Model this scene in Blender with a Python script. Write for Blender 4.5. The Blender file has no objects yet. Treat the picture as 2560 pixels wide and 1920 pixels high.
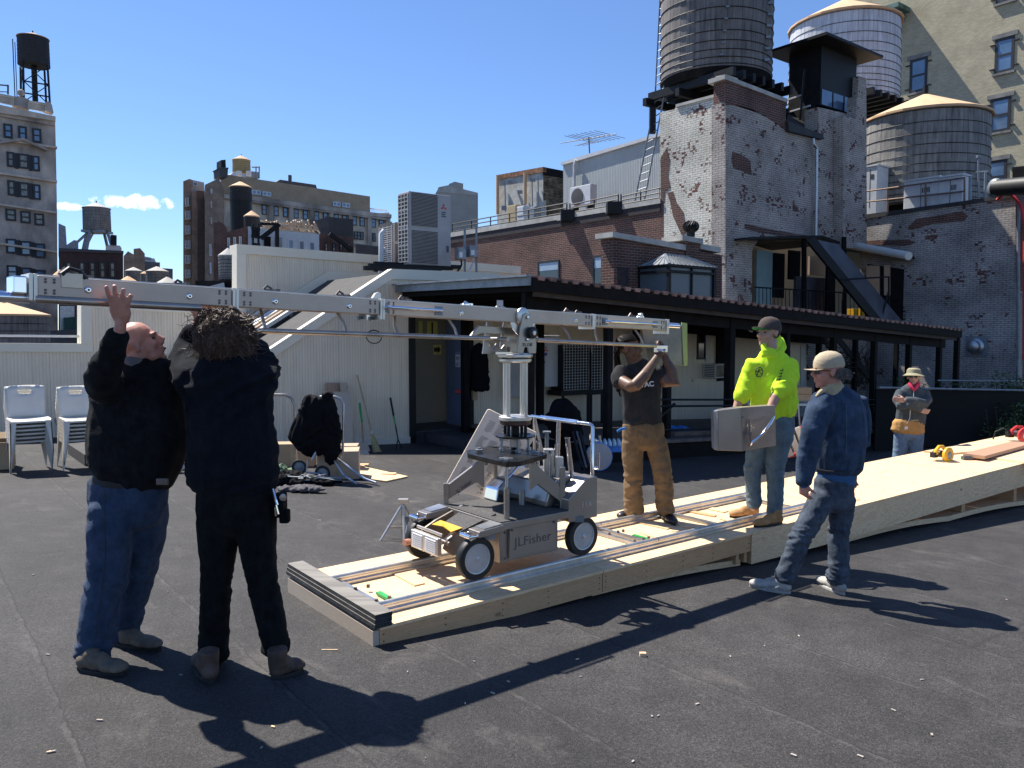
import bpy, bmesh, math, random
from mathutils import Vector, Matrix, noise
from math import radians, sin, cos, tan, pi, sqrt, atan2
C = bpy.context.scene.collection
SC = bpy.context.scene
random.seed(7)
# ------------------------------------------------------------------ camera
FPX = 1980.0; CZ = 1.62; HOR = 830.0
PITCH = math.atan((960 - HOR) / FPX)
cam = bpy.data.cameras.new('camera'); camo = bpy.data.objects.new('camera', cam); C.objects.link(camo)
camo.location = (0, 0, CZ); camo.rotation_euler = (pi/2 - PITCH, 0, 0)
cam.sensor_width = 36; cam.lens = 36 * FPX / 2560; cam.clip_start = 0.05; cam.clip_end = 3000
SC.camera = camo
SC.render.resolution_x = 1024; SC.render.resolution_y = 768
# ------------------------------------------------------------------ sky, sun, exposure
SUN_EL = 57; SV = Vector((-.80, .60, 0)).normalized()
W = bpy.data.worlds.new('World'); SC.world = W; W.use_nodes = True
nt = W.node_tree; nt.nodes.clear()
sky = nt.nodes.new('ShaderNodeTexSky'); sky.sky_type = 'NISHITA'; sky.sun_disc = False
sky.sun_elevation = radians(SUN_EL); sky.sun_rotation = atan2(SV.x, SV.y)
sky.altitude = 100; sky.air_density = 1.0; sky.dust_density = 0.0; sky.ozone_density = 6.0
bg = nt.nodes.new('ShaderNodeBackground'); bg.inputs['Strength'].default_value = 0.083
wo = nt.nodes.new('ShaderNodeOutputWorld')
# two small fair-weather clouds low in the sky, fixed directions
tcw = nt.nodes.new('ShaderNodeTexCoord')
def cloud_mask(direc, sx, sz):
    d = Vector(direc).normalized(); r = Vector((d.y, -d.x, 0)).normalized(); u = r.cross(d)
    def dot(v):
        n = nt.nodes.new('ShaderNodeVectorMath'); n.operation = 'DOT_PRODUCT'; nt.links.new(tcw.outputs['Generated'], n.inputs[0]); n.inputs[1].default_value = v; return n.outputs['Value']
    def m(op, a, b=None):
        n = nt.nodes.new('ShaderNodeMath'); n.operation = op
        for i, q in enumerate((a, b)):
            if q is None: continue
            if isinstance(q, (int, float)): n.inputs[i].default_value = q
            else: nt.links.new(q, n.inputs[i])
        return n.outputs[0]
    a = m('DIVIDE', dot(r), sx); b = m('DIVIDE', dot(u), sz)
    rr = m('ADD', m('MULTIPLY', a, a), m('MULTIPLY', b, b))
    nz = nt.nodes.new('ShaderNodeTexNoise'); nz.inputs['Scale'].default_value = 85; nz.inputs['Detail'].default_value = 9; nz.inputs['Roughness'].default_value = .65
    nt.links.new(tcw.outputs['Generated'], nz.inputs['Vector'])
    f = m('SUBTRACT', m('ADD', 1.0, m('MULTIPLY', m('SUBTRACT', nz.outputs['Fac'], .5), 4.2)), rr)
    f = m('MULTIPLY', f, .9)
    n = nt.nodes.new('ShaderNodeClamp'); nt.links.new(f, n.inputs['Value'])
    front = m('GREATER_THAN', dot(d), .5)
    return m('MULTIPLY', n.outputs[0], front)
def raydir(px, py):
    x = (px - 1280) / FPX; y = -(py - 960) / FPX
    return Vector((x, cos(PITCH) + y * sin(PITCH), -sin(PITCH) + y * cos(PITCH)))
m1 = cloud_mask(raydir(335, 505), .040, .0085); m2 = cloud_mask(raydir(160, 516), .017, .005)
mx = nt.nodes.new('ShaderNodeMath'); mx.operation = 'MAXIMUM'; nt.links.new(m1, mx.inputs[0]); nt.links.new(m2, mx.inputs[1])
tint = nt.nodes.new('ShaderNodeMix'); tint.data_type = 'RGBA'; tint.blend_type = 'MULTIPLY'; tint.inputs[0].default_value = 1; nt.links.new(sky.outputs[0], tint.inputs[6]); tint.inputs[7].default_value = (.90, .955, 1.09, 1)
mixc = nt.nodes.new('ShaderNodeMix'); mixc.data_type = 'RGBA'
nt.links.new(mx.outputs[0], mixc.inputs[0]); nt.links.new(tint.outputs[2], mixc.inputs[6]); mixc.inputs[7].default_value = (11.0, 11.6, 12.6, 1)
nt.links.new(mixc.outputs[2], bg.inputs[0]); nt.links.new(bg.outputs[0], wo.inputs[0])
sl = bpy.data.lights.new('sun', 'SUN'); sl.energy = 5.0; sl.angle = radians(.53); sl.color = (1, .955, .88)
so = bpy.data.objects.new('sun', sl); C.objects.link(so)
sd = Vector((SV.x * cos(radians(SUN_EL)), SV.y * cos(radians(SUN_EL)), sin(radians(SUN_EL))))
so.rotation_euler = sd.to_track_quat('Z', 'Y').to_euler(); so.location = sd * 40
SC.view_settings.view_transform = 'Standard'; SC.view_settings.look = 'None'
SC.view_settings.exposure = 0.90; SC.view_settings.gamma = 1.0
SC.render.engine = 'CYCLES'
# ------------------------------------------------------------------ placing helpers
TH = radians(52.3)
U = Vector((sin(TH), cos(TH), 0)); V = Vector((-cos(TH), sin(TH), 0)); Z = Vector((0, 0, 1))
CAM = Vector((0, 0, CZ))
GA, GB = -.035, -.0414
def gz(x, y): return GA * x + GB * y
def UV(u, v, z=0.0): return U * u + V * v + Z * z
def uvof(p): return (p.dot(U), p.dot(V))
def gzuv(u, v):
    p = UV(u, v); return gz(p.x, p.y)
def atY(px, py, Y):
    d = raydir(px, py); return CAM + d * (Y / d.y)
def onU(px, py, u):
    d = raydir(px, py); return CAM + d * (u / d.dot(U))
def onV(px, py, v):
    d = raydir(px, py); return CAM + d * (v / d.dot(V))
def onZ(px, py, z):
    d = raydir(px, py); return CAM + d * ((z - CZ) / d.z)
def onG(px, py, h=0.0):
    d = raydir(px, py); t = (h - CZ) / (d.z - GA * d.x - GB * d.y); return CAM + d * t
ROT = Matrix((( U.x, V.x, 0), (U.y, V.y, 0), (0, 0, 1))).to_4x4()   # local (x=u, y=v, z)
def frame(o, x, y, z=None):
    x = Vector(x).normalized(); y = Vector(y); z = x.cross(y).normalized() if z is None else Vector(z).normalized(); y = z.cross(x).normalized()
    m = Matrix(((x.x, y.x, z.x, 0), (x.y, y.y, z.y, 0), (x.z, y.z, z.z, 0), (0, 0, 0, 1)))
    m.translation = Vector(o); return m
# ------------------------------------------------------------------ object helpers
def empty(name, label=None, cat=None, loc=(0, 0, 0), group=None, rot=0.0):
    o = bpy.data.objects.new(name, None); C.objects.link(o); o.location = loc; o.rotation_euler = (0, 0, rot)
    o.empty_display_size = .1
    if label: o['label'] = label
    if cat: o['category'] = cat
    if group: o['group'] = group
    return o
def tag(o, label=None, cat=None, group=None, kind=None):
    if label: o['label'] = label
    if cat: o['category'] = cat
    if group: o['group'] = group
    if kind: o['kind'] = kind
    return o
class MB:
    def __init__(s): s.v = []; s.f = []; s.m = []; s.cm = 0; s.M = None
    def add(s, vs, fs):
        b = len(s.v)
        for p in vs: s.v.append((s.M @ Vector(p)) if s.M is not None else Vector(p))
        for f in fs: s.f.append([b + i for i in f]); s.m.append(s.cm)
        return s
    def box(s, a, b, M=None):
        x0, y0, z0 = a; x1, y1, z1 = b
        if x0 > x1: x0, x1 = x1, x0
        if y0 > y1: y0, y1 = y1, y0
        if z0 > z1: z0, z1 = z1, z0
        vs = [(x0,y0,z0),(x1,y0,z0),(x1,y1,z0),(x0,y1,z0),(x0,y0,z1),(x1,y0,z1),(x1,y1,z1),(x0,y1,z1)]
        if M is not None: vs = [M @ Vector(p) for p in vs]
        return s.add(vs, [(0,3,2,1),(4,5,6,7),(0,1,5,4),(1,2,6,5),(2,3,7,6),(3,0,4,7)])
    def cbox(s, c, d, M=None): return s.box([c[i]-d[i]/2 for i in range(3)], [c[i]+d[i]/2 for i in range(3)], M)
    def bar(s, p, q, w, h=None, up=(0,0,1), ext=0):
        p = Vector(p); q = Vector(q); h = h or w; t = (q - p).normalized(); up = Vector(up)
        if abs(t.dot(up)) > .98: up = Vector((1, 0, 0))
        x = t.cross(up).normalized(); y = x.cross(t).normalized(); p = p - t*ext; q = q + t*ext
        vs = []
        for c in (p, q):
            for a, b in ((-1,-1),(1,-1),(1,1),(-1,1)): vs.append(c + x*a*w/2 + y*b*h/2)
        return s.add(vs, [(0,1,2,3),(7,6,5,4),(0,4,5,1),(1,5,6,2),(2,6,7,3),(3,7,4,0)])
    def prism(s, pts, off):
        n = len(pts); off = Vector(off); pts = [Vector(p) for p in pts]
        vs = pts + [p + off for p in pts]
        nn = Vector((0,0,0))
        for i in range(n): nn += pts[i].cross(pts[(i+1)%n])
        fs = [list(range(n)), list(range(2*n-1, n-1, -1))] + [(i, n+i, n+(i+1)%n, (i+1)%n) for i in range(n)]
        if nn.dot(off) > 0: fs = [list(reversed(f)) for f in fs]
        return s.add(vs, fs)
    def tube(s, pts, r, n=8, cap=True, closed=False):
        pts = [Vector(p) for p in pts]; m = len(pts); rr = r if isinstance(r, (list, tuple)) else [r]*m
        vs = []; prev = None
        for i in range(m):
            if closed: t = (pts[(i+1)%m] - pts[i-1])
            else: t = (pts[min(i+1,m-1)] - pts[max(i-1,0)])
            t = t.normalized() if t.length > 1e-9 else Vector((0,0,1))
            if prev is None:
                a = Vector((0,0,1)) if abs(t.z) < .9 else Vector((1,0,0)); x = t.cross(a).normalized()
            else: x = (prev - t*prev.dot(t)); x = x.normalized() if x.length > 1e-6 else prev
            prev = x; y = t.cross(x)
            for k in range(n):
                a = 2*pi*k/n; vs.append(pts[i] + (x*cos(a) + y*sin(a))*rr[i])
        fs = []
        for i in range(m if closed else m-1):
            for k in range(n):
                a = i*n+k; b = i*n+(k+1)%n; c = ((i+1)%m)*n+(k+1)%n; d = ((i+1)%m)*n+k
                fs.append((a, b, c, d))
        if cap and not closed: fs.append(list(range(n-1,-1,-1))); fs.append([(m-1)*n+k for k in range(n)])
        return s.add(vs, fs)
    def cyl(s, p, q, r, n=16): return s.tube([p, q], r, n)
    def lathe(s, prof, n=24, M=None, a0=0.0):
        vs = []; m = len(prof)
        for r, z in prof:
            for k in range(n):
                a = a0 + 2*pi*k/n; p = Vector((r*cos(a), r*sin(a), z)); vs.append(M @ p if M is not None else p)
        fs = []
        for i in range(m-1):
            for k in range(n): fs.append((i*n+k, i*n+(k+1)%n, (i+1)*n+(k+1)%n, (i+1)*n+k))
        if prof[0][0] > 1e-6: fs.append(list(range(n-1,-1,-1)))
        if prof[-1][0] > 1e-6: fs.append([(m-1)*n+k for k in range(n)])
        return s.add(vs, fs)
    def ell(s, c, r, M=None, n=14, m=9):
        vs = [Vector((0,0,-1))]; fs = []
        for i in range(1, m):
            a = -pi/2 + pi*i/m
            for k in range(n): vs.append(Vector((cos(a)*cos(2*pi*k/n), cos(a)*sin(2*pi*k/n), sin(a))))
        vs.append(Vector((0,0,1)))
        vs = [Vector((c[0]+p.x*r[0], c[1]+p.y*r[1], c[2]+p.z*r[2])) for p in vs]
        if M is not None: vs = [M @ p for p in vs]
        for k in range(n): fs.append((0, 1+(k+1)%n, 1+k))
        for i in range(m-2):
            for k in range(n): fs.append((1+i*n+k, 1+i*n+(k+1)%n, 1+(i+1)*n+(k+1)%n, 1+(i+1)*n+k))
        t = 1+(m-1)*n
        for k in range(n): fs.append((t, 1+(m-2)*n+k, 1+(m-2)*n+(k+1)%n))
        return s.add(vs, fs)
    def build(s, name, mats, parent=None, smooth=False, bevel=0.0, uv=True, origin=None):
        if not isinstance(mats, (list, tuple)): mats = [mats]
        me = bpy.data.meshes.new(name)
        org = Vector(origin) if origin is not None else (Vector(parent.matrix_world_cache) if False else None)
        vs = s.v
        off = Vector((0,0,0))
        if parent is not None:
            off = parent_world(parent)
        elif origin is not None: off = Vector(origin)
        elif vs:
            lo = [min(p[i] for p in vs) for i in range(3)]; hi = [max(p[i] for p in vs) for i in range(3)]
            off = Vector(((lo[0]+hi[0])/2, (lo[1]+hi[1])/2, lo[2]))
        me.from_pydata([tuple(p - off) for p in vs], [], s.f)
        for m in mats: me.materials.append(m)
        for i, p in enumerate(me.polygons):
            p.material_index = min(s.m[i], len(mats)-1)
        if uv: boxuv(me, off)
        o = bpy.data.objects.new(name, me); C.objects.link(o)
        if parent is not None: o.parent = parent
        else: o.location = off
        o['_w'] = (off.x, off.y, off.z) if parent is None else tuple(off)
        if smooth: finish_smooth(me)
        if bevel:
            b = o.modifiers.new('b', 'BEVEL'); b.width = bevel; b.segments = 2; b.limit_method = 'ANGLE'; b.angle_limit = radians(40)
        return o
def finish_smooth(me, ang=38):
    bm = bmesh.new(); bm.from_mesh(me); lim = radians(ang)
    for f in bm.faces: f.smooth = True
    for e in bm.edges:
        if len(e.link_faces) == 2:
            try: e.smooth = e.calc_face_angle() < lim
            except ValueError: e.smooth = True
    bm.to_mesh(me); bm.free()
def parent_world(p):
    if '_w' in p: return Vector(p['_w'])
    w = Vector((0,0,0)); q = p
    while q is not None: w += q.location; q = q.parent
    return w
def boxuv(me, off):
    lay = me.uv_layers.new(name='UVMap'); off = Vector(off)
    for p in me.polygons:
        n = p.normal; a, b, c = abs(n.dot(U)), abs(n.dot(V)), abs(n.z)
        for li in p.loop_indices:
            w = me.vertices[me.loops[li].vertex_index].co + off
            if c > a and c > b: q = (w.dot(U), w.dot(V))
            elif a > b: q = (w.dot(V), w.z)
            else: q = (w.dot(U), w.z)
            lay.data[li].uv = q
# ------------------------------------------------------------------ material helpers
def newmat(name):
    m = bpy.data.materials.new(name); m.use_nodes = True; n = m.node_tree; b = n.nodes['Principled BSDF']; return m, n, b
def N(n, t, **k):
    q = n.nodes.new(t)
    for a, v in k.items():
        if a in ('operation', 'blend_type', 'data_type', 'noise_dimensions', 'wave_type', 'bands_direction', 'feature', 'wave_profile', 'distance'): setattr(q, a, v)
    return q
def L(n, a, b): n.links.new(a, b)
def setin(q, k, v): q.inputs[k].default_value = v
def coords(n, src='Object', scale=(1,1,1), rot=(0,0,0), loc=(0,0,0)):
    tc = n.nodes.new('ShaderNodeTexCoord'); mp = n.nodes.new('ShaderNodeMapping')
    L(n, tc.outputs[src], mp.inputs[0]); mp.inputs['Scale'].default_value = scale; mp.inputs['Rotation'].default_value = rot; mp.inputs['Location'].default_value = loc
    return mp.outputs[0]
def noise_tex(n, vec, scale, detail=4, rough=.55, dist=0.0):
    q = n.nodes.new('ShaderNodeTexNoise'); setin(q, 'Scale', scale); setin(q, 'Detail', detail); setin(q, 'Roughness', rough); setin(q, 'Distortion', dist)
    if vec is not None: L(n, vec, q.inputs['Vector'])
    return q
def ramp(n, fac, stops):
    q = n.nodes.new('ShaderNodeValToRGB'); L(n, fac, q.inputs[0]); e = q.color_ramp.elements
    while len(e) < len(stops): e.new(.5)
    for i, (p, c) in enumerate(stops):
        e[i].position = p; e[i].color = (c[0], c[1], c[2], 1) if isinstance(c, (tuple, list)) else (c, c, c, 1)
    return q
def mixrgb(n, fac, a, b, mode='MIX'):
    q = n.nodes.new('ShaderNodeMix'); q.data_type = 'RGBA'; q.blend_type = mode
    for i, s in ((0, fac), (6, a), (7, b)):
        if isinstance(s, (int, float)): q.inputs[i].default_value = s
        elif isinstance(s, (tuple, list)): q.inputs[i].default_value = (s[0], s[1], s[2], 1)
        else: L(n, s, q.inputs[i])
    return q.outputs[2]
def math_(n, op, a, b=0.0):
    q = n.nodes.new('ShaderNodeMath'); q.operation = op
    for i, s in enumerate((a, b)):
        if isinstance(s, (int, float)): q.inputs[i].default_value = s
        else: L(n, s, q.inputs[i])
    return q.outputs[0]
def bump(n, b, h, strength=.3, dist=.01, prev=None):
    q = n.nodes.new('ShaderNodeBump'); setin(q, 'Strength', strength); setin(q, 'Distance', dist); L(n, h, q.inputs['Height'])
    if prev is not None: L(n, prev, q.inputs['Normal'])
    L(n, q.outputs[0], b.inputs['Normal']); return q.outputs[0]
def simple(name, col, rough=.6, metal=0.0, nscale=6, namt=.25, bs=0.0, bscale=40, bdist=.004, stretch=(1,1,1), src='Object', spec=None, col2=None):
    m, n, b = newmat(name); v = coords(n, src, stretch)
    nz = noise_tex(n, v, nscale, 6, .6)
    lo = tuple(c*(1-namt) for c in col); hi = tuple(min(1, c*(1+namt)) for c in (col2 or col))
    r = ramp(n, nz.outputs['Fac'], [(.3, lo), (.7, hi)]); L(n, r.outputs[0], b.inputs['Base Color'])
    rr = math_(n, 'ADD', math_(n, 'MULTIPLY', nz.outputs['Fac'], .2), rough - .1); L(n, rr, b.inputs['Roughness'])
    setin(b, 'Metallic', metal)
    if spec is not None: setin(b, 'Specular IOR Level', spec)
    if bs:
        nb = noise_tex(n, v, bscale, 4, .6); bump(n, b, nb.outputs['Fac'], bs, bdist)
    return m
# ------------------------------------------------------------------ materials
M = {}
def mk_brick(name, c1, c2, mortar, paint=None, patch=.5, grime=(.5,.5,.5), bw=.215, bh=.0677, pscale=1.3, dirt=.35):
    m, n, b = newmat(name); uv = coords(n, 'UV')
    # slightly wobbly courses
    wn = noise_tex(n, uv, 3.0, 3); wob = N(n, 'ShaderNodeVectorMath', operation='MULTIPLY_ADD')
    L(n, wn.outputs['Color'], wob.inputs[0]); wob.inputs[1].default_value = (.012, .012, 0); L(n, uv, wob.inputs[2])
    br = n.nodes.new('ShaderNodeTexBrick'); L(n, wob.outputs[0], br.inputs['Vector'])
    setin(br, 'Scale', 1.0); setin(br, 'Brick Width', bw); setin(br, 'Row Height', bh); setin(br, 'Mortar Size', .0075); setin(br, 'Mortar Smooth', .25); setin(br, 'Bias', -.1)
    setin(br, 'Color1', (*c1, 1)); setin(br, 'Color2', (*c2, 1)); setin(br, 'Mortar', (*mortar, 1))
    big = noise_tex(n, uv, .9, 6, .65); darkr = ramp(n, big.outputs['Fac'], [(.35, 1-dirt), (.65, 1.1)])
    base = mixrgb(n, 1.0, br.outputs['Color'], darkr.outputs[0], 'MULTIPLY')
    fine = noise_tex(n, uv, 30, 4, .7)
    if paint:
        # whole bricks flake: threshold a per-brick-ish noise
        cell = N(n, 'ShaderNodeVectorMath', operation='SNAP'); L(n, uv, cell.inputs[0]); cell.inputs[1].default_value = (bw/2, bh, 1)
        cn = n.nodes.new('ShaderNodeTexWhiteNoise'); L(n, cell.outputs[0], cn.inputs['Vector'])
        reg = noise_tex(n, uv, pscale, 5, .7)
        s = math_(n, 'ADD', math_(n, 'MULTIPLY', reg.outputs['Fac'], 1.0), math_(n, 'MULTIPLY', cn.outputs['Value'], .17))
        s = math_(n, 'ADD', s, math_(n, 'MULTIPLY', fine.outputs['Fac'], .17))
        k = ramp(n, s, [(patch+.16, 0.0), (patch+.19, 1.0)])
        pm = ramp(n, br.outputs['Fac'], [(0.0, paint), (.9, tuple(c*.42 for c in paint))])
        pcol = mixrgb(n, 1.0, pm.outputs[0], darkr.outputs[0], 'MULTIPLY')
        pv = noise_tex(n, uv, 9, 5, .7); pvr = ramp(n, pv.outputs['Fac'], [(.3, .78), (.7, 1.12)])
        pcol = mixrgb(n, 1.0, pcol, pvr.outputs[0], 'MULTIPLY')
        base = mixrgb(n, k.outputs[0], pcol, base)
    L(n, base, b.inputs['Base Color']); setin(b, 'Roughness', .85); setin(b, 'Specular IOR Level', .25)
    h = math_(n, 'SUBTRACT', math_(n, 'MULTIPLY', fine.outputs['Fac'], .5), br.outputs['Fac'])
    bump(n, b, h, .8, .012)
    M[name] = m
mk_brick('brick_red', (.155,.066,.05), (.085,.045,.04), (.27,.22,.185), dirt=.35)
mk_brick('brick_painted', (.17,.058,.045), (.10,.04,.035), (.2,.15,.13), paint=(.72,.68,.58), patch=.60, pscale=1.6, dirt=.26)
mk_brick('brick_painted_shade', (.15,.055,.05), (.09,.04,.035), (.2,.15,.13), paint=(.52,.455,.40), patch=.60, pscale=1.5, dirt=.36)  # same brick with darker paint, shade of the right faces put into the colour
mk_brick('brick_grey', (.15,.06,.05), (.09,.04,.035), (.2,.15,.13), paint=(.46,.42,.39), patch=.63, pscale=1.3, dirt=.42)
mk_brick('brick_cream', (.50,.44,.30), (.40,.35,.24), (.34,.30,.22), dirt=.12)
mk_brick('brick_brown', (.34,.245,.185), (.27,.19,.14), (.32,.26,.21), dirt=.35)
mk_brick('brick_tan', (.46,.345,.23), (.42,.31,.20), (.29,.23,.17), dirt=.12)
mk_brick('brick_sooty', (.30,.24,.15), (.02,.018,.017), (.18,.15,.11), dirt=.7)
M['stone'] = simple('stone', (.38,.33,.285), .85, 0, .35, .6, .5, 6, .05, stretch=(1,1,.6))
M['stone_light'] = simple('stone_light', (.54,.46,.37), .85, 0, .6, .35, .4, 6, .05)
M['concrete'] = simple('concrete', (.42,.41,.37), .85, 0, 2, .3, .3, 20)
M['plaster'] = simple('plaster', (.36,.36,.33), .85, 0, .8, .15)
M['coping'] = simple('coping', (.42,.40,.36), .8, 0, 2, .3, .3, 20)
M['black_metal'] = simple('black_metal', (.010,.0105,.012), .5, .0, 5, .5, .25, 30, spec=.22)
M['black_wood'] = simple('black_wood', (.010,.0095,.010), .75, 0, 4, .5, .3, 20, spec=.12)
M['dark_grey'] = simple('dark_grey', (.05,.05,.055), .6, 0, 3, .4)
M['tar'] = simple('tar', (.035,.035,.037), .75, 0, 2.5, .45, .5, 12, .02)
M['galv'] = simple('galv', (.42,.43,.45), .35, .85, 5, .2, .1, 30)
M['galv_dull'] = simple('galv_dull', (.22,.24,.26), .5, .5, 5, .3)
M['alu'] = simple('alu', (.68,.64,.58), .36, .8, 9, .16, .06, 60, .001, stretch=(1,1,.3))
M['alu_beam'] = simple('alu_beam', (.54,.44,.355), .42, .45, 5, .14, .08, 60, .001)
M['steel'] = simple('steel', (.38,.34,.30), .34, .8, 3, .10, .03, 80, .001)
M['steel_dark'] = simple('steel_dark', (.24,.215,.20), .45, .6, 7, .22)
M['bronze_tube'] = simple('bronze_tube', (.46,.39,.33), .3, .8, 8, .2)
M['chrome'] = simple('chrome', (.75,.76,.8), .12, 1.0, 8, .08)
M['bolt'] = simple('bolt', (.16,.13,.12), .5, .5, 8, .2)
M['white_metal'] = simple('white_metal', (.55,.56,.57), .45, 0, 3, .12)
M['ac_grey'] = simple('ac_grey', (.40,.38,.37), .5, 0, 3, .12)
M['ac_grille'] = simple('ac_grille', (.06,.055,.055), .6, 0, 3, .2)
M['rubber'] = simple('rubber', (.010,.010,.011), .55, 0, 6, .3)
M['wheel_paint'] = simple('wheel_paint', (.50,.50,.50), .35, .35, 12, .12)
M['grip_tape'] = simple('grip_tape', (.06,.057,.055), .85, 0, 60, .6, .4, 120, .002)
M['glass'] = simple('glass', (.10,.17,.27), .08, .0, .8, .3, spec=1.0)
M['glass_dark'] = simple('glass_dark', (.012,.014,.018), .06, 0, 1, .3, spec=.9)
M['glass_warm'] = simple('glass_warm', (.15,.13,.09), .12, 0, 3.5, .7, spec=.8)
M['blind'] = simple('blind', (.32,.42,.52), .5, 0, 2, .1)
M['frame_dark'] = simple('frame_dark', (.013,.014,.018), .5, 0, 3, .3)
M['copper'] = simple('copper', (.10,.17,.145), .8, 0, 1.5, .5, .3, 8)
M['lintel'] = simple('lintel', (.19,.185,.17), .85, 0, 2, .4, .4, 8)
M['white_paint'] = simple('white_paint', (.62,.61,.56), .6, 0, 1, .06)
M['cream_trim'] = simple('cream_trim', (.78,.71,.57), .55, 0, .7, .07)
M['plastic_white'] = simple('plastic_white', (.66,.62,.55), .38, 0, 4, .08)
M['orange'] = simple('orange', (.75,.10,.02), .5, 0, 4, .1)
M['yellow_paint'] = simple('yellow_paint', (.78,.42,.02), .45, 0, 8, .12)
M['red_paint'] = simple('red_paint', (.60,.04,.04), .4, 0, 8, .15)
M['cardboard'] = simple('cardboard', (.42,.30,.18), .85, 0, 3, .12)
M['roof_paper'] = simple('roof_paper', (.62,.40,.23), .85, 0, .8, .10, .2, 6, .03)
M['roof_paper_grey'] = simple('roof_paper_grey', (.42,.40,.37), .85, 0, 1, .15)
M['black_cloth'] = simple('black_cloth', (.006,.006,.0075), .8, 0, 9, .4, .4, 60, spec=.1)
M['grey_cloth'] = simple('grey_cloth', (.07,.065,.07), .85, 0, 6, .3, .4, 60)
M['green_cloth'] = simple('green_cloth', (.10,.17,.09), .85, 0, 6, .3)
M['wood_handle'] = simple('wood_handle', (.42,.28,.15), .6, 0, 6, .2)
M['straw'] = simple('straw', (.36,.28,.12), .9, 0, 40, .4, .5, 90, stretch=(1,1,.1))
M['green_plastic'] = simple('green_plastic', (.03,.35,.08), .45, 0, 6, .1)
M['blue_plastic'] = simple('blue_plastic', (.04,.22,.62), .35, 0, 12, .5)
M['bottle_plastic'] = simple('bottle_plastic', (.45,.62,.78), .15, 0, 20, .4, spec=.9)
M['paper_yellow'] = simple('paper_yellow', (.62,.60,.18), .8, 0, 5, .08)
M['sign_white'] = simple('sign_white', (.62,.64,.68), .6, 0, 5, .05)
M['sign_blue'] = simple('sign_blue', (.03,.06,.28), .6, 0, 5, .1)
M['ink'] = simple('ink', (.012,.012,.014), .6, 0, 5, .1)
M['ink_red'] = simple('ink_red', (.55,.03,.04), .5, 0, 5, .1)
M['door_blue'] = simple('door_blue', (.16,.20,.28), .6, 0, 1.5, .12)
M['door_teal'] = simple('door_teal', (.27,.38,.37), .7, 0, 1.5, .12)
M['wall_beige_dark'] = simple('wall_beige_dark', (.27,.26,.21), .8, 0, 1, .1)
M['rust_tile'] = simple('rust_tile', (.24,.145,.115), .8, 0, 3.1, .8, .4, 12)
M['slab'] = simple('slab', (.085,.088,.10), .45, .1, 2, .35, .3, 6, .02)
M['tan_panel'] = simple('tan_panel', (.45,.32,.22), .8, 0, 1, .1)
M['lumber_grey'] = simple('lumber_grey', (.20,.185,.165), .85, 0, 3, .35, .5, 20, .006, stretch=(.4,6,6))
M['lumber_edge'] = simple('lumber_edge', (.035,.035,.035), .9, 0, 8, .7, .6, 30, .006)
def mk_water_wood(name, c, c2):
    m, n, b = newmat(name)
    tc = n.nodes.new('ShaderNodeTexCoord'); sp = n.nodes.new('ShaderNodeSeparateXYZ'); L(n, tc.outputs['Object'], sp.inputs[0])
    ang = math_(n, 'ARCTAN2', sp.outputs[1], sp.outputs[0])
    cb = n.nodes.new('ShaderNodeCombineXYZ'); L(n, math_(n, 'MULTIPLY', ang, 9.0), cb.inputs[0]); L(n, math_(n, 'MULTIPLY', sp.outputs[2], .35), cb.inputs[1])
    nz = noise_tex(n, cb.outputs[0], 1.6, 8, .75)
    cb2 = n.nodes.new('ShaderNodeCombineXYZ'); L(n, math_(n, 'MULTIPLY', ang, 2.0), cb2.inputs[0]); L(n, sp.outputs[2], cb2.inputs[1])
    nz2 = noise_tex(n, cb2.outputs[0], 1.1, 5, .6)
    # staves
    st = math_(n, 'FRACT', math_(n, 'MULTIPLY', ang, 11.0)); gap = ramp(n, st, [(0.0, .35), (.07, 1.0), (.93, 1.0), (1.0, .35)])
    col = ramp(n, math_(n, 'ADD', math_(n, 'MULTIPLY', nz.outputs['Fac'], .75), math_(n, 'MULTIPLY', nz2.outputs['Fac'], .3)), [(.36, c), (.64, c2)])
    L(n, mixrgb(n, .6, col.outputs[0], gap.outputs[0], 'MULTIPLY'), b.inputs['Base Color']); setin(b, 'Roughness', .8)
    bump(n, b, math_(n, 'ADD', gap.outputs[0], math_(n, 'MULTIPLY', nz.outputs['Fac'], .4)), .5, .02)
    M[name] = m
mk_water_wood('tank_dark', (.03,.028,.028), (.24,.215,.20))
mk_water_wood('tank_grey', (.06,.057,.058), (.30,.285,.26))
mk_water_wood('tank_white', (.30,.31,.34), (.66,.67,.71))
mk_water_wood('tank_yellow', (.30,.21,.09), (.44,.33,.15))
mk_water_wood('tank_black', (.008,.008,.010), (.03,.03,.034))
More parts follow.
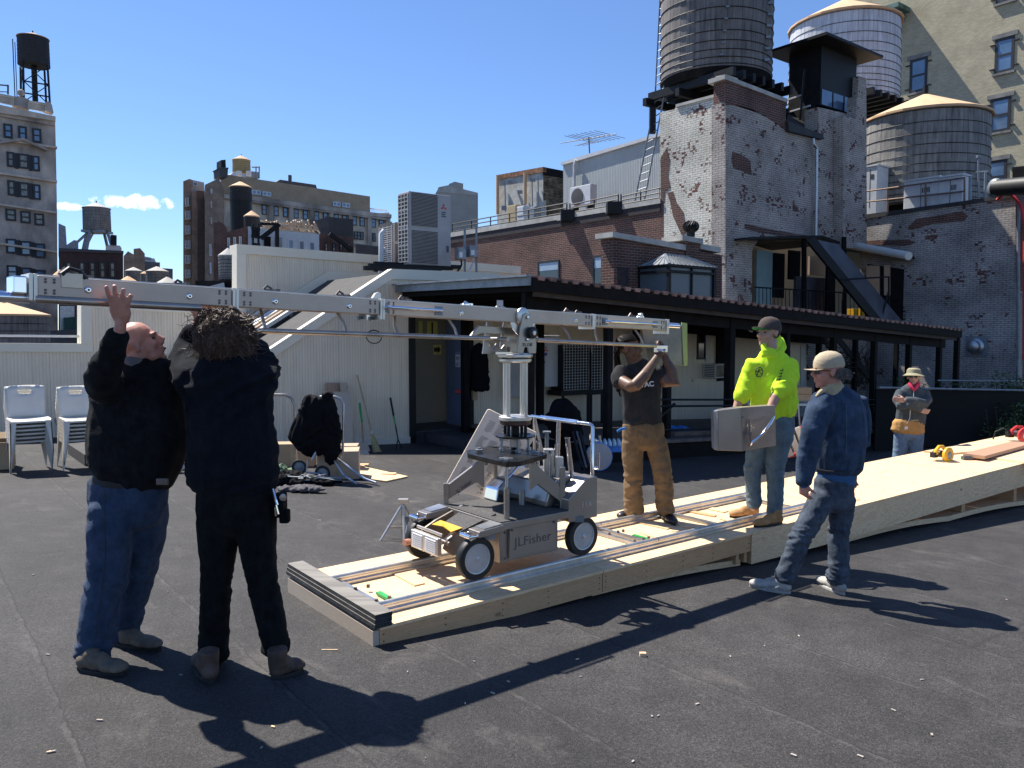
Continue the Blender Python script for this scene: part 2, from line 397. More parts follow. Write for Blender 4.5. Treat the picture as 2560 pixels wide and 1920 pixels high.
def mk_siding(name, col, pitch=.075, amp=1.0):
    m, n, b = newmat(name); tc = n.nodes.new('ShaderNodeTexCoord'); sp = n.nodes.new('ShaderNodeSeparateXYZ'); L(n, tc.outputs['UV'], sp.inputs[0])
    f = math_(n, 'FRACT', math_(n, 'DIVIDE', sp.outputs[0], pitch)); r = ramp(n, f, [(0, 0.0), (.12, .1), (.24, 1.0), (.74, 1.0), (.86, .1), (1.0, 0.0)])
    nz = noise_tex(n, tc.outputs['UV'], .7, 5, .6); cr = ramp(n, nz.outputs['Fac'], [(.3, tuple(c*.90 for c in col)), (.7, tuple(c*1.05 for c in col))])
    groove = ramp(n, r.outputs[0], [(0.0, .88), (.5, 1.0)])
    # panel joints every metre or so
    j = math_(n, 'FRACT', math_(n, 'DIVIDE', sp.outputs[0], 1.07)); jr = ramp(n, j, [(0.0, .6), (.012, 1.0)])
    c = mixrgb(n, 1.0, cr.outputs[0], groove.outputs[0], 'MULTIPLY'); c = mixrgb(n, 1.0, c, jr.outputs[0], 'MULTIPLY')
    st = noise_tex(n, coords(n, 'UV', (7, .5, 1)), 1.5, 4, .6); sr = ramp(n, st.outputs['Fac'], [(.3, .9), (.65, 1.03)]); c = mixrgb(n, 1.0, c, sr.outputs[0], 'MULTIPLY')
    L(n, c, b.inputs['Base Color']); setin(b, 'Roughness', .5)
    bump(n, b, r.outputs[0], .8*amp, .014); M[name] = m
mk_siding('siding', (.82,.70,.53), .055, .5); mk_siding('siding_grey', (.40,.43,.42), .09)
mk_siding('siding_far', (.46,.45,.40), .11)
def mk_ground():
    m, n, b = newmat('roof_membrane'); v = coords(n, 'Object')
    # object coords of the ground are aligned to the building grid (x=u, y=v)
    sp = n.nodes.new('ShaderNodeSeparateXYZ'); L(n, v, sp.inputs[0])
    big = noise_tex(n, v, .55, 6, .62); mid = noise_tex(n, v, 4.5, 6, .7); g = n.nodes.new('ShaderNodeTexVoronoi'); setin(g, 'Scale', 190); L(n, v, g.inputs['Vector'])
    fine = noise_tex(n, v, 240, 3, .7); crs = noise_tex(n, v, 75, 3, .8)
    base = ramp(n, big.outputs['Fac'], [(.3, (.029,.0268,.026)), (.7, (.054,.050,.048))])
    mr = ramp(n, mid.outputs['Fac'], [(.25, .70), (.5, 1.0), (.75, 1.38)])
    c = mixrgb(n, 1.0, base.outputs[0], mr.outputs[0], 'MULTIPLY')
    gr = ramp(n, g.outputs['Color'], [(.1, .45), (.5, .95), (.85, 1.2), (.97, 1.9)]); c = mixrgb(n, 1.0, c, gr.outputs[0], 'MULTIPLY')
    fr = ramp(n, fine.outputs['Fac'], [(.3, .6), (.7, 1.4)]); c = mixrgb(n, 1.0, c, fr.outputs[0], 'MULTIPLY')
    cr_ = ramp(n, crs.outputs['Fac'], [(.32, .55), (.5, .95), (.66, 1.6)]); c = mixrgb(n, 1.0, c, cr_.outputs[0], 'MULTIPLY')
    # pale scuffs
    sc = noise_tex(n, coords(n, 'Object', (1.0, .5, 1)), 2.2, 8, .75, .6); sr = ramp(n, sc.outputs['Fac'], [(.56, 0.0), (.72, .38)])
    c = mixrgb(n, sr.outputs[0], c, (.17, .15, .135))
    # lap seams between the felt strips
    wob = noise_tex(n, v, 3.0, 4, .7); w2 = noise_tex(n, v, 26.0, 3, .6)
    uu = math_(n, 'ADD', sp.outputs[0], math_(n, 'ADD', math_(n, 'MULTIPLY', math_(n, 'SUBTRACT', wob.outputs['Fac'], .5), .075), math_(n, 'MULTIPLY', math_(n, 'SUBTRACT', w2.outputs['Fac'], .5), .02)))
    s = math_(n, 'FRACT', math_(n, 'DIVIDE', math_(n, 'SUBTRACT', uu, 2.34), .915))
    strip = math_(n, 'FLOOR', math_(n, 'DIVIDE', math_(n, 'SUBTRACT', uu, 2.34), .915))
    line = ramp(n, s, [(0.0, 1.0), (.010, 1.0), (.016, 0.0), (.94, 0.0), (.965, .0), (1.0, 0.0)])
    lap = ramp(n, s, [(0.0, 0.0), (.972, 0.0), (.98, 1.0), (1.0, 1.0)])
    lapn = noise_tex(n, v, 7, 4, .7); lapm = math_(n, 'MULTIPLY', lap.outputs[0], ramp(n, lapn.outputs['Fac'], [(.45, 0.0), (.6, .28)]).outputs[0])
    wn = n.nodes.new('ShaderNodeTexWhiteNoise'); wn.noise_dimensions = '1D'; L(n, strip, wn.inputs['W'])
    tone = ramp(n, wn.outputs['Value'], [(0, .90), (1, 1.1)]); c = mixrgb(n, 1.0, c, tone.outputs[0], 'MULTIPLY')
    c = mixrgb(n, lapm, c, (.13,.12,.11)); c = mixrgb(n, math_(n, 'MULTIPLY', line.outputs[0], .5), c, (.010,.010,.010))
    # end laps
    vv = math_(n, 'ADD', math_(n, 'ADD', sp.outputs[1], math_(n, 'MULTIPLY', wn.outputs['Value'], 9.7)), math_(n, 'MULTIPLY', math_(n, 'SUBTRACT', wob.outputs['Fac'], .5), .12))
    e = math_(n, 'FRACT', math_(n, 'DIVIDE', vv, 9.7)); el = ramp(n, e, [(0, 1.0), (.0014, 1.0), (.002, 0.0)])
    c = mixrgb(n, math_(n, 'MULTIPLY', el.outputs[0], .75), c, (.022,.021,.021))
    L(n, c, b.inputs['Base Color']); setin(b, 'Roughness', .78); setin(b, 'Specular IOR Level', .35)
    h1 = bump(n, b, math_(n, 'ADD', g.outputs['Distance'], fine.outputs['Fac']), .5, .004)
    bump(n, b, math_(n, 'ADD', math_(n, 'MULTIPLY', mid.outputs['Fac'], .5), math_(n, 'ADD', lap.outputs[0], math_(n, 'MULTIPLY', line.outputs[0], -1.0))), .5, .008, h1)
    M['ground'] = m
mk_ground()
def mk_ply(name, col, tint, cloud=.5, uvsrc='UV', stretch=(1, 5, 1)):
    m, n, b = newmat(name); v = coords(n, uvsrc, stretch)
    w = noise_tex(n, v, 1.6, 7, .6, 1.8); f = noise_tex(n, coords(n, uvsrc, (stretch[0]*2, stretch[1]*14, 1)), 4, 3, .6)
    k = n.nodes.new('ShaderNodeTexVoronoi'); setin(k, 'Scale', 1.0); L(n, coords(n, uvsrc, (2.2, 4.5, 1)), k.inputs['Vector']); kr = ramp(n, k.outputs['Distance'], [(.0, 1.0), (.055, .8), (.085, 0.0)])
    rings = math_(n, 'FRACT', math_(n, 'MULTIPLY', w.outputs['Fac'], 9.0)); rg = ramp(n, rings, [(0.0, 0.0), (.5, .55), (.62, .1), (1.0, 0.0)])
    c = mixrgb(n, math_(n, 'MULTIPLY', rg.outputs[0], cloud), col, tint)
    fr = ramp(n, f.outputs['Fac'], [(.3, .92), (.7, 1.05)]); c = mixrgb(n, 1.0, c, fr.outputs[0], 'MULTIPLY')
    c = mixrgb(n, math_(n, 'MULTIPLY', kr.outputs[0], .8), c, (.22, .10, .04))
    L(n, c, b.inputs['Base Color']); setin(b, 'Roughness', .6); setin(b, 'Specular IOR Level', .3); bump(n, b, f.outputs['Fac'], .15, .002); M[name] = m
mk_ply('plywood', (.83,.60,.36), (.48,.25,.10), .85); mk_ply('lumber', (.62,.375,.195), (.36,.19,.09), .8, 'UV', (1, 9, 1))
mk_ply('plywood_red', (.42,.26,.17), (.33,.18,.11), .5); mk_ply('ply_old', (.50,.38,.27), (.38,.26,.17), .4)
mk_ply('lumber_pale', (.52,.43,.33), (.36,.27,.19), .6, 'UV', (1, 9, 1))
M['lumber_red'] = simple('lumber_red', (.38,.17,.11), .8, 0, 4, .25, .3, 20)
def mk_denim(name, col, worn=.5, scale=10):
    m, n, b = newmat(name); v = coords(n, 'Object')
    nz = noise_tex(n, v, scale, 6, .7); nz2 = noise_tex(n, coords(n, 'Object', (1,1,.35)), 26, 5, .75)
    hi = tuple(min(1, c*(1+worn) + .03*worn) for c in col); lo = tuple(c*(1-.35*worn) for c in col)
    c = ramp(n, math_(n, 'ADD', math_(n, 'MULTIPLY', nz.outputs['Fac'], .6), math_(n, 'MULTIPLY', nz2.outputs['Fac'], .4)), [(.36, lo), (.64, hi)])
    L(n, c.outputs[0], b.inputs['Base Color']); setin(b, 'Roughness', .9); setin(b, 'Specular IOR Level', .2 if sum(col) > .06 else .07)
    try: setin(b, 'Sheen Weight', .03)
    except Exception: pass
    fb = noise_tex(n, v, 130, 2, .5); h = bump(n, b, fb.outputs['Fac'], .25, .002)
    wr = noise_tex(n, coords(n, 'Object', (1,1,2.0)), 13, 4, .6, 1.2); bump(n, b, wr.outputs['Fac'], .35, .010, h); M[name] = m
mk_denim('jeans_blue', (.018,.035,.070), .6); mk_denim('jeans_pale', (.10,.145,.17), .45); mk_denim('jeans_mid', (.032,.043,.060), 1.0)
mk_denim('jeans_sky', (.12,.18,.25), .35); mk_denim('denim_jacket', (.016,.033,.064), .8); mk_denim('pants_brown', (.15,.098,.050), .4)
mk_denim('pants_black', (.004,.0045,.005), .3); mk_denim('fleece_black', (.005,.0055,.007), .3, 18); mk_denim('puffer_black', (.0045,.006,.010), .2)
mk_denim('tshirt_grey', (.020,.020,.021), .3); mk_denim('hoodie', (.56,.82,.035), .12); mk_denim('fleece_slate', (.055,.068,.075), .3)
mk_denim('canvas_tan', (.42,.23,.08), .2); mk_denim('shirt_blue', (.035,.09,.20), .2); mk_denim('shirt_red', (.62,.05,.10), .2)
mk_denim('cap_tan', (.42,.34,.23), .2, 6); mk_denim('cap_brown', (.06,.045,.038), .5, 20); mk_denim('cap_green', (.03,.22,.08), .2); mk_denim('hat_khaki', (.27,.245,.155), .2, 8)
mk_denim('collar_tan', (.42,.33,.20), .2); mk_denim('collar_grey', (.12,.12,.125), .2)
def mk_skin(name, c, c2):
    m, n, b = newmat(name); v = coords(n, 'Object'); nz = noise_tex(n, v, 22, 5, .65); r = ramp(n, nz.outputs['Fac'], [(.3, c), (.7, c2)])
    L(n, r.outputs[0], b.inputs['Base Color']); setin(b, 'Roughness', .5); setin(b, 'Subsurface Weight', .08); setin(b, 'Subsurface Radius', (.02,.008,.004))
    nb = noise_tex(n, v, 120, 3, .6); bump(n, b, nb.outputs['Fac'], .2, .002); M[name] = m
mk_skin('skin_ruddy', (.42,.19,.14), (.56,.29,.22)); mk_skin('skin_tan', (.40,.22,.15), (.50,.30,.21)); mk_skin('skin_red', (.42,.17,.12), (.52,.26,.19)); mk_skin('skin_brown', (.095,.047,.028), (.165,.085,.052)); mk_skin('skin_hand', (.28,.14,.11), (.38,.21,.16))
M['hair_dark'] = simple('hair_dark', (.014,.010,.009), .6, 0, 30, .5, spec=.15); M['hair_brown'] = simple('hair_brown', (.10,.058,.036), .55, 0, 30, .6); M['hair_grey'] = simple('hair_grey', (.16,.14,.12), .6, 0, 30, .5)
M['lens'] = simple('lens', (.01,.01,.012), .1, 0, 5, .1, spec=.9); M['eye'] = simple('eye', (.05,.035,.03), .3, 0, 5, .1); M['lip'] = simple('lip', (.26,.09,.08), .5, 0, 9, .1); M['lip_dark'] = simple('lip_dark', (.10,.045,.04), .5, 0, 9, .1)
M['boot_tan'] = simple('boot_tan', (.38,.20,.075), .75, 0, 14, .22, .3, 40); M['boot_brown'] = simple('boot_brown', (.085,.05,.035), .7, 0, 14, .5, .5, 40)
M['shoe_taupe'] = simple('shoe_taupe', (.13,.10,.07), .75, 0, 18, .45, .5, 40); M['shoe_white'] = simple('shoe_white', (.38,.36,.32), .7, 0, 16, .35, .3, 30); M['shoe_black'] = simple('shoe_black', (.02,.02,.023), .35, 0, 14, .4)
M['sole_dark'] = simple('sole_dark', (.02,.018,.016), .8, 0, 14, .3); M['sole_white'] = simple('sole_white', (.40,.39,.36), .6, 0, 14, .15); M['suede'] = simple('suede', (.28,.27,.24), .8, 0, 12, .2)
M['leaf'] = simple('leaf', (.05,.09,.02), .6, 0, 3, .5); M['twig'] = simple('twig', (.05,.035,.025), .9, 0, 9, .4)
# ------------------------------------------------------------------ structure helpers
def slab(on, c, px, depth, mat, name, parent=None, bevel=0):
    """polygon given on the plane u=c or v=c, with real thickness going away from the viewer"""
    f = onU if on == 'u' else onV; P_ = [f(x, y, c) for x, y in px]; d = (U if on == 'u' else V) * depth
    if on == 'v' and c > 40: q = sum(P_, Vector())/len(P_); d = Vector((q.x, q.y, 0)).normalized() * depth   # far blocks run straight back
    mb = MB(); mb.prism(P_, d); return mb.build(name, mat, parent, bevel=bevel)
def rect_on(on, c, x0, y0, x1, y1):
    f = onU if on == 'u' else onV; a = f(x0, y0, c); b = f(x1, y1, c); ax = V if on == 'u' else U
    s0, s1 = a.dot(ax), b.dot(ax); return min(s0, s1), max(s0, s1), min(a.z, b.z), max(a.z, b.z)
def P3(on, c, s, z): return UV(c, s, z) if on == 'u' else UV(s, c, z)
def pbox(mb, on, c0, c1, s0, s1, z0, z1):
    if on == 'u': mb.box((c0, s0, z0), (c1, s1, z1), ROT)
    else: mb.box((s0, c0, z0), (s1, c1, z1), ROT)
def window(parent, on, c, x0, y0, x1, y1, glass='glass', fr='frame_dark', t=.06, proud=.03, cross=1, vert=0, lintel=None, sill=None, flat=False, hook=False):
    s0, s1, z0, z1 = rect_on(on, c, x0, y0, x1, y1); mb = MB()
    k = c - proud
    for a in ((s0, s0+t, z0, z1), (s1-t, s1, z0, z1), (s0+t, s1-t, z0, z0+t), (s0+t, s1-t, z1-t, z1)): pbox(mb, on, k, c+.05, *a)
    for i in range(cross): zz = z0+(z1-z0)*(i+1)/(cross+1); pbox(mb, on, k+.004, c+.05, s0+t, s1-t, zz-t*.4, zz+t*.4)
    for i in range(vert): ss = s0+(s1-s0)*(i+1)/(vert+1); pbox(mb, on, k+.002, c+.05, ss-t*.7, ss+t*.7, z0+t, z1-t)
    w = mb.build('window', M[fr], parent)
    g = MB(); pbox(g, on, k+.025, c+.02, s0+t*.5, s1-t*.5, z0+t*.5, z1-t*.5); g.build('pane', M[glass], w)
    ww = s1-s0
    if lintel: q = MB(); pbox(q, on, c-.07, c+.05, s0-ww*.16, s1+ww*.16, z1+.004, z1+.22); q.build('lintel', M[lintel], w)
    if sill: q = MB(); pbox(q, on, c-.12, c+.05, s0-ww*.08, s1+ww*.08, z0-.12, z0-.004); q.build('sill', M[sill], w)
    if hook:
        q = MB()
        for ss, d in ((s0, -1), (s1, 1)):
            for zz in (z0+.22, z1-.3): pbox(q, on, c-.10, c+.02, min(ss, ss+d*.22), max(ss, ss+d*.22), zz, zz+.05)
        q.build('shutter_hook', M['frame_dark'], w)
    return w
def tank(label, px, ytop, ybot, wpx, Y, mat, cone=None, conemat='roof_paper', bands=9, legs=None, group=None, name='water_tank', bandmat='black_metal', peak=True, taper=.02):
    """water tank: staves, hoops, cone; px = centre column, ytop/ybot rim rows at the axis distance"""
    top = atY(px, ytop, Y); bot = atY(px, ybot, Y); r = wpx/2/FPX*Y; h = top.z-bot.z
    t = empty(name, label, 'water tank', (bot.x, bot.y, bot.z), group)
    T = Matrix.Translation(bot); n = 48 if wpx > 60 else 20
    mb = MB(); mb.lathe([(r*(1+taper), 0), (r*(1+taper*.5), h*.5), (r, h)], n, T); b = mb.build('tank_body', M[mat], None); b.parent = t; fixlocal(b, t)
    if bands and wpx > 30:
        mb = MB()
        for i in range(bands):
            f = (i/(bands-1)); f = f*(.55+.45*f) if bands > 5 else f
            z = h*(.02+.94*f); rr = r*(1+taper*(1-f))+.012
            mb.tube([(bot.x+rr*cos(2*pi*k/n), bot.y+rr*sin(2*pi*k/n), bot.z+z) for k in range(n)], max(.012, r*.004), 5, closed=True)
        mb.build('hoops', M[bandmat], t)
    if cone:
        ch = cone/FPX*Y; mb = MB(); mb.lathe([(r*1.05, h-.10), (r*1.05, h-.02), (r*.06, h+ch), (0.0001, h+ch*1.01)], 24 if wpx > 60 else 16, T); c = mb.build('roof', M[conemat], t)
        if peak and wpx > 40: mb = MB(); mb.cyl(bot+Z*(h+ch-.1), bot+Z*(h+ch+.3*r/2), r*.045, 8); mb.build('finial', M['black_metal'], t)
    return t, bot, r, h
def fixlocal(o, t):
    """object was built free-standing with its own origin: re-express it under parent t"""
    w = Vector(o['_w']); o.location = w - parent_world(t)
# ------------------------------------------------------------------ roof deck we stand on, street far below
mb = MB(); mb.box((-14, -9, -.3), (27.55, 19, 0)); vs = []
roof = bpy.data.meshes.new('roof_ground')
g_v = []; g_f = []
us = [-16 + i*1.09 for i in range(41)]; vv_ = [-10 + i*1.0 for i in range(28)]
for v in vv_:
    for u in us: g_v.append((u, v, gzuv(u, v)))
nu = len(us)
for j in range(len(vv_)-1):
    for i in range(nu-1): a = j*nu+i; g_f.append((a, a+1, a+nu+1, a+nu))
roof.from_pydata(g_v, [], g_f); roof.materials.append(M['ground']); ro = bpy.data.objects.new('ground', roof); C.objects.link(ro); ro.matrix_world = ROT; ro['kind'] = 'structure'
sg = MB(); sg.add([(-1500,-1500,-30),(1500,-1500,-30),(1500,1500,-30),(-1500,1500,-30)], [(0,1,2,3)]); tag(sg.build('street', M['tar'], None, uv=False), kind='structure')
# ------------------------------------------------------------------ left parapet + tall back wall (plane v=16.5)
VB = 16.5
bw = empty('parapet_wall', 'long cream ribbed parapet wall behind the stacked chairs, stepping up to the right', 'wall', UV(4, VB, gzuv(4, VB)))
slab('v', VB, [(-700,1180),(-700,856),(212,860),(212,1112)], .35, M['siding'], 'low_panel', bw)
slab('v', VB, [(212,1112),(212,763),(600,784),(600,1100)], .35, M['siding'], 'middle_panel', bw)
slab('v', VB, [(600,1100),(600,613),(1300,668),(1300,1060)], .35, M['siding'], 'tall_panel', bw)
slab('v', VB-.03, [(-700,877),(-700,853),(232,859),(232,880)], .10, M['cream_trim'], 'sill_trim', bw)
slab('v', VB-.05, [(203,859),(203,762),(230,763),(230,859)], .42, M['cream_trim'], 'post_trim', bw)
slab('v', VB-.02, [(230,770),(230,762),(598,782),(598,790)], .40, M['cream_trim'], 'cap', bw)
slab('v', VB-.04, [(592,633),(592,610),(1302,666),(1302,685)], .45, M['cream_trim'], 'fascia', bw)
slab('v', VB-.045, [(592,1000),(592,633),(616,635),(616,1000)], .30, M['cream_trim'], 'corner_trim', bw)
mb = MB(); mb.bar(onV(-200, 838, VB+.2), onV(214, 841, VB+.2), .045); mb.build('guard_rail', M['white_metal'], bw)
# ------------------------------------------------------------------ stair bulkhead with sloping roof (plane v=13.55)
VF = 13.55
bh = empty('bulkhead', 'cream ribbed stair bulkhead with a sloping felt roof and a door at its right', 'building', UV(7, VF, gzuv(7, VF)))
def prof(x):  # upper outline of the front wall in pixels
    if x < 980: return 896+(x-640)*(672-896)/340.0
    return 672+(x-980)*(11/267.0)
slab('v', VF, [(310,1150),(310,prof(310)+22),(640,prof(640)+22),(980,prof(980)+22),(1026,prof(1026)+20),(1026,1125),(971,1109),(706,1120)], .12, M['siding'], 'wall', bh)
slab('v', VF, [(1026,742),(1026,690),(1312,700),(1312,742)], .12, M['siding'], 'door_header', bh)
slab('v', VF-.04, [(300,prof(300)+26),(300,prof(300)),(640,prof(640)),(980,672),(980,698),(640,prof(640)+26)], .17, M['cream_trim'], 'sloping_fascia', bh)
slab('v', VF-.042, [(980,698),(980,672),(1247,683),(1247,704)], .17, M['cream_trim'], 'level_fascia', bh)
slab('v', VF-.046, [(310,1160),(310,1142),(706,1107),(1026,1092),(1026,1108),(706,1124)], .06, M['cream_trim'], 'base_flashing', bh)
# roof sheet between the two walls
mb = MB(); P = []
for x in (300, 640, 980, 1310):
    p = onV(x, prof(x)+10, VF); u, _ = uvof(p); P.append((u, p.z))
for (u0, z0), (u1, z1) in zip(P[:-1], P[1:]):
    mb.prism([UV(u0, VF+.13, z0), UV(u1, VF+.13, z1), UV(u1, VB-.06, z1), UV(u0, VB-.06, z0)], (0, 0, -.12))
mb.build('felt_roof', M['tar_roof'] if 'tar_roof' in M else simple('felt_roof_mat', (.05,.047,.045), .85, 0, 5, .5, .5, 50, .006), bh)
M['felt'] = bpy.data.materials['felt_roof_mat']
# flashing along the back wall
mb = MB()
for (u0, z0), (u1, z1) in zip(P[:-1], P[1:]): mb.prism([UV(u0, VB-.07, z0-.02), UV(u1, VB-.07, z1-.02), UV(u1, VB-.07, z1+.20), UV(u0, VB-.07, z0+.20)], V*.03)
mb.build('wall_flashing', M['cream_trim'], bh)
# ribbed translucent strips on the lower half of the slope
def slopez(u):
    for (u0, z0), (u1, z1) in zip(P[:-1], P[1:]):
        if u0 <= u <= u1: return z0+(z1-z0)*(u-u0)/(u1-u0)
    return P[0][1]
strip = empty('ribbed_skylight', 'pale ribbed skylight strips lying on the bulkhead slope behind the curly haired man', 'skylight', UV(5, 15.6, slopez(5)))
for i, (vv, mm, w, hh) in enumerate([(15.25,'white_paint',.14,.20),(15.42,'tan_panel',.10,.24),(15.58,'cream_trim',.12,.28),(15.75,'sign_white',.16,.30),(15.95,'plywood_red',.14,.34),(16.12,'cream_trim',.10,.37),(16.27,'tan_panel',.16,.42)]):
    mb = MB(); a, b = P[0][0]+.4, 6.55-.1*i; mb.bar(UV(a, vv, slopez(a)+hh-.08), UV(b, vv, slopez(b)+hh-.08), w, .07); mb.build('strip', M[mm], strip)
mb = MB()
for uu in (2.2, 4.4, 6.2):
    mb.bar(UV(uu, 15.2, slopez(uu)+.03), UV(uu, 16.35, slopez(uu)+.30), .06, .06)
mb.build('support_frame', M['galv_dull'], strip)
# doorway recess and right-hand wall under the pergola
rec = MB()
s0, s1, z0, z1 = rect_on('v', VF, 1026, 742, 1160, 1095)
zg = gzuv(s0, VF)
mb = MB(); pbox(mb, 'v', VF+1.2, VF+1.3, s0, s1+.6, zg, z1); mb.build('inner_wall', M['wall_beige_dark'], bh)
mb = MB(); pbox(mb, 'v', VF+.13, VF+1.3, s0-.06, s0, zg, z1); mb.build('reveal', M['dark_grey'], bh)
mb = MB(); pbox(mb, 'v', VF+.02, VF+1.3, s0, s1+.6, zg-.1, zg+.22); mb.build('threshold', M['dark_grey'], bh)
mb = MB(); pbox(mb, 'v', VF-.02, VF+1.3, s0-.1, s1+.6, z1, z1+.1); mb.build('soffit', M['black_metal'], bh)
mb = MB(); pbox(mb, 'v', VF-.05, VF+.14, s0-.05, s0+.08, zg, z1+.02); mb.build('door_jamb', M['black_metal'], bh)
# blue steel door standing open
a = onV(1116, 1000, VF+.75); b = onV(1158, 1000, VF+.06); au = uvof(a); bu_ = uvof(b)
dm = MB(); zt = onV(1116, 735, VF+.75).z; dm.prism([UV(au[0], au[1], zg+.24), UV(bu_[0], bu_[1], zg+.24), UV(bu_[0], bu_[1], zt), UV(au[0], au[1], zt)], (.04, .03, 0)); door = dm.build('door', M['door_blue'], bh)
mb = MB(); p = onV(1148, 978, VF+.2); mb.cbox(p, (.16,.10,.07)); mb.build('push_bar', M['ink_red'], door)
mb = MB(); pbox(mb, 'v', VF-.09, VF+.10, rect_on('v', VF, 1158, 0, 1175, 10)[0], rect_on('v', VF, 1158, 0, 1175, 10)[1], zg, z1+.02); mb.build('door_post', M['black_metal'], bh)
# right wall with window, to u about 21.7
rw = empty('annex_wall', 'cream ribbed single storey wall under the black pergola, with a small window', 'wall', UV(15, VF, gzuv(15, VF)))
slab('v', VF, [(1175,742),(1243,742),(1243,790),(1488,790),(1488,745),(2015,815),(2015,1045),(1488,1090),(1175,1105)], .12, M['siding'], 'wall_panel', rw)
slab('v', VF-.03, [(2003,1045),(2003,815),(2016,816),(2016,1045)], .2, M['white_paint'], 'corner_board', rw)
window(rw, 'v', VF-.02, 1744, 815, 1764, 898, 'glass_dark', 'frame_dark', .04, .02)
slab('v', VF-.045, [(1765,905),(1765,815),(1776,815),(1776,905)], .10, M['white_paint'], 'window_trim', rw)
slab('v', VF-.05, [(1740,815),(1740,807),(1790,809),(1790,817)], .12, M['white_paint'], 'window_head', rw)
slab('v', VF-.09, [(1794,953),(1794,820),(1830,820),(1830,950)], .05, M['black_wood'], 'shutter', rw)
slab('v', VF-.05, [(1733,955),(1733,948),(1795,946),(1795,952)], .06, M['siding'], 'window_apron', rw)
# gable/low roof behind the annex wall so that the space is closed
mb = MB(); mb.prism([UV(9.5, VF+.13, 2.05), UV(21.9, VF+.13, 1.45), UV(21.9, 14.75, 1.45), UV(9.5, 14.75, 2.05)], (0,0,-.1)); mb.build('flat_roof', M['felt'], rw)
sk = empty('lean_to_skylight', 'pale glass lean-to panes seen under the pergola roof behind the crane pivot', 'skylight', onV(1330, 780, 14.3))
for i, (xa, xb) in enumerate([(1245,1290),(1292,1345),(1347,1400),(1402,1450)]):
    mb = MB(); mb.prism([onV(xa, 796, 14.0), onV(xb, 798, 14.0), onV(xb-36, 757, 14.7), onV(xa-36, 757, 14.7)], (0,0,-.03)); mb.build('pane', M['blind'], sk)
mb = MB()
for xa in (1291, 1346, 1401, 1452): mb.bar(onV(xa, 797, 13.99), onV(xa-36, 756, 14.69), .06, .06)
mb.build('glazing_bar', M['white_paint'], sk)
# ------------------------------------------------------------------ pergola and its deck
def pz(u, v): return gzuv(u, v) + 2.95 + (v-9.44)*.025
UP0, UP1, VP0, VP1 = 7.65, 22.3, 9.44, 13.5
pg = empty('pergola', 'long black timber pergola with a rusty tile edge running along the building', 'pergola', UV(15, 11.5, gzuv(15, 11.5)))
mb = MB(); mb.prism([UV(UP0, VP0, pz(UP0, VP0)), UV(UP1, VP0, pz(UP1, VP0)), UV(UP1, VP1, pz(UP1, VP1)), UV(UP0, VP1, pz(UP0, VP1))], (0,0,-.05)); mb.build('roof_sheet', M['black_wood'], pg)
mb = MB()
for vv in (VP0+.32, VP1-.25): mb.bar(UV(UP0+.12, vv, pz(UP0, vv)-.30), UV(UP1-.1, vv, pz(UP1, vv)-.30), .10, .34)
mb.build('long_beam', M['black_wood'], pg)
mb = MB(); u = UP0+.1; k = 0
while u < UP1: mb.bar(UV(u, VP0+.04, pz(u, VP0)-.12), UV(u, VP1-.05, pz(u, VP1)-.12), .07, .14); u += .62
mb.build('rafters', M['black_wood'], pg)
mb = MB(); mb.bar(UV(UP0-.03, VP0-.03, pz(UP0, VP0)-.03), UV(UP0-.03, VP1, pz(UP0, VP1)-.03), .05, .16); mb.bar(UV(UP0-.06, VP0-.06, pz(UP0, VP0)+.035), UV(UP0-.06, VP1, pz(UP0, VP1)+.035), .14, .03); mb.build('end_fascia', M['galv_dull'], pg)
mb = MB(); mb.bar(UV(UP0, VP0-.03, pz(UP0, VP0)-.09), UV(UP1+.1, VP0-.03, pz(UP1, VP0)-.09), .05, .20); mb.build('front_fascia', M['black_wood'], pg)
tl = MB(); u = UP0+.08; random.seed(3)
while u < UP1:
    w = .15; a = UV(u, VP0-.09, pz(u, VP0)+.045+random.uniform(-.008,.008)); mb2 = tl
    mb2.prism([a, a+U*w+Z*(-.053*w), a+U*(w*.86)+Z*(-.07), a+U*(w*.14)+Z*(-.065)], V*.5); u += .235
tl.build('roof_tiles', M['rust_tile'], pg)
for i, x in enumerate([1320,1520,1668,1824,1965,2082,2184,2271,2347,2391]):
    p = onV(x, 900, VP0+.32); uu, vv = uvof(p); w = .15 if x in (1320, 1824) else .12
    mb = MB(); zt = pz(uu, vv)-.14; mb.box((uu-w/2, vv-w/2, gzuv(uu, vv)), (uu+w/2, vv+w/2, zt), ROT); mb.build('post', M['black_wood'], pg)
for i, x in enumerate([1163,1350,1590,2046,2137,2240]):
    p = onV(x, 900, VP1-.25); uu, vv = uvof(p); w = .13
    mb = MB(); mb.box((uu-w/2, vv-w/2, gzuv(uu, vv)), (uu+w/2, vv+w/2, pz(uu, vv)-.14), ROT); mb.build('post', M['black_wood'], pg)
# brown timber valance pieces hanging between posts
mb = MB(); mb.bar(UV(UP0+.1, VP0+.05, pz(UP0, VP0)-.22), UV(UP1, VP0+.05, pz(UP1, VP0)-.22), .03, .10); mb.build('valance', simple('brown_wood', (.045,.036,.03), .8, 0, 6, .4), pg)
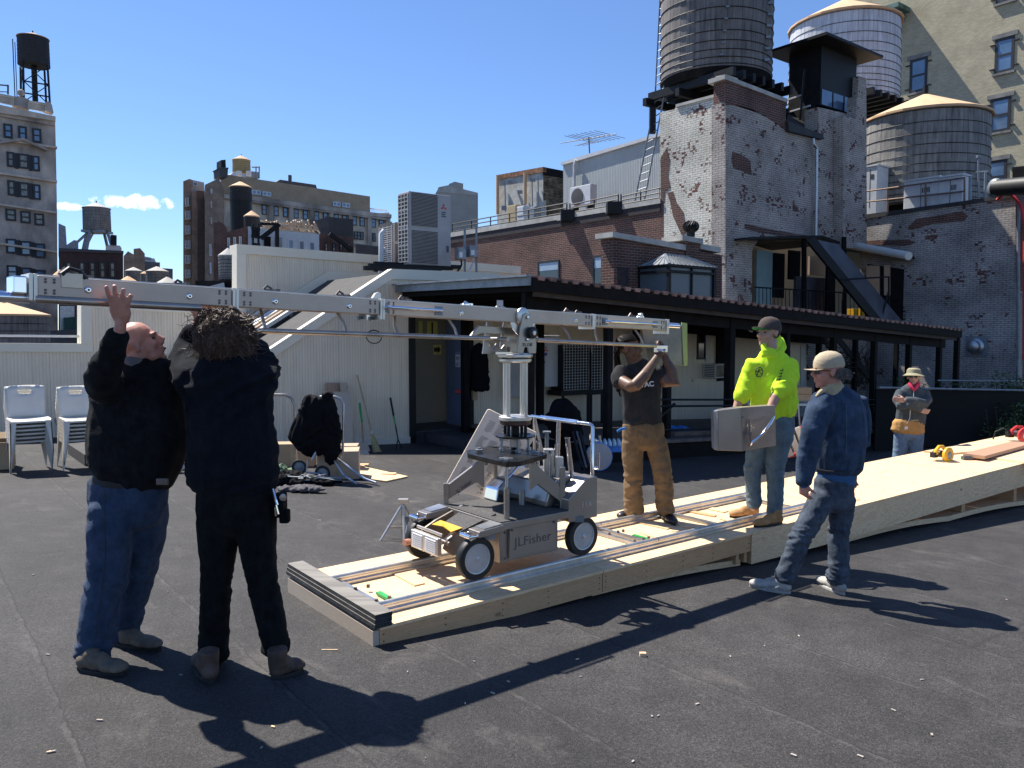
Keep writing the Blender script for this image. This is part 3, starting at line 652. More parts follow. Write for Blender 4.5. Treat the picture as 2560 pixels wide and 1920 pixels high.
# railing on posts
rl = empty('deck_railing', 'black double pipe railing between the front pergola posts', 'railing', UV(11, VP0+.32, gzuv(11, VP0+.32)))
mb = MB()
for h in (1.08, .96, .52):
    for ua, ub in ((10.0, 14.3), (15.6, 22.0)) if h < 1 or True else (): mb.tube([UV(ua, VP0+.24, gzuv(ua, VP0)+h), UV(ub, VP0+.24, gzuv(ub, VP0)+h)], .022, 6)
mb.build('pipe', M['black_metal'], rl)
mb = MB()
for a in (10.1, 12.9): mb.bar(UV(a, VP0+.26, gzuv(a, VP0)+.3), UV(a+1.2, VP0+.26, gzuv(a+1.2, VP0)+1.0), .04, .04)
mb.build('brace', M['black_metal'], rl)
dk = empty('deck', 'low dark timber deck under the pergola', 'deck', UV(15, 11.5, gzuv(15, 11.5)))
M['deck_wood'] = simple('deck_wood', (.14,.115,.10), .85, 0, 6, .35, .6, 3, .02, stretch=(1,1,1))
mb = MB()
def dz(u, v, h): return UV(u, v, gzuv(u, v)+h)
mb.prism([dz(9.2,9.55,.36), dz(21.9,9.55,.36), dz(21.9,13.5,.36), dz(9.2,13.5,.36)], (0,0,-.06)); mb.build('boards', M['deck_wood'], dk)
mb = MB(); mb.prism([dz(9.25,9.63,.0), dz(21.8,9.63,.0), dz(21.8,9.63,.29), dz(9.25,9.63,.29)], V*.05); mb.prism([dz(9.25,9.63,0), dz(9.25,9.63,.29), dz(9.25,13.4,.29), dz(9.25,13.4,0)], U*.05); mb.build('skirt', M['black_wood'], dk)
mb = MB(); mb.prism([dz(11.6,9.95,.37), dz(18,9.95,.37), dz(18,9.95,.45), dz(11.6,9.95,.45)], V*.14); mb.build('kerb_board', M['deck_wood'], dk)
# dark step in front of the doorway
st = MB(); st.prism([dz(8.25,12.1,.0), dz(9.9,12.1,0), dz(9.9,12.1,.2), dz(8.25,12.1,.2)], V*1.4); tag(st.build('step', M['dark_grey'], None), 'dark step in front of the blue door', 'step')
# ------------------------------------------------------------------ brick buildings
UT, VT, UR = 19.45, 14.8, 27.6
# red brick building with the roof railing
rb = empty('brick_building', 'red brick building with two dark windows and a black roof railing', 'building', onU(1400, 760, UT))
slab('u', UT, [(1105,830),(1105,592),(1660,500),(1660,900)], 4, M['brick_red'], 'wall', rb)
slab('u', UT-.06, [(1100,597),(1100,586),(1650,496),(1650,508)], .5, M['coping'], 'coping', rb)
slab('u', UT-.035, [(1105,612),(1105,597),(1650,509),(1650,528)], .1, simple('brick_soot', (.035,.028,.03), .85, 0, 8, .5, .4, 20), 'corbel', rb)  # dark brick band right under the coping
slab('u', UT-.16, [(1392,552),(1392,542),(1420,537),(1420,547)], .3, M['coping'], 'stone_block', rb)
slab('u', UT-.16, [(1512,532),(1512,522),(1542,517),(1542,527)], .3, M['coping'], 'stone_block', rb)
for (x0, y0, x1, y1) in ((1345,655,1399,706), (1483,640,1512,712)):
    w = window(rb, 'u', UT, x0, y0, x1, y1, 'glass_dark', 'frame_dark', .07, .03, 0, 0, None, 'lintel')
    s0, s1, z0, z1 = rect_on('u', UT, x0, y0, x1, y1); q = MB(); pbox(q, 'u', UT-.012, UT+.02, s0+.08, s1-.08, z1-(z1-z0)*.42, z1-.06); q.build('roller_blind', M['blind'], w)
rr = empty('roof_railing', 'black pipe railing along the top of the red brick wall', 'railing', onU(1400, 545, UT))
mb = MB()
for (xa, xb) in ((1131, 1417), (1425, 1546), (1553, 1650)):
    for off in (8, 20, 32):
        ya = 586-(xa-1131)*.163-off*.8; yb = 586-(xb-1131)*.163-off; mb.tube([onU(xa, ya, UT+.3), onU(xb, yb, UT+.3)], .025, 5)
    x = xa
    while x <= xb+1:
        y = 586-(x-1131)*.163; mb.tube([onU(x, y+2, UT+.3), onU(x, y-(26+(x-1131)*.012), UT+.3)], .025, 5); x += (xb-xa)/max(1, round((xb-xa)/50))
mb.build('rail', M['black_metal'], rr)
for i, x in enumerate((1419, 1535)):
    mb = MB(); p = onU(x, 540-(x-1419)*.163, UT-.1); mb.cbox(p, (.5,.5,.4), ROT if False else None); tag(mb.build('leader_head', M['black_metal'], None), ['black box hung on the brick parapet, left one of the two', 'black box hung on the brick parapet, right one of the two'][i], 'rain box', 'black boxes on the parapet')
# white corrugated penthouse behind the railing
ph = empty('penthouse', 'pale grey corrugated penthouse above the red brick wall', 'building', onU(1520, 560, 23))
slab('u', 23, [(1408,585),(1408,414),(1444,400),(1670,333),(1670,600)], 3, M['siding_grey'], 'wall', ph)
slab('u', 22.9, [(1402,413),(1402,406),(1446,392),(1670,326),(1670,334),(1446,401)], 3.3, M['white_metal'], 'eave', ph)
mb = MB(); mb.tube([onU(1440, 400, 22.85), onU(1436, 412, 22.85), onU(1436, 465, 22.85)], .06, 8); mb.build('downpipe', M['white_metal'], ph)
def cond_unit(name, label, on, c, x0, y0, x1, y1, depth, grp=None, mat='white_metal', fan=True):
    s0, s1, z0, z1 = rect_on(on, c, x0, y0, x1, y1)
    t = empty(name, label, 'air conditioner', P3(on, c, (s0+s1)/2, z0), grp)
    mb = MB(); pbox(mb, on, c, c+depth, s0, s1, z0+.06, z1); mb.build('casing', M[mat], t, bevel=.02)
    mb = MB()
    for s in (s0+(s1-s0)*.15, s1-(s1-s0)*.15): pbox(mb, on, c+.03, c+depth-.03, s-.03, s+.03, z0-.1, z0+.06)
    mb.build('feet', M['black_metal'], t)
    if fan:
        r = min((s1-s0)*.33, (z1-z0)*.4); cc = P3(on, c-.012, s0+(s1-s0)*.62 if on == 'u' else s0+(s1-s0)*.38, (z0+z1)/2); mb = MB()
        ax = V if on == 'u' else U; nrm = -(U if on == 'u' else V)
        mb.lathe([(r,0),(r,.02),(r*.2,.03),(0.001,.03)], 24, frame(cc, ax, Z, nrm)); mb.build('fan_grille', M['ac_grille'], t)
    return t
cond_unit('air_conditioner', 'small white outdoor fan unit standing by the corrugated penthouse', 'u', 21.6, 1424, 470, 1476, 513, .35)
# sooty brick bulkhead with rusty cap
sb = empty('rooftop_bulkhead', 'sooty patched brick bulkhead with rusty top edge and brown corner pipes', 'building', onU(1300, 560, 40))
slab('u', 40, [(1243,560),(1243,440),(1358,419),(1358,580)], .3, M['concrete'], 'left_wall', sb)
p = onU(1358, 500, 40); vv = uvof(p)[1]
slab('v', vv, [(1358,580),(1358,419),(1425,432),(1425,600)], 3.5, M['brick_sooty'], 'right_wall', sb)
slab('u', 39.9, [(1240,449),(1240,438),(1358,417),(1358,430)], .3, simple('rust', (.20,.09,.045), .8, 0, 3, .7), 'rusty_cap', sb)
slab('v', vv-.05, [(1357,437),(1357,417),(1425,430),(1425,448)], .3, M['black_wood'], 'dark_cap', sb)
for x, y0, y1 in ((1244, 440, 535), (1313, 432, 510)):
    mb = MB(); mb.tube([onU(x, y0, 39.6), onU(x, y1, 39.6)], .14, 10); mb.build('corner_pipe', M['roof_paper'], sb)
mb = MB()
for x, y0, y1 in ((1262,452,530),(1330,445,530),(1345,440,545)): mb.tube([onU(x, y0, 39.5), onU(x+2, y1, 39.5)], .05, 6)
for x, y, w, h in ((1275,455,22,12),(1300,480,16,14),(1332,450,16,14),(1260,520,18,20),(1325,525,20,20)): mb.cbox(onU(x, y, 39.6), (.4, w/60, h/60))
mb.build('conduit', M['galv_dull'], sb)
for i, (x0, y0, x1, y1, m, lb) in enumerate(((1268,515,1291,555,'collar_tan','beige cabinet behind the roof railing, left of the grey one'),(1292,517,1310,537,'white_metal','grey cabinet behind the roof railing, right of the beige one'),(1324,518,1338,545,'galv_dull','narrow grey box behind the roof railing, nearest the penthouse'))):
    s0, s1, z0, z1 = rect_on('u', 33, x0, y0, x1, y1); mb = MB(); pbox(mb, 'u', 33, 33.5, s0, s1, z0-.5, z1); pbox(mb, 'u', 32.97, 33, s0+.05, s1-.05, z0, z1-.06); tag(mb.build('electrical_cabinet', M[m], None, bevel=.02), lb, 'cabinet', 'cabinets on the brick roof')
# TV antenna
an = empty('tv_antenna', 'thin roof television antenna above the corrugated penthouse', 'antenna', onU(1473, 381, 24))
mb = MB(); base = onU(1474, 383, 24); top = onU(1472, 343, 24); mb.tube([base, top], .03, 6); mb.build('mast', M['dark_grey'], an)
mb = MB(); mb.tube([onU(1402, 358, 24), onU(1541, 335, 24)], .02, 5)
for x in (1450,1460,1468,1478,1490,1500,1512,1525): y = 358-(x-1402)*.165; c = onU(x, y, 24); mb.tube([c-U*.9+Z*.05, c+U*.9], .012, 4)
for x in (1460, 1468, 1480): c = onU(x, 358, 24); mb.tube([c-V*.5, c+V*.6], .012, 4)
mb.build('elements', M['dark_grey'], an)
# small brick block with coping, turbine vent and hipped skylight
VS = 14.0
kb = empty('brick_block', 'small dark red brick block with white coping beside the painted brick tower', 'building', onV(1650, 760, VS))
slab('v', VS, [(1535,780),(1535,590),(1805,638),(1805,800)], .46, M['brick_red'], 'wall', kb)
slab('v', VS-.08, [(1532,592),(1532,579),(1715,612),(1715,626)], .62, M['coping'], 'coping', kb)
slab('v', VS-.08, [(1752,622),(1752,609),(1802,618),(1802,632)], .62, M['coping'], 'coping', kb)
slab('v', VS-.05, [(1716,760),(1716,600),(1750,606),(1750,770)], .6, M['brick_red'], 'chimney', kb)
slab('v', VS-.12, [(1706,600),(1706,588),(1758,597),(1758,610)], .72, M['coping'], 'chimney_cap', kb)
slab('v', VS-.02, [(1545,752),(1545,668),(1572,668),(1572,752)], .03, bpy.data.materials['brick_soot'], 'dark_patch', kb)  # darker rectangle on the brick wall
tv = empty('turbine_vent', 'black ribbed turbine vent on the brick chimney cap', 'roof vent', onV(1727, 590, VS+.2))
c = onV(1727, 592, VS+.2); r = .20; mb = MB(); mb.cyl(c, c+Z*.14, .11, 14); mb.build('collar', M['black_metal'], tv)
mb = MB(); mb.ell((c.x, c.y, c.z+.27), (r*.82, r*.82, .15))
for k in range(20):
    a = 2*pi*k/20; pts = []
    for j in range(7):
        t = -1+2*j/6; rr_ = r*1.04*sqrt(max(.05, 1-t*t*.85)); aa = a+.5*t; pts.append((c.x+rr_*cos(aa), c.y+rr_*sin(aa), c.z+.27+.15*t))
    mb.tube(pts, .016, 4)
mb.build('vanes', M['black_metal'], tv, smooth=True)
hs = empty('hipped_skylight', 'wire glass hipped skylight box against the brick block', 'skylight', onV(1680, 750, 13.6))
a = onV(1672, 700, 13.0); ua, va = uvof(a); zt = onV(1672, 664, 13.0).z; zb = onV(1672, 748, 13.0).z; ub = uvof(onV(1785, 680, 13.0))[0]; vb = VS+.0
M['wire_glass'] = simple('wire_glass', (.085,.11,.13), .35, 0, 120, .5, spec=.6); M['wire_glass_top'] = simple('wire_glass_top', (.20,.215,.215), .35, 0, 90, .35, spec=.6)
ul = ua-.0; vl = va+1.0
mb = MB(); mb.box((ua+.03, va+.03, zb), (ub, vl, zt-.03), ROT); mb.build('glass_sides', M['wire_glass'], hs)
mb = MB()
for (x, y) in ((ua, va), (ub, va), (ua, vl)): mb.box((x-.03, y-.03, zb), (x+.05, y+.05, zt), ROT)
mb.box(((ua+ub)/2-.02, va-.01, zb), ((ua+ub)/2+.03, va+.04, zt), ROT)
for z in (zb, zt-.02, zt-.16): mb.box((ua-.05, va-.05, z), (ub+.04, va+.03, z+.06), ROT); mb.box((ua-.049, va+.03, z+.001), (ua+.03, vl, z+.059), ROT)
mb.build('frame', M['black_metal'], hs)
zr = onV(1666, 636, 13.5).z; ma = UV(ua+.42, va+.5, zr); mbp = UV(ub-.45, va+.5, zr-.02)
mb = MB(); A = UV(ua-.06, va-.06, zt+.04); B = UV(ub+.06, va-.06, zt+.04); Cc = UV(ub+.06, vl, zt+.04); D = UV(ua-.06, vl, zt+.04)
mb.add([A, B, Cc, D, ma, mbp], [(0,1,5,4),(1,2,5),(2,3,4,5),(3,0,4),(0,3,2,1)]); mb.build('glass_roof', M['wire_glass_top'], hs)
mb = MB(); mb.bar(A, ma, .06, .04); mb.bar(B, mbp, .05, .04); mb.bar(ma, mbp, .07, .05)
for k in range(1, 12): t = k/12; mb.bar(A.lerp(B, t)+Z*.01, (ma.lerp(mbp, max(0, min(1, (t-.18)/.64))))+Z*.01, .022, .02)
for k in range(1, 6): t = k/6; mb.bar(A.lerp(D, t)+Z*.01, ma+Z*.01, .022, .02)
mb.build('ribs', M['galv_dull'], hs)
# ---- painted brick tower
tw = empty('brick_tower', 'tall flaking white painted brick tower carrying the dark water tank', 'building', onV(1813, 800, VT))
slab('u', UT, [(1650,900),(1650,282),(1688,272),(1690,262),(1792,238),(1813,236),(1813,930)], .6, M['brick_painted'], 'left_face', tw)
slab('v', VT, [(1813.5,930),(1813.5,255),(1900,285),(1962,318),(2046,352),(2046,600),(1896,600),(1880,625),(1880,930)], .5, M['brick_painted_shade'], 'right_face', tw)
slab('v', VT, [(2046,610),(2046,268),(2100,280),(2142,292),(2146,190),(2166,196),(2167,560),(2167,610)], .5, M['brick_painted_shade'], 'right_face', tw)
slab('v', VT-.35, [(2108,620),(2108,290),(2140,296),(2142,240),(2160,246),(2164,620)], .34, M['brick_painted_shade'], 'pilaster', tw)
slab('v', VT-.02, [(1815,262),(1815,194),(1965,254),(1965,326),(1930,300),(1880,272),(1840,262)], .44, M['brick_red'], 'red_parapet', tw)
slab('u', UT-.02, [(1792,262),(1792,196),(1814,191),(1814,262)], .44, M['brick_red'], 'red_parapet', tw)
slab('v', VT-.07, [(1812,197),(1812,186),(1967,246),(1967,256)], .6, M['coping'], 'coping', tw)
slab('u', UT-.07, [(1789,199),(1789,191),(1813,186),(1813,196)], .6, M['coping'], 'coping', tw)
slab('u', UT-.05, [(1689,268),(1689,261),(1792,234),(1792,241)], .6, M['coping'], 'lower_coping', tw)
slab('u', UT-.012, [(1652,500),(1652,392),(1666,372),(1674,398),(1670,440),(1676,470),(1662,480),(1660,505)], .02, M['brick_red'], 'bare_patch', tw)
slab('u', UT-.012, [(1668,482),(1682,478),(1690,505),(1708,530),(1712,556),(1722,572),(1706,592),(1694,566),(1682,540),(1676,508)], .02, M['brick_red'], 'bare_patch', tw)
slab('v', VT-.012, [(1829,398),(1832,378),(1860,390),(1876,402),(1880,438),(1862,430),(1834,420)], .02, M['brick_red'], 'bare_patch', tw)
slab('v', VT-.012, [(1862,572),(1862,560),(1990,585),(2030,590),(2030,600),(1990,600)], .02, M['brick_red'], 'bare_patch', tw)
mb = MB(); mb.prism([onV(1962, 305, VT-.02), onV(1965, 330, VT-.02), onV(2050, 350, VT-.02), onV(2050, 338, VT-.02)], V*(-.12)); mb.build('gutter', M['tar'], tw)
mb = MB(); mb.tube([onV(2033, 346, VT-.14), onV(2034, 360, VT-.14), onV(2042, 372, VT-.14), onV(2040, 590, VT-.14)], .05, 8); mb.build('downpipe', M['galv'], tw)
# black steel tank house on the tower
bb = empty('vent_house', 'black sheet metal vent house with an overhanging flat roof on the painted tower', 'building', onV(2052, 350, 15.0))
p = onV(2052, 200, 15.0); uc = uvof(p)[0]; zt = onV(2052, 112, 15.0).z; zb = onV(2052, 345, 15.0).z; ur = uvof(onV(2142, 150, 15.0))[0]; vl = uvof(onU(1972, 200, uc))[1]
mb = MB(); mb.box((uc, 15.0, onV(2052, 262, 15).z), (ur, vl, zt), ROT); mb.box((uc-.02, 15.2, zb-.3), (ur-.05, vl-.01, onV(2052, 262, 15).z-.004), ROT); mb.build('casing', M['black_metal'], bb)
mb = MB(); mb.box((uc-.75, 15.0-.62, zt), (ur+.62, vl+.5, zt+.09), ROT); mb.build('roof', M['black_metal'], bb)
mb = MB()
za, zc = onV(2052, 262, 15).z, onV(2052, 222, 15).z
for i in range(3): s = uc+.06+i*(ur-uc-.1)/3; mb.box((s, 14.975, za+.02), (s+(ur-uc-.1)/3-.1, 14.995, zc), ROT)
mb.build('side_window', M['glass'], bb)
mb = MB(); mb.box((uc-.6, vl-.2, zb+.1), (uc-.02, vl, zb+1.1), ROT); mb.tube([onU(2000, 300, uc-.3), onU(2012, 172, uc-.3)], .035, 6); mb.build('side_shed', M['black_metal'], bb)
mb = MB(); mb.bar(onU(1962, 283, uc-.25), onU(2026, 264, uc-.25), .04, .05); mb.bar(onU(1962, 252, uc-.25), onU(2002, 238, uc-.25), .04, .05); mb.build('rail', M['white_metal'], bb)
# grey lean-to tar flashing below it
mb = MB(); mb.prism([onV(1963, 318, VT+.1), onV(2046, 352, VT+.1), onV(2046, 300, VT+1.2), onV(1970, 285, VT+1.2)], (0,0,-.1)); mb.build('tar_roof', M['tar'], tw)
# ---- big dark tank on the tower
t1, b1, r1, h1 = tank('huge dark weathered wooden water tank on the brick tower, cropped by the top edge', 1788, -40, 208, 268, 27, 'tank_dark', None, bands=10, taper=-.015)
mb = MB(); mb.lathe([(r1*.99, -.02), (r1*.93, -.25), (0.001, -.25)], 40, Matrix.Translation(b1)); mb.build('base', M['black_wood'], t1)
mb = MB()
for k in range(-3, 4): mb.bar(b1+U*k*.5-V*1.9-Z*.38, b1+U*k*.5+V*1.55-Z*.38, .14, .26)
for k in (-1.4, 0, 1.4): mb.bar(b1+V*k-U*1.9-Z*.62, b1+V*k+U*1.9-Z*.62, .16, .24)
for a, b in ((-1.5,-1.4),(1.5,-1.4),(-1.5,1.4),(1.5,1.4)): q = b1+U*a+V*b; mb.bar(q-Z*.74, q-Z*1.6, .2, .2, up=(1,0,0))
mb.build('dunnage_beams', M['black_metal'], t1)
mb = MB(); random.seed(2)
for i in range(8):
    zz = b1.z+.3+i*.36; a = atan2(-1, .55)+.25+i*.02; mb.cbox((b1.x+(r1+.03)*cos(a), b1.y+(r1+.03)*sin(a), zz), (.16,.10,.08)); a -= .9; mb.cbox((b1.x+(r1+.03)*cos(a), b1.y+(r1+.03)*sin(a), zz), (.10,.08,.05))
mb.build('hoop_lugs', M['galv_dull'], t1)
# long ladder
ld = empty('ladder', 'long thin steel ladder leaning up to the dark water tank', 'ladder', onU(1597, 500, 20.5))
mb = MB()
A0, A1, A2 = onU(1585, 515, 20.2), onU(1637, 255, 20.4), onU(1651, -20, 20.6)
B0, B1, B2 = onU(1610, 508, 20.2), onU(1660, 240, 20.4), onU(1665, -20, 20.6)
mb.tube([A0, A1, A2], .028, 6); mb.tube([B0, B1, B2], .028, 6)
for i in range(26):
    t = i/26; a = A0.lerp(A1, t*2) if t < .5 else A1.lerp(A2, t*2-1); b = B0.lerp(B1, t*2) if t < .5 else B1.lerp(B2, t*2-1); mb.tube([a, b], .018, 5)
mb.build('rails_and_rungs', M['galv_dull'], ld)
# ---- grey painted wall at right with the corner
gw = empty('grey_brick_building', 'grey painted brick building at the right with a sheltered balcony in its inner corner', 'building', onU(2300, 900, UR))
slab('u', UR, [(2150,1010),(2150,545),(2196,537),(2510,497),(2540,490),(2540,1040)], .5, M['brick_grey'], 'long_wall', gw)
slab('u', UR-.05, [(2150,549),(2150,538),(2541,484),(2541,492)], .6, M['tar'], 'coping', gw)
slab('v', uvof(onU(2541, 700, UR))[1]-.001, [(2541,1040),(2541,484),(2640,520),(2640,1060)], .02, M['brick_red'], 'end_wall', gw)
slab('u', UR-.012, [(2268,570),(2290,548),(2405,528),(2420,540),(2410,552),(2330,560),(2280,575)], .02, M['brick_red'], 'bare_patch', gw)
slab('u', UR-.012, [(2160,612),(2160,602),(2270,598),(2290,606),(2270,614)], .02, M['brick_red'], 'bare_patch', gw)
# exhaust cap on wall
ex = empty('exhaust_hood', 'round silver exhaust cap on the grey brick wall', 'vent', onU(2441, 880, UR))
c = onU(2441, 866, UR-.01); mb = MB(); mb.lathe([(.26,0),(.26,.10),(.19,.14),(.18,.30),(.10,.34),(0.001,.34)], 24, frame(c, V, Z, -U)); mb.build('cap', M['galv'], ex, smooth=True)
mb = MB(); c2 = c+U*.01; mb.box((uvof(c2)[0]-.03, uvof(c2)[1]-.33, c2.z-.33), (uvof(c2)[0], uvof(c2)[1]+.33, c2.z+.33), ROT); mb.build('plate', M['galv_dull'], ex)
# ---- wall behind stairs (lower right face) and balcony alcove
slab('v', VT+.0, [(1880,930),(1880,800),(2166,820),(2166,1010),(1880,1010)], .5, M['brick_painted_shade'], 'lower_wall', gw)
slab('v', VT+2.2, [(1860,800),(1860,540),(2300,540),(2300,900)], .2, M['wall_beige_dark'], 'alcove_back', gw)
al = empty('balcony', 'dark sheltered balcony with railing above the pergola, in the corner of the brick walls', 'balcony', onV(2000, 790, VT))
mb = MB(); mb.prism([onV(1878, 592, VT-.6), onV(2056, 588, VT-.6), onV(2100, 604, VT-.6), onV(2100, 610, VT-.6), onV(2056, 595, VT-.6), onV(1878, 597, VT-.6)], V*2.6); mb.build('canopy', M['black_metal'], al)
f0 = onV(1880, 812, VT-.7); f1 = onV(2180, 835, VT-.7); mb = MB(); mb.prism([f0, f1, f1+V*2.8, f0+V*2.8], (0,0,-.12)); mb.build('floor', M['black_wood'], al)
for x0, y0, x1, y1, c, m, nm in ((1893,625,1929,775,VT+.4,'door_teal','teal_door'),(1936,632,1960,745,VT+.5,'black_wood','dark_door'),(2025,640,2064,690,VT+.6,'tan_panel','wall_panel'),(1990,690,2068,790,VT+.2,'slab','dark_cabinet'),(1975,625,2000,700,VT+.6,'black_wood','dark_door'),(2070,640,2086,800,VT-.2,'black_wood','door_edge')):
    s0, s1, z0, z1 = rect_on('v', c, x0, y0, x1, y1); mb = MB(); pbox(mb, 'v', c, c+.08, s0, s1, z0, z1); mb.build(nm, M[m], al)
mb = MB()
for x in (2010, 2110): mb.bar(onV(x, 592, VT-.4), onV(x, 820, VT-.4), .12, .12, up=(1,0,0))
mb.build('support_post', M['black_wood'], al)
mb = MB()
mb.tube([onV(1887, 718, VT-.65), onV(2180, 736, VT-.65)], .025, 6); mb.tube([onV(1887, 800, VT-.65), onV(2180, 822, VT-.65)], .02, 6)
x = 1888
while x < 2180: mb.tube([onV(x, 718+(x-1887)*.061, VT-.65), onV(x, 803+(x-1887)*.07, VT-.65)], .011, 4); x += 9.5
mb.build('balustrade', M['black_metal'], al)
for i, x in enumerate((2135, 2150)):
    mb = MB(); s0, s1, z0, z1 = rect_on('v', VT-.3, x, 772, x+11, 798); pbox(mb, 'v', VT-.3, VT-.05, s0, s1, z0, z1)
    for q in range(3): pbox(mb, 'v', VT-.31, VT-.3, s0, s1, z0+(z1-z0)*(.2+.3*q), z0+(z1-z0)*(.26+.3*q))
    tag(mb.build('yellow_crate', M['yellow_paint'], None, bevel=.01), ('left', 'right')[i]+' one of the two yellow boxes on the balcony', 'crate', 'yellow boxes on the balcony')
# sloping stair enclosure
sc_ = empty('stair_chute', 'dark sloping metal stair cover coming down from the balcony canopy', 'stair', onV(2150, 800, 13.2))
mb = MB(); mb.prism([onV(2028, 596, 13.6), onV(2094, 610, 13.6), onV(2268, 818, 12.6), onV(2206, 812, 12.6)], V*.12-Z*.05); mb.build('cover', M['slab'], sc_)
mb = MB(); mb.bar(onV(2024, 596, 13.55), onV(2204, 818, 12.55), .12, .26); mb.build('stringer', M['black_metal'], sc_)
mb = MB(); mb.bar(onV(2034, 600, 13.53), onV(2212, 816, 12.53), .03, .05); mb.build('edge_strip', M['rust_tile'], sc_)
mb = MB(); mb.tube([onV(2104, 699, 12.9), onV(2222, 692, 12.9), onV(2222, 812, 12.9)], .03, 6); mb.tube([onV(2221, 730, 12.9), onV(2200, 810, 12.7)], .03, 6); mb.build('handrail', M['black_metal'], sc_)
# awning over the second opening in the long wall
aw = empty('rolled_awning', 'white rolled up awning over the opening beside the sloping stair', 'awning', onU(2180, 640, 26.9))
mb = MB(); mb.tube([onU(2090, 606, 26.8), onU(2272, 640, 24.9)], .13, 12); mb.build('roll', M['white_paint'], aw, smooth=True)
mb = MB(); mb.prism([onU(2100, 610, 27.2), onU(2268, 636, 27.2), onU(2268, 645, 27.0), onU(2100, 618, 27.0)], U*.6); mb.build('soffit', M['black_metal'], aw)
slab('u', UR-.25, [(2168,660),(2252,672),(2248,812),(2168,812)], .24, M['black_wood'], 'dark_opening', gw)
slab('u', UR-.30, [(2166,664),(2198,664),(2198,742),(2166,742)], .05, M['tan_panel'], 'boarded_window', gw)
slab('u', UR-.30, [(2210,662),(2224,662),(2224,738),(2210,738)], .05, M['tan_panel'], 'boarded_window', gw)
# iron stair under the pergola end
ir = empty('iron_stair', 'black iron stair going down behind the pergola posts', 'stair', onV(2100, 1000, 13.0))
mb = MB()
for o in (0, 36): mb.bar(onV(2052+o, 838, 13.3), onV(2150+o, 960, 13.3), .05, .2)
for k in range(10): t = k/10; a = onV(2052+98*t, 845+122*t, 13.3); b = onV(2088+98*t, 845+122*t, 13.3); mb.bar(a, b, .22, .03, up=(0,0,1))
mb.build('flight', M['black_metal'], ir)
# railings / clutter on long wall roof
pr = empty('pipe_railing', 'rusty pipe railing on top of the grey brick wall', 'railing', onU(2300, 530, UR+.3))
mb = MB()
for ya, yb, xa, xb in ((480,444,2155,2413),(506,478,2155,2413)): mb.tube([onU(xa, ya, UR+.3), onU(xb, yb, UR+.3)], .03, 6)
for x, y0, y1 in ((2160,480,545),(2219,472,540),(2314,457,527),(2411,443,512)): mb.tube([onU(x, y0, UR+.3), onU(x, y1, UR+.3)], .03, 6)
mb.build('rail', simple('rusty_pipe', (.20,.13,.09), .7, .3, 8, .5), pr)
def cab(label, x0, y0, x1, y1, u, d, ridge=None):
    s0, s1, z0, z1 = rect_on('u', u, x0, y0, x1, y1); t = empty('equipment_cabinet', label, 'cabinet', P3('u', u, (s0+s1)/2, z0), 'white cabinets on the grey brick roof')
    mb = MB(); pbox(mb, 'u', u, u+d, s0, s1, z0-.6, z1); mb.build('case', M['white_metal'], t, bevel=.02)
    mb = MB(); pbox(mb, 'u', u-.03, u+d+.03, s0-.03, s1+.03, z1+.003, z1+.06); mb.build('lid', M['white_metal'], t)
    mb = MB(); pbox(mb, 'u', u-.006, u, (s0+s1)/2-.01, (s0+s1)/2+.01, z0-.3, z1-.1)
    for k in range(4): q = s0+(s1-s0)*(.25+.06*k); pbox(mb, 'u', u-.01, u, q, q+(s1-s0)*.035, z1-.45, z1-.28)
    mb.build('door_gap', M['dark_grey'], t)
cab('large white equipment cabinet with louvres behind the rusty railing', 2260, 456, 2345, 530, UR+.5, .6)
cab('white cabinet with a door, right part of the large cabinet group', 2347, 446, 2404, 524, UR+.45, .6)
cab('plain white cabinet hung next to the tower corner', 2158, 420, 2192, 496, UR+.8, .8)
# fat black duct at the right edge
du = empty('duct', 'fat black insulated duct with a pale elbow at the right edge', 'duct', onU(2530, 490, UR-1))
mb = MB(); mb.tube([onU(2490, 470, UR-.6), onU(2700, 452, UR-1.6)], .26, 16); mb.build('pipe', M['rubber'], du, smooth=True)
mb = MB(); mb.ell(tuple(onU(2488, 470, UR-.6)), (.2,.3,.3)); mb.build('elbow', M['galv_dull'], du, smooth=True)
mb = MB(); mb.tube([onU(2492, 500, UR-.3), onU(2510, 486, UR-.3), onU(2532, 488, UR-.3), onU(2552, 512, UR-.3), onU(2562, 560, UR-.3), onU(2560, 900, UR-.3)], .05, 8); tag(mb.build('hose', M['ink_red'], None, smooth=True), 'orange red hose draped over the right corner of the grey wall', 'hose')
mb = MB(); mb.tube([onU(2546, 520, UR-.2), onU(2545, 975, UR-.2)], .05, 8); mb.build('downpipe', M['galv_dull'], gw)
# small mast with lamp on roof
mb = MB(); mb.tube([onU(2447, 520, UR+.5), onU(2446, 395, UR+.5)], .03, 6); mb.tube([onU(2446, 395, UR+.5), onU(2446, 388, UR+.5)], .07, 8); mb.tube([onU(2462, 505, UR+.5), onU(2464, 430, UR+.5)], .04, 6); mb.tube([onU(2425, 512, UR+.5), onU(2426, 440, UR+.5)], .05, 6); mb.bar(onU(2440, 430, UR+.5), onU(2470, 428, UR+.5), .05); tag(mb.build('vent_pipes', M['galv_dull'], None), 'thin grey vent pipes by the right end of the rusty railing', 'pipe')
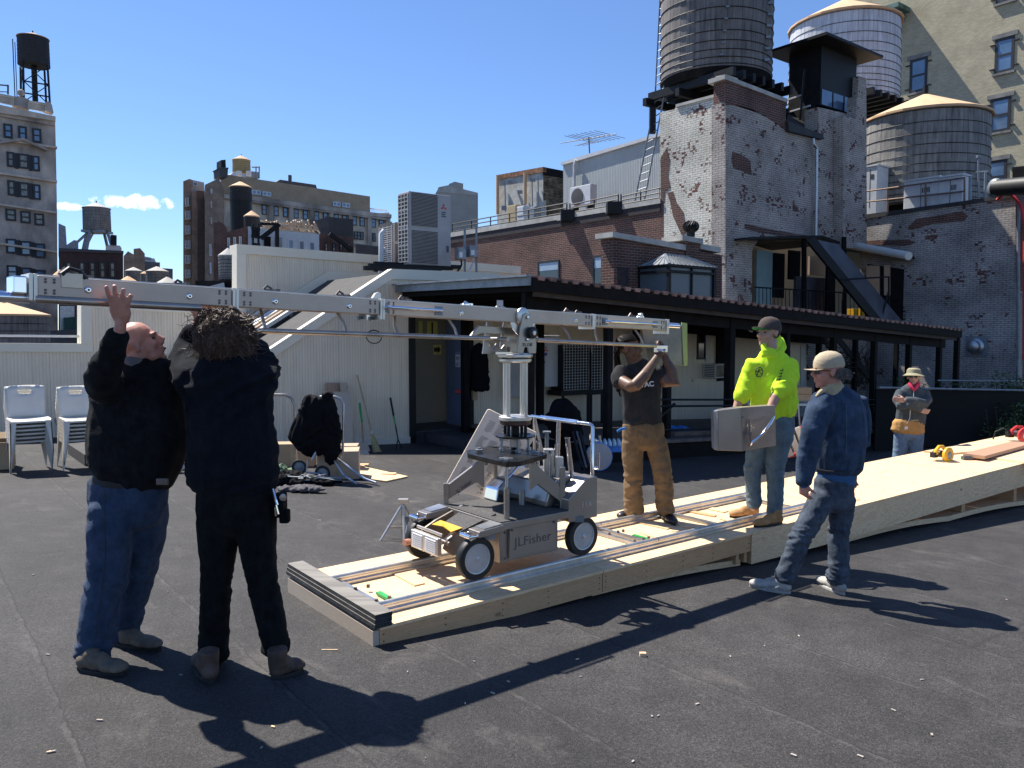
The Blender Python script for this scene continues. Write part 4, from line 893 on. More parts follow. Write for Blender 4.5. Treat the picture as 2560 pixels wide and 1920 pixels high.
# ---- tall cream building far right
UC = 45
cb = empty('cream_brick_tower', 'tall cream brick building at the top right with sash windows and a green cornice', 'building', onU(2400, 600, UC))
slab('u', UC, [(2118,700),(2118,-200),(2900,-420),(2900,700)], 8, M['brick_cream'], 'wall', cb)
for (x0, y0, x1, y1) in ((2489,100,2534,175),(2477,250,2525,325),(2467,405,2515,480),(2276,152,2317,225),(2493,-70,2540,-3)):
    window(cb, 'u', UC, x0, y0, x1, y1, 'glass', 'frame_dark', .13, .04, 1, 0, 'lintel', 'lintel', hook=True)
slab('u', UC-.1, [(2531,490),(2531,418),(2700,400),(2700,480)], .15, M['black_wood'], 'dark_hatch', cb)
co = onU(2200, 60, UC); uvc = uvof(co)
mb = MB(); zt = onU(2232, 14, UC-1.0).z; v0 = uvof(onU(2275, 30, UC))[1]; v1 = uvof(onU(2185, 30, UC))[1]
mb.box((UC-1.3, v0, zt-.25), (UC, v1, zt), ROT); mb.box((UC-1.0, v0+.25, zt-.6), (UC, v1, zt-.255), ROT); mb.box((UC-.6, v0+.6, zt-1.2), (UC, v1, zt-.605), ROT); mb.box((UC-.4, v0+.9, zt-2.4), (UC, v1, zt-1.205), ROT); mb.build('cornice', M['copper'], cb)
# ---- white and grey tanks
t2, b2, r2, h2 = tank('white painted wooden water tank with a tan cone roof behind the black vent house', 2106, 66, 268, 250, 36, 'tank_white', 62, bands=11)
mb = MB()
for k in range(-3, 4): mb.bar(b2+U*k*.6-V*2.4-Z*.15, b2+U*k*.6+V*2.4-Z*.15, .16, .26)
for a, b in ((-1.7,-1.7),(1.7,-1.7),(-1.7,1.7),(1.7,1.7)): q = b2+U*a+V*b-Z*.3; mb.bar(q, q+U*a*.12-Z*3.9, .2, .2, up=(1,0,0))
for s in (-1.7, 1.7):
    mb.tube([b2+U*-1.7+V*s-Z*.3, b2+U*1.9+V*s-Z*4.1], .05, 6); mb.tube([b2+U*1.7+V*s-Z*.3, b2+U*-1.9+V*s-Z*4.1], .05, 6); mb.tube([b2+V*-1.7+U*s-Z*.3, b2+V*1.9+U*s-Z*4.1], .05, 6); mb.tube([b2+V*1.7+U*s-Z*.3, b2+V*-1.9+U*s-Z*4.1], .05, 6)
mb.build('steel_stand', M['black_metal'], t2)
t3, b3, r3, h3 = tank('grey weathered wooden water tank with a tan cone roof in front of the cream building', 2304, 300, 520, 284, 31, 'tank_grey', 60, bands=11)
mb = MB(); mb.box((uvof(b3)[0]-1.6, uvof(b3)[1]-1.6, b3.z-1.1), (uvof(b3)[0]+1.6, uvof(b3)[1]+1.6, b3.z-.02), ROT); mb.build('dunnage_base', M['black_wood'], t3)
# roof slab behind grey wall so that things stand on something
mb = MB(); mb.box((UR+.5, 6, onU(2300, 528, UR).z-.9), (UR+12, 30, onU(2300, 528, UR).z-.6), ROT); mb.build('flat_roof', M['tar'], gw)
# ------------------------------------------------------------------ rooftop machines on the bulkhead
def big_ac(label, v, xc, x0, x1, y0, y1, depth_px, grp):
    p = onV(xc, y1, v); u0, _ = uvof(p); u1 = uvof(onV(x1, y1, v))[0]; z0 = p.z; z1 = onV(xc, y0, v).z
    vl = uvof(onU(x0, y1, u0))[1]; dep = min(max(vl-v, .4), .8)
    t = empty('air_conditioner', label, 'air conditioner', UV((u0+u1)/2, v+dep/2, z0), grp)
    mb = MB(); mb.box((u0, v, z0+.04), (u1, v+dep, z1), ROT); mb.build('casing', M['ac_grey'], t, bevel=.015)
    mb = MB(); W_ = u1-u0; H = z1-z0
    for k in range(2):
        za = z0+.07+k*H*.5; zb = za+H*.44
        mb.box((u0+.06, v-.006, za), (u0+W_*.67, v-.001, zb), ROT)
    mb.build('fan_opening', M['ac_grille'], t)
    mb = MB()
    for k in range(2):
        za = z0+.07+k*H*.5; zb = za+H*.44; n = 24
        for i in range(n): z = za+(zb-za)*i/n; mb.box((u0+.06, v-.022, z), (u0+W_*.67, v-.007, z+(zb-za)/n*.28), ROT)
    mb.build('grille_bars', M['ac_grey'], t)
    mb = MB()
    for k in range(4): mb.box((u0-.006, v+.03, z0+.12+k*H*.235), (u0-.001, v+dep-.03, z0+.12+k*H*.235+H*.19), ROT)
    mb.build('side_coil', M['ac_grille'], t)
    mb = MB()
    for k in range(17): z = z0+.1+k*(H-.15)/17; mb.box((u0-.02, v+.02, z), (u0-.007, v+dep-.02, z+.018), ROT)
    for q in range(4): s = v+.02+q*(dep-.06)/3; mb.box((u0-.022, s, z0+.08), (u0-.003, s+.02, z1-.05), ROT)
    mb.build('side_grille', M['ac_grey'], t)
    # red three diamond mark with small blue lettering bar
    c = UV(u0+W_*.82, v-.004, z1-.27); s = .05; mb = MB()
    def dia(cx, cz, a): 
        d1 = (U*cos(a)+Z*sin(a))*s; d2 = (U*cos(a+pi/3)+Z*sin(a+pi/3))*s; o = c+U*cx+Z*cz; mb.prism([o, o+d1, o+d1+d2, o+d2], V*.003)
    dia(0, 0, radians(60)); dia(0, 0, radians(180)); dia(0, 0, radians(300)); mb.build('mark', M['ink_red'], t)
    mb = MB()
    for r_ in range(3): mb.box((u0+W_*.82-.06, v-.004, z1-.40-.045*r_), (u0+W_*.82+.06-.02*(r_ % 2), v-.001, z1-.37-.045*r_), ROT)
    mb.box((u0+W_*.88, v-.004, z0+.35), (u0+W_*.94, v-.001, z0+.5), ROT); mb.build('label_plate', M['slab'], t)
    return t
G_AC = 'outdoor units on the bulkhead roof'
big_ac('tall grey twin fan outdoor unit with a red emblem standing on the bulkhead roof', 15.1, 1024, 997, 1128, 477, 665, 0, G_AC)
big_ac('second outdoor unit half hidden behind the tall grey one, seen from its side', 15.95, 983, 949, 1060, 556, 664, 0, G_AC)
mb = MB(); mb.tube([onV(953, 690, 15.5), onV(953, 660, 15.5), onV(953, 585, 15.5), onV(960, 577, 15.5)], .055, 10); mb.tube([onV(960, 620, 15.5), onV(968, 640, 15.5), onV(975, 662, 15.5)], .03, 8); tag(mb.build('refrigerant_pipe', M['white_metal'], None, smooth=True), 'white pipe conduit rising beside the smaller outdoor unit', 'pipe')
dn = empty('steel_dunnage', 'black steel dunnage beams carrying the outdoor units', 'rack', onV(1000, 668, 15.2))
mb = MB()
for x0, y0, x1, y1, v in ((910,670,1100,676,14.75),(922,664,1130,671,15.05),(935,659,1150,668,15.4)): mb.bar(onV(x0, y0, v), onV(x1, y1, v), .09, .09)
for x in (940, 1020, 1100): mb.bar(onV(x, 676, 14.7), onV(x-10, 664, 15.8), .08, .06)
mb.build('beam', M['black_metal'], dn)
for i, (xp, yt, bx0, by0, bx1, by1, lb) in enumerate(((1162,570,1146,618,1166,649,'grey disconnect box on a post, left of the pair by the outdoor unit'),(1191,567,1175,613,1196,643,'grey disconnect box on a post, right of the pair by the outdoor unit'))):
    t = empty('disconnect_box', lb, 'electrical box', onV(xp, 680, 14.6), 'disconnect boxes on posts')
    mb = MB(); mb.bar(onV(xp, 682, 14.62), onV(xp, yt, 14.62), .05, .05, up=(1,0,0)); mb.build('post', M['galv_dull'], t)
    s0, s1, z0, z1 = rect_on('v', 14.4, bx0, by0, bx1, by1); mb = MB(); pbox(mb, 'v', 14.4, 14.56, s0, s1, z0, z1); mb.build('box', M['galv_dull'], t, bevel=.01)
    mb = MB(); pbox(mb, 'v', 14.39, 14.4, s0+.02, s0+(s1-s0)*.5, z0+.04, z1-.1); mb.build('label_plate', M['sign_white'], t)
    mb = MB(); mb.tube([onV((bx0+bx1)/2-3, by1, 14.5), onV((bx0+bx1)/2-2, by1+14, 14.5), onV((bx0+bx1)/2-14, 682, 14.4)], .022, 6); mb.build('cable', M['white_metal' if i else 'black_metal'], t)
# ------------------------------------------------------------------ grey concrete block building in the middle distance
gb = empty('concrete_building', 'plain grey concrete building with a stepped top behind the outdoor unit', 'building', onV(1140, 560, 60))
slab('v', 60, [(1080,700),(1080,500),(1095,472),(1105,470),(1121,468),(1122,460),(1137,454),(1158,459),(1158,478),(1195,486),(1195,700)], 6, M['plaster'], 'wall', gb)
slab('v', 60-.05, [(1092,480),(1096,468),(1120,463),(1195,482),(1195,489)], .3, M['concrete'], 'cap', gb)
# ------------------------------------------------------------------ big tan building complex
tb = empty('tan_building', 'long tan brick loft building with a carved cornice storey', 'building', onV(700, 640, 92))
slab('v', 92, [(545,760),(545,490),(555,440),(572,437),(925,491),(925,760)], 12, M['brick_tan'], 'penthouse_wall', tb)
slab('v', 91.6, [(540,780),(540,492),(628,494),(925,534),(973,531),(978,560),(973,780)], 12, M['stone_light'], 'facade', tb)
slab('v', 90.9, [(536,494),(536,484),(628,490),(925,530),(979,536),(979,544),(925,540),(628,500)], 1.2, M['stone'], 'cornice', tb)
slab('v', 91.2, [(545,580),(545,574),(625,578),(975,618),(975,624)], .6, M['stone'], 'belt_course', tb)
mb = MB(); n = 60
for i in range(n): x = 628+(975-628)*i/n; y = 501+(x-628)*.132; a = onV(x, y, 91.1); mb.cbox(a-Z*.12, (.3,.3,.28))
mb.build('brackets', M['stone'], tb)
for x in (545, 556, 680, 730, 782, 830, 878, 925, 970): mb = MB(); mb.bar(onV(x, 502+(x-628)*.132 if x > 600 else 505, 91.4), onV(x, 760, 91.4), .9, .4, up=(1,0,0)); mb.build('pilaster', M['stone'], tb)
for x in (660,690,713,740,763,791,813,840,861,885,905,933,953):
    y = 511+(x-660)*.118; window(tb, 'v', 91.5, x-5.5, y, x+6.5, y+26, 'glass', 'frame_dark', .08, .05, 1)
for x, w in ((655,18),(745,26),(897,24),(935,8)):
    y = 548+(x-660)*.11+4; window(tb, 'v', 91.5, x-w/2, y, x+w/2, y+22, 'glass_dark', 'frame_dark', .12, .05, 1, 2 if w > 12 else 0)
for x0, x1, y in ((629,652,474),(656,678,478),(832,851,503),(855,875,506)): window(tb, 'v', 91.9, x0, y, x1, y+14, 'glass', 'white_metal', .12, .05, 0, 1)
mb = MB(); mb.prism([onV(690, 455, 95), onV(700, 449, 95), onV(790, 462, 95), onV(792, 470, 95), onV(790, 480, 95), onV(690, 466, 95)], V*3); mb.bar(onV(725, 452, 95), onV(725, 438, 95), .35, .35, up=(1,0,0)); mb.build('roof_equipment', M['dark_grey'], tb)
mb = MB(); mb.tube([onV(925, 521, 93), onV(968, 526, 93)], .06, 4)
for x in range(925, 970, 5): mb.tube([onV(x, 530, 93), onV(x, 521+(x-925)*.1, 93)], .04, 4)
mb.build('roof_rail', M['white_metal'], tb)
# penthouse left end: yellow tank
tank('pale yellow water tank with cone roof on top of the tan building', 604, 400, 432, 42, 99, 'tank_yellow', 11, bands=8)
mb = MB(); mb.prism([onV(574, 438, 96), onV(584, 430, 96), onV(640, 440, 96), onV(640, 452, 96), onV(574, 448, 96)], V*4); mb.build('tank_base', M['galv'], tb)
for i, x in enumerate((598, 622)): mb = MB(); mb.cyl(onV(x, 440, 94), onV(x, 428, 94), .3, 8); mb.build('vent_stub', M['white_metal'], tb)
mb = MB(); s0, s1, z0, z1 = rect_on('v', 95, 629, 428, 648, 446); pbox(mb, 'v', 95, 97, s0, s1, z0, z1)
for x in (640, 648): mb.tube([onV(x, 446, 95), onV(x, 416, 95)], .08, 4)
mb.tube([onV(630, 418, 95), onV(648, 418, 95)], .08, 4); tag(mb.build('cooling_unit', M['galv_dull'], None), 'grey cooling unit with a ladder right of the yellow tank', 'roof unit')
chy = empty('chimney', 'black sheet metal chimney beside the yellow tank', 'chimney', onV(558, 442, 90))
mb = MB(); mb.prism([onV(549, 442, 90), onV(548, 424, 90), onV(545, 421, 90), onV(552, 418, 90), onV(572, 419, 90), onV(570, 424, 90), onV(569, 443, 90)], V*2); mb.build('stack', M['dark_grey'], chy)
mb = MB(); mb.prism([onV(553, 418, 90), onV(553, 400, 90), onV(564, 399, 90), onV(565, 418, 90)], V*1.6); mb.build('flue', M['black_metal'], chy)
# brown brick flank and narrow tower at its left
fb = empty('brown_flank_building', 'brown brick side building with small windows left of the black tanks', 'building', onV(530, 700, 88))
slab('v', 88, [(512,900),(512,462),(546,446),(560,470),(560,560),(548,556),(560,565),(640,572),(640,900)], 10, M['brick_brown'], 'wall', fb)
for x0, y0, x1, y1 in ((526,472,531,484),(527,503,530,520),(527,544,530,560),(523,610,529,640),(524,656,529,684)): window(fb, 'v', 88, x0, y0, x1, y1, 'glass', 'white_metal', .08, .04, 0)
nb_ = empty('narrow_tower', 'narrow brown brick tower with rows of paired windows at the left of the complex', 'building', onV(480, 720, 96))
slab('v', 96, [(458,900),(458,453),(474,447),(479,449),(479,900)], 9, M['brick_brown'], 'left_wall', nb_)
slab('v', 97, [(474,900),(474,448),(510,456),(512,480),(512,900)], 7, M['plaster'], 'stair_tower', nb_)
slab('v', 95.4, [(479,900),(479,482),(494,476),(494,900)], 6, M['brick_brown'], 'middle_wall', nb_)
slab('v', 95.2, [(494.1,900),(494.1,476),(511,478),(511,900)], 6, simple('brick_shadow', (.09,.065,.055), .9, 0, 2, .3), 'dark_recess', nb_)  # shaded copy of the brown brick; recess shade is in its colour
window(nb_, 'v', 96.9, 482, 454, 494, 466, 'glass', 'white_metal', .08, .04, 0)
for k, y in enumerate((494, 527, 564, 601, 638, 674)):
    window(nb_, 'v', 95.9, 462, y, 466 if k == 0 else 469, y+20, 'glass', 'white_metal', .08, .04, 1); 
    window(nb_, 'v', 95.9, 467.5 if k == 0 else 470, y, 472 if k == 0 else 476, y+20, 'glass', 'white_metal', .08, .04, 1)
    slab('v', 95.7, [(461,y+23),(461,y+21),(476,y+19),(476,y+21)], .2, M['stone_light'], 'sill', nb_)
# red brick low building + white building + black blocks
mb_ = empty('low_brick_building', 'low red brick building with three tall windows under the black tanks', 'building', onV(600, 640, 62))
slab('v', 62, [(534,900),(534,556),(545,556),(546,552),(560,560),(568,573),(568,580),(620,566),(620,900)], 6, M['brick_red'], 'wall', mb_)
for x in (571, 586, 600): window(mb_, 'v', 62, x-3, 594+(x-571)*-.1, x+4, 622, 'glass', 'white_metal', .06, .04, 0)
wb = empty('white_building', 'low white rendered building with three square windows in the skyline', 'building', onV(740, 620, 60))
slab('v', 60, [(620,700),(620,566),(660,572),(700,577),(798,585),(798,720)], 6, M['white_metal'], 'wall', wb)
for x in (727, 754, 780): window(wb, 'v', 60, x-8, 597+(x-727)*.12, x+8, 628, 'glass', 'white_metal', .1, .04, 0)
slab('v', 59.9, [(688,620),(688,592),(705,594),(705,622)], .1, M['galv_dull'], 'louvre', wb)
slab('v', 59.9, [(660,618),(660,590),(677,592),(677,618)], .1, M['black_wood'], 'dark_doorway', wb)
fe = empty('fire_escape', 'black iron fire escape in front of the white building', 'fire escape', onV(660, 620, 58))
mb = MB()
for x in (632, 646, 690, 695): mb.tube([onV(x, 618, 58), onV(x, 560, 58)], .09, 4)
for a, b, c, d in ((628,570,650,572),(628,590,650,594),(650,594,696,558),(654,598,700,562),(650,560,690,560),(630,610,650,612),(690,572,696,560)): mb.bar(onV(a, b, 58), onV(c, d, 58), .12, .2)
for k in range(8): mb.tube([onV(630+k*2.6, 571, 58), onV(630+k*2.6, 592, 58)], .05, 4)
mb.build('platforms', M['black_metal'], fe)
pgd = empty('roof_trellis', 'tangled pale wooden roof trellis above the white building', 'trellis', onV(745, 580, 61))
mb = MB(); random.seed(5)
for i in range(26): x = 655+i*5.2; mb.bar(onV(x, 556+random.uniform(-6,8), 61), onV(x+14+random.uniform(-5,6), 582+random.uniform(-4,3), 61.5), .10, .10)
for i in range(3): mb.bar(onV(652, 552+i*9, 61.2), onV(790, 566+i*9, 61.2), .14, .14)
mb.build('slats', M['ply_old'], pgd)
bk = empty('black_block_building', 'black clad rooftop block with a brick base in the skyline', 'building', onV(830, 620, 64))
slab('v', 64, [(768,590),(768,557),(820,542),(820.5,590)], 5, M['dark_grey'], 'left_face', bk)
slab('v', 64.01, [(820.5,590),(820.5,542),(883,548),(883,600),(840,590)], 5, simple('dark_grey2', (.032,.034,.04), .6, 0, 2, .3), 'right_face', bk)
slab('v', 63.5, [(798,720),(798,584),(884,592),(884,730)], 5, M['brick_red'], 'brick_base', bk)
for x in (815, 834, 852, 872): window(bk, 'v', 63.4, x-3, 608, x+4, 628, 'glass', 'frame_dark', .06, .04, 1)
mb = MB(); mb.bar(onV(824, 584, 62.5), onV(880, 625, 62.5), .2, .35); mb.build('fire_stair', M['black_metal'], bk)
slab('v', 63, [(889,720),(889,610),(946,616),(946,720)], 4, M['dark_grey'], 'low_black_wing', bk)
# tanks in that group
tA = tank('black tank on a tall black cylinder, taller of the two in the skyline', 602, 467, 504, 52, 70, 'tank_black', 13, bands=7)
mb = MB(); q = tA[1]; mb.lathe([(tA[2]*1.0, -2.6), (tA[2]*1.0, 0)], 20, Matrix.Translation(q)); mb.build('base_drum', M['black_metal'], tA[0])
tank('short black water tank with tan cone next to the taller black one', 630, 540, 568, 37, 66, 'tank_black', 13, bands=6)
t4 = tank('patchy dark tank with a grey cone roof just left of the cream wall', 572, 638, 700, 46, 45, 'tank_grey', 18, 'roof_paper_grey', bands=9)
mb = MB(); mb.cbox(t4[1]-Z*.35, (3.0,2.0,.5)); mb.cbox(t4[1]-Z*1.4, (2.6,1.6,1.6)); mb.build('dunnage_base', M['black_wood'], t4[0])
slab('v', 44, [(470,790),(500,722),(560,706),(563,724),(563,790)], 3, M['white_metal'], 'low_shed', wb)
# ------------------------------------------------------------------ left stone tower
lt = empty('stone_tower', 'sooty ornate stone loft building at the left edge with a balustraded roof', 'building', onV(60, 760, 116))
slab('v', 116, [(-260,1000),(-260,236),(137,296),(138,300),(141,430),(143,560),(146,1000)], 14, M['stone'], 'wall', lt)
slab('v', 115.2, [(-260,244),(-260,212),(0,262),(139,291),(139,302),(100,296),(0,282)], 1.2, M['stone_light'], 'cornice', lt)
slab('v', 115.6, [(0,290),(0,276),(137,302),(137,314)], .5, M['stone'], 'frieze', lt)
mb = MB()
for x in range(-60, 110, 4):
    if 34 < x < 72: continue
    y = 255+x*.21; mb.bar(onV(x, y+2, 116), onV(x, y-16+x*.01, 116), .28, .28, up=(1,0,0))
mb.bar(onV(-60, 226, 116), onV(36, 245, 116), .5, .3); mb.bar(onV(72, 255, 116), onV(118, 262, 116), .5, .3); mb.build('balustrade', M['stone_light'], lt)
mb = MB(); mb.prism([onV(34, 262, 115.9), onV(34, 243, 115.9), onV(44, 240, 115.9), onV(62, 244, 115.9), onV(74, 250, 115.9), onV(74, 272, 115.9)], V*1.5); mb.ell(tuple(onV(52, 232, 116)), (.42,.42,.42)); mb.prism([onV(112, 276, 115.9), onV(112, 258, 115.9), onV(122, 252, 115.9), onV(130, 262, 115.9), onV(134, 282, 115.9)], V*1.5); mb.build('finials', M['stone'], lt)
def band(y, h=4, m='stone_light', c=115.4): slab('v', c, [(-260,y-46),(-260,y-46+h),(0,y+h),(143,y+h+21),(143,y+21),(0,y)], .8, M[m], 'belt_course', lt)
for y in (345, 430, 508, 606): band(y, 5)
mb = MB(); mb.prism([onV(0, 352, 115), onV(58, 344, 115), onV(118, 371, 115), onV(118, 376, 115), onV(58, 351, 115), onV(0, 358, 115)], V*1.0); mb.build('pediment', M['stone'], lt)
for row, (ys, hh, xs) in enumerate(((307,38,((8,32),(45,68),(80,104))),(376,40,((16,37),(45,73),(80,100))),(447,40,((18,39),(47,74),(82,102))),(519,32,((13,41),(50,77),(85,111))),(594,38,((14,42),(50,79),(86,114))),(660,34,((16,45),(52,80),(88,115))))):
    for x0, x1 in xs:
        y = ys+x0*.16; window(lt, 'v', 115.9, x0, y, x1, y+hh, ('glass', 'glass_warm', 'glass_warm')[(row+x0) % 3] if row > 0 else 'glass', 'frame_dark', .22, .08, 1)
    if row in (1, 2, 4, 5): slab('v', 115.95, [(xs[0][1]-1, ys+6),(xs[1][0]+1, ys+7),(xs[1][0]+1, ys+7+hh),(xs[0][1]-1, ys+5+hh)], .1, M['frame_dark'], 'mullion', lt); slab('v', 115.95, [(xs[1][1]-1, ys+11),(xs[2][0]+1, ys+12),(xs[2][0]+1, ys+12+hh),(xs[1][1]-1, ys+11+hh)], .1, M['frame_dark'], 'mullion', lt)
for x0, y0, x1, y1 in ((101,790,118,830),(101,850,118,880)): window(lt, 'v', 115.9, x0, y0, x1, y1, 'glass_warm', 'stone_light', .2, .08, 1)
# tower's own roof tank on trestle
t5 = tank('dark water tank on a tall steel trestle above the ornate stone building', 85, 95, 165, 68, 122, 'tank_black', 12, bands=9)
q, r = t5[1], t5[2]; mb = MB(); hh = q.z-onV(85, 252, 122*1.0).z if False else 5.8
for a, b in ((-1,-1),(1,-1),(-1,1),(1,1)): mb.bar(q+U*a*r*.75+V*b*r*.75, q+U*a*r*.8+V*b*r*.8-Z*hh, .22, .22, up=(1,0,0))
for a, b in ((-1,-1),(1,-1)):
    for z0, z1 in ((0,.5),(.5,1)):
        mb.bar(q+U*a*r*.75+V*-r*.75-Z*hh*z0, q+U*-a*r*.75+V*-r*.75-Z*hh*z1, .12, .12); mb.bar(q+V*a*r*.75+U*-r*.75-Z*hh*z0, q+V*-a*r*.75+U*-r*.75-Z*hh*z1, .12, .12)
for z in (.5, .8): mb.bar(q+U*-r*.8-V*r*.8-Z*hh*z, q+U*r*.8-V*r*.8-Z*hh*z, .18, .18)
mb.cyl(q-Z*hh, q, .4, 8); mb.bar(q-U*r*1.25+Z*3.4, q-U*r*1.25-Z*hh, .10, .10, up=(1,0,0)); mb.bar(q-U*r*1.12+Z*3.0, q-U*r*1.12-Z*hh, .08, .08, up=(1,0,0)); mb.build('trestle', M['black_metal'], t5[0])
mb = MB(); mb.bar(onV(-30, 210, 118), onV(20, 214, 118), .15, .15); mb.bar(onV(20, 212, 118), onV(20, 236, 118), .15, .15, up=(1,0,0)); mb.bar(onV(-30, 228, 118), onV(20, 230, 118), .1, .1); tag(mb.build('roof_frame', M['dark_grey'], None), 'thin steel frame on the stone building roof at the left edge', 'frame')
# dark red building and its tank
dr = empty('dark_red_building', 'dark red brick building with a strip of big windows right of the stone tower', 'building', onV(230, 760, 100))
slab('v', 100, [(146,1000),(147,624),(308,630),(309,1000)], 10, simple('dark_red', (.055,.030,.030), .85, 0, 2, .3), 'wall', dr)
slab('v', 99.8, [(147,628),(147,620),(309,627),(309,634)], .6, M['dark_grey'], 'coping', dr)
for x in (163, 196, 222, 247, 272): window(dr, 'v', 99.9, x, 654, x+18, 696, 'glass_warm', 'frame_dark', .2, .06, 1)
slab('v', 104, [(146,640),(146,558),(164,566),(167,612),(185,600),(196,602),(196,640)], 3, M['galv_dull'], 'roof_box', dr)
slab('v', 103, [(264,632),(264,616),(272,612),(300,614),(304,620),(304,632)], 4, M['white_metal'], 'roof_box', dr)
mb = MB(); mb.cyl(onV(284, 613, 103), onV(284, 588, 103), .35, 8); mb.build('flue', M['black_metal'], dr)
t6 = tank('grey wooden water tank on splayed legs above the dark red building', 243, 520, 577, 62, 103, 'tank_grey', 13, 'roof_paper_grey', bands=9)
q, r = t6[1], t6[2]; mb = MB()
for a, b in ((-1,-1),(1,-1),(-1,1),(1,1)): mb.bar(q+U*a*r*.6+V*b*r*.6, q+U*a*r*.95+V*b*r*.8-Z*2.6, .28, .28, up=(1,0,0))
mb.bar(q-U*r*.5, q-U*r*1.9-Z*2.4, .3, .3); mb.bar(q-U*r*.2, q-U*r*.9-Z*2.4, .2, .2); mb.cbox(q-Z*.15, (r*1.7, r*1.7, .3)); mb.build('legs', M['galv_dull'], t6[0])
# hazy low blocks and tanks at the end of the street
fb2 = empty('far_blocks', 'small far away rooftops with white plant on top, right of the dark red building', 'building', onV(370, 720, 150))
slab('v', 150, [(309,900),(309,640),(320,628),(334,636),(334,622),(350,620),(362,634),(362,900)], 8, M['brick_brown'], 'left_block', fb2)
slab('v', 151, [(330,900),(330,652),(400,656),(400,670),(432,672),(432,900)], 8, M['slab'], 'blue_grey_block', fb2)
slab('v', 152, [(340,655),(344,644),(386,646),(392,660)], 5, M['white_metal'], 'white_plant', fb2)
slab('v', 152, [(350,648),(356,640),(378,644),(380,650)], 5, M['white_metal'], 'white_plant', fb2)
for x, yt, yb, w, Y, cm, co, lb in ((335,677,710,40,120,'roof_paper_grey',9,'grey tank, left of the cluster beyond the crane boom'),(394,678,712,52,115,'roof_paper_grey',12,'widest grey tank of the cluster beyond the crane boom'),(362,684,716,18,118,'roof_paper',6,'narrow tank between two wider ones beyond the crane boom'),(322,704,760,44,90,'roof_paper',14,'tan coned tank peeking just over the crane boom'),(420,708,760,52,88,'roof_paper_grey',16,'pale coned tank peeking just over the crane boom'),(152,690,760,34,85,'roof_paper',16,'tan coned tank behind the boom clamp, left part')):
    tank(lb, x, yt, yb, w, Y, 'tank_grey', co, cm, bands=5)
# things seen through the opening of the low parapet
t7 = tank('old brown boarded tank with a tan roof under the boom, left edge', 10, 785, 880, 200, 34, 'tank_dark', 30, 'roof_paper', bands=7)
nbld = empty('net_building', 'building wrapped in dark green netting behind the low parapet', 'building', onV(190, 860, 80))
slab('v', 80, [(150,1000),(150,765),(186,765),(186,1000)], 5, M['galv'], 'white_wall', nbld)
slab('v', 79, [(160,850),(160,794),(210,790),(210,850)], 4, simple('netting', (.015,.06,.05), .8, 0, 8, .6), 'netting', nbld)
slab('v', 78, [(-100,1000),(-100,838),(214,822),(214,1000)], 4, M['dark_grey'], 'dark_block', nbld)
# ------------------------------------------------------------------ wooden camera platform
PT = -.05                                   # top of the platform
PV0, PV1 = 3.94, 5.18
def tb_box(mb, u0, u1, v0, v1, z0, z1): mb.box((u0, v0, z0), (u1, v1, z1), ROT)
pf = empty('low_platform', 'low plywood platform with lumber sides carrying the silver rails', 'platform', UV(3.8, 4.5, gzuv(3.8, 4.5)))
cuts = [2.09, 3.85, 5.57]
for a, b in zip(cuts[:-1], cuts[1:]):
    mb = MB(); tb_box(mb, a+.003, b-.003, PV0-.01, PV1+.01, PT-.019, PT); mb.build('deck_sheet', M['plywood'], pf)
    mb = MB(); tb_box(mb, a+.004, b-.004, PV0, PV0+.038, PT-.019-.14, PT-.0192); mb.build('side_board', M['lumber'], pf)
    mb = MB(); tb_box(mb, a+.004, b-.004, PV1-.038, PV1, PT-.019-.14, PT-.0192); mb.build('side_board', M['lumber'], pf)
    mb = MB()
    for k in range(5): u = a+.05+(b-a-.12)*k/4; tb_box(mb, u, u+.038, PV0+.04, PV1-.04, PT-.155, PT-.02)
    mb.build('joists', M['lumber'], pf)
mb = MB(); tb_box(mb, cuts[0]-.038, cuts[0], PV0, PV1, PT-.159, PT-.0192); mb.build('end_board', M['lumber_pale'], pf)
# shims of plywood following the roof slope under the side
for (ua, ub, off) in ((2.2, 3.72, .0), (3.8, 5.5, .0)):
    mb = MB(); n = 12; pts = []
    for i in range(n+1):
        u = ua+(ub-ua)*i/n; pts.append(UV(u, PV0+.05, gzuv(u, PV0)+.055+.02*sin(pi*i/n)))
    low = [p-Z*.05 for p in pts]; mb.prism(pts+low[::-1], V*.9); mb.build('sloping_skid', M['plywood'], pf)
mb = MB(); tb_box(mb, 3.52, 3.86, PV0+.005, PV0+.09, gzuv(3.7, 3.95)+.055, PT-.162); mb.build('wood_block', M['lumber_red'], pf)
mb = MB()
for q in (5.40, 5.51): tb_box(mb, q, q+.04, PV0+.02, PV0+.5, gzuv(5.4, 3.95)+.03, PT-.162)
mb.build('leg_block', M['lumber'], pf)
# nail heads on the side boards
mb = MB()
for a, b in zip(cuts[:-1], cuts[1:]):
    for u in (a+.03, b-.03, (a+b)/2, a+.45, b-.5):
        for z in (-.05, -.09, -.13): mb.cbox(UV(u, PV0-.0015, PT+z), (.007,.007,.007))
mb.build('nail_heads', M['bolt'], pf)
# stack of grey planks across the end
en = empty('plank_stack', 'grey weathered plank stack across the near left end of the platform', 'planks', UV(2.14, 4.56, PT))
for k in range(3):
    mb = MB(); o = .004*((k*7) % 3-1); tb_box(mb, 2.055+o, 2.165+o, PV0-.02+o, PV1+.02-o, PT+.001+k*.026, PT+.0262+k*.026); q = mb.build('plank', [M['lumber_edge'], M['lumber_grey']], en)
    for p in q.data.polygons: p.material_index = 1 if p.normal.z > .9 else 0
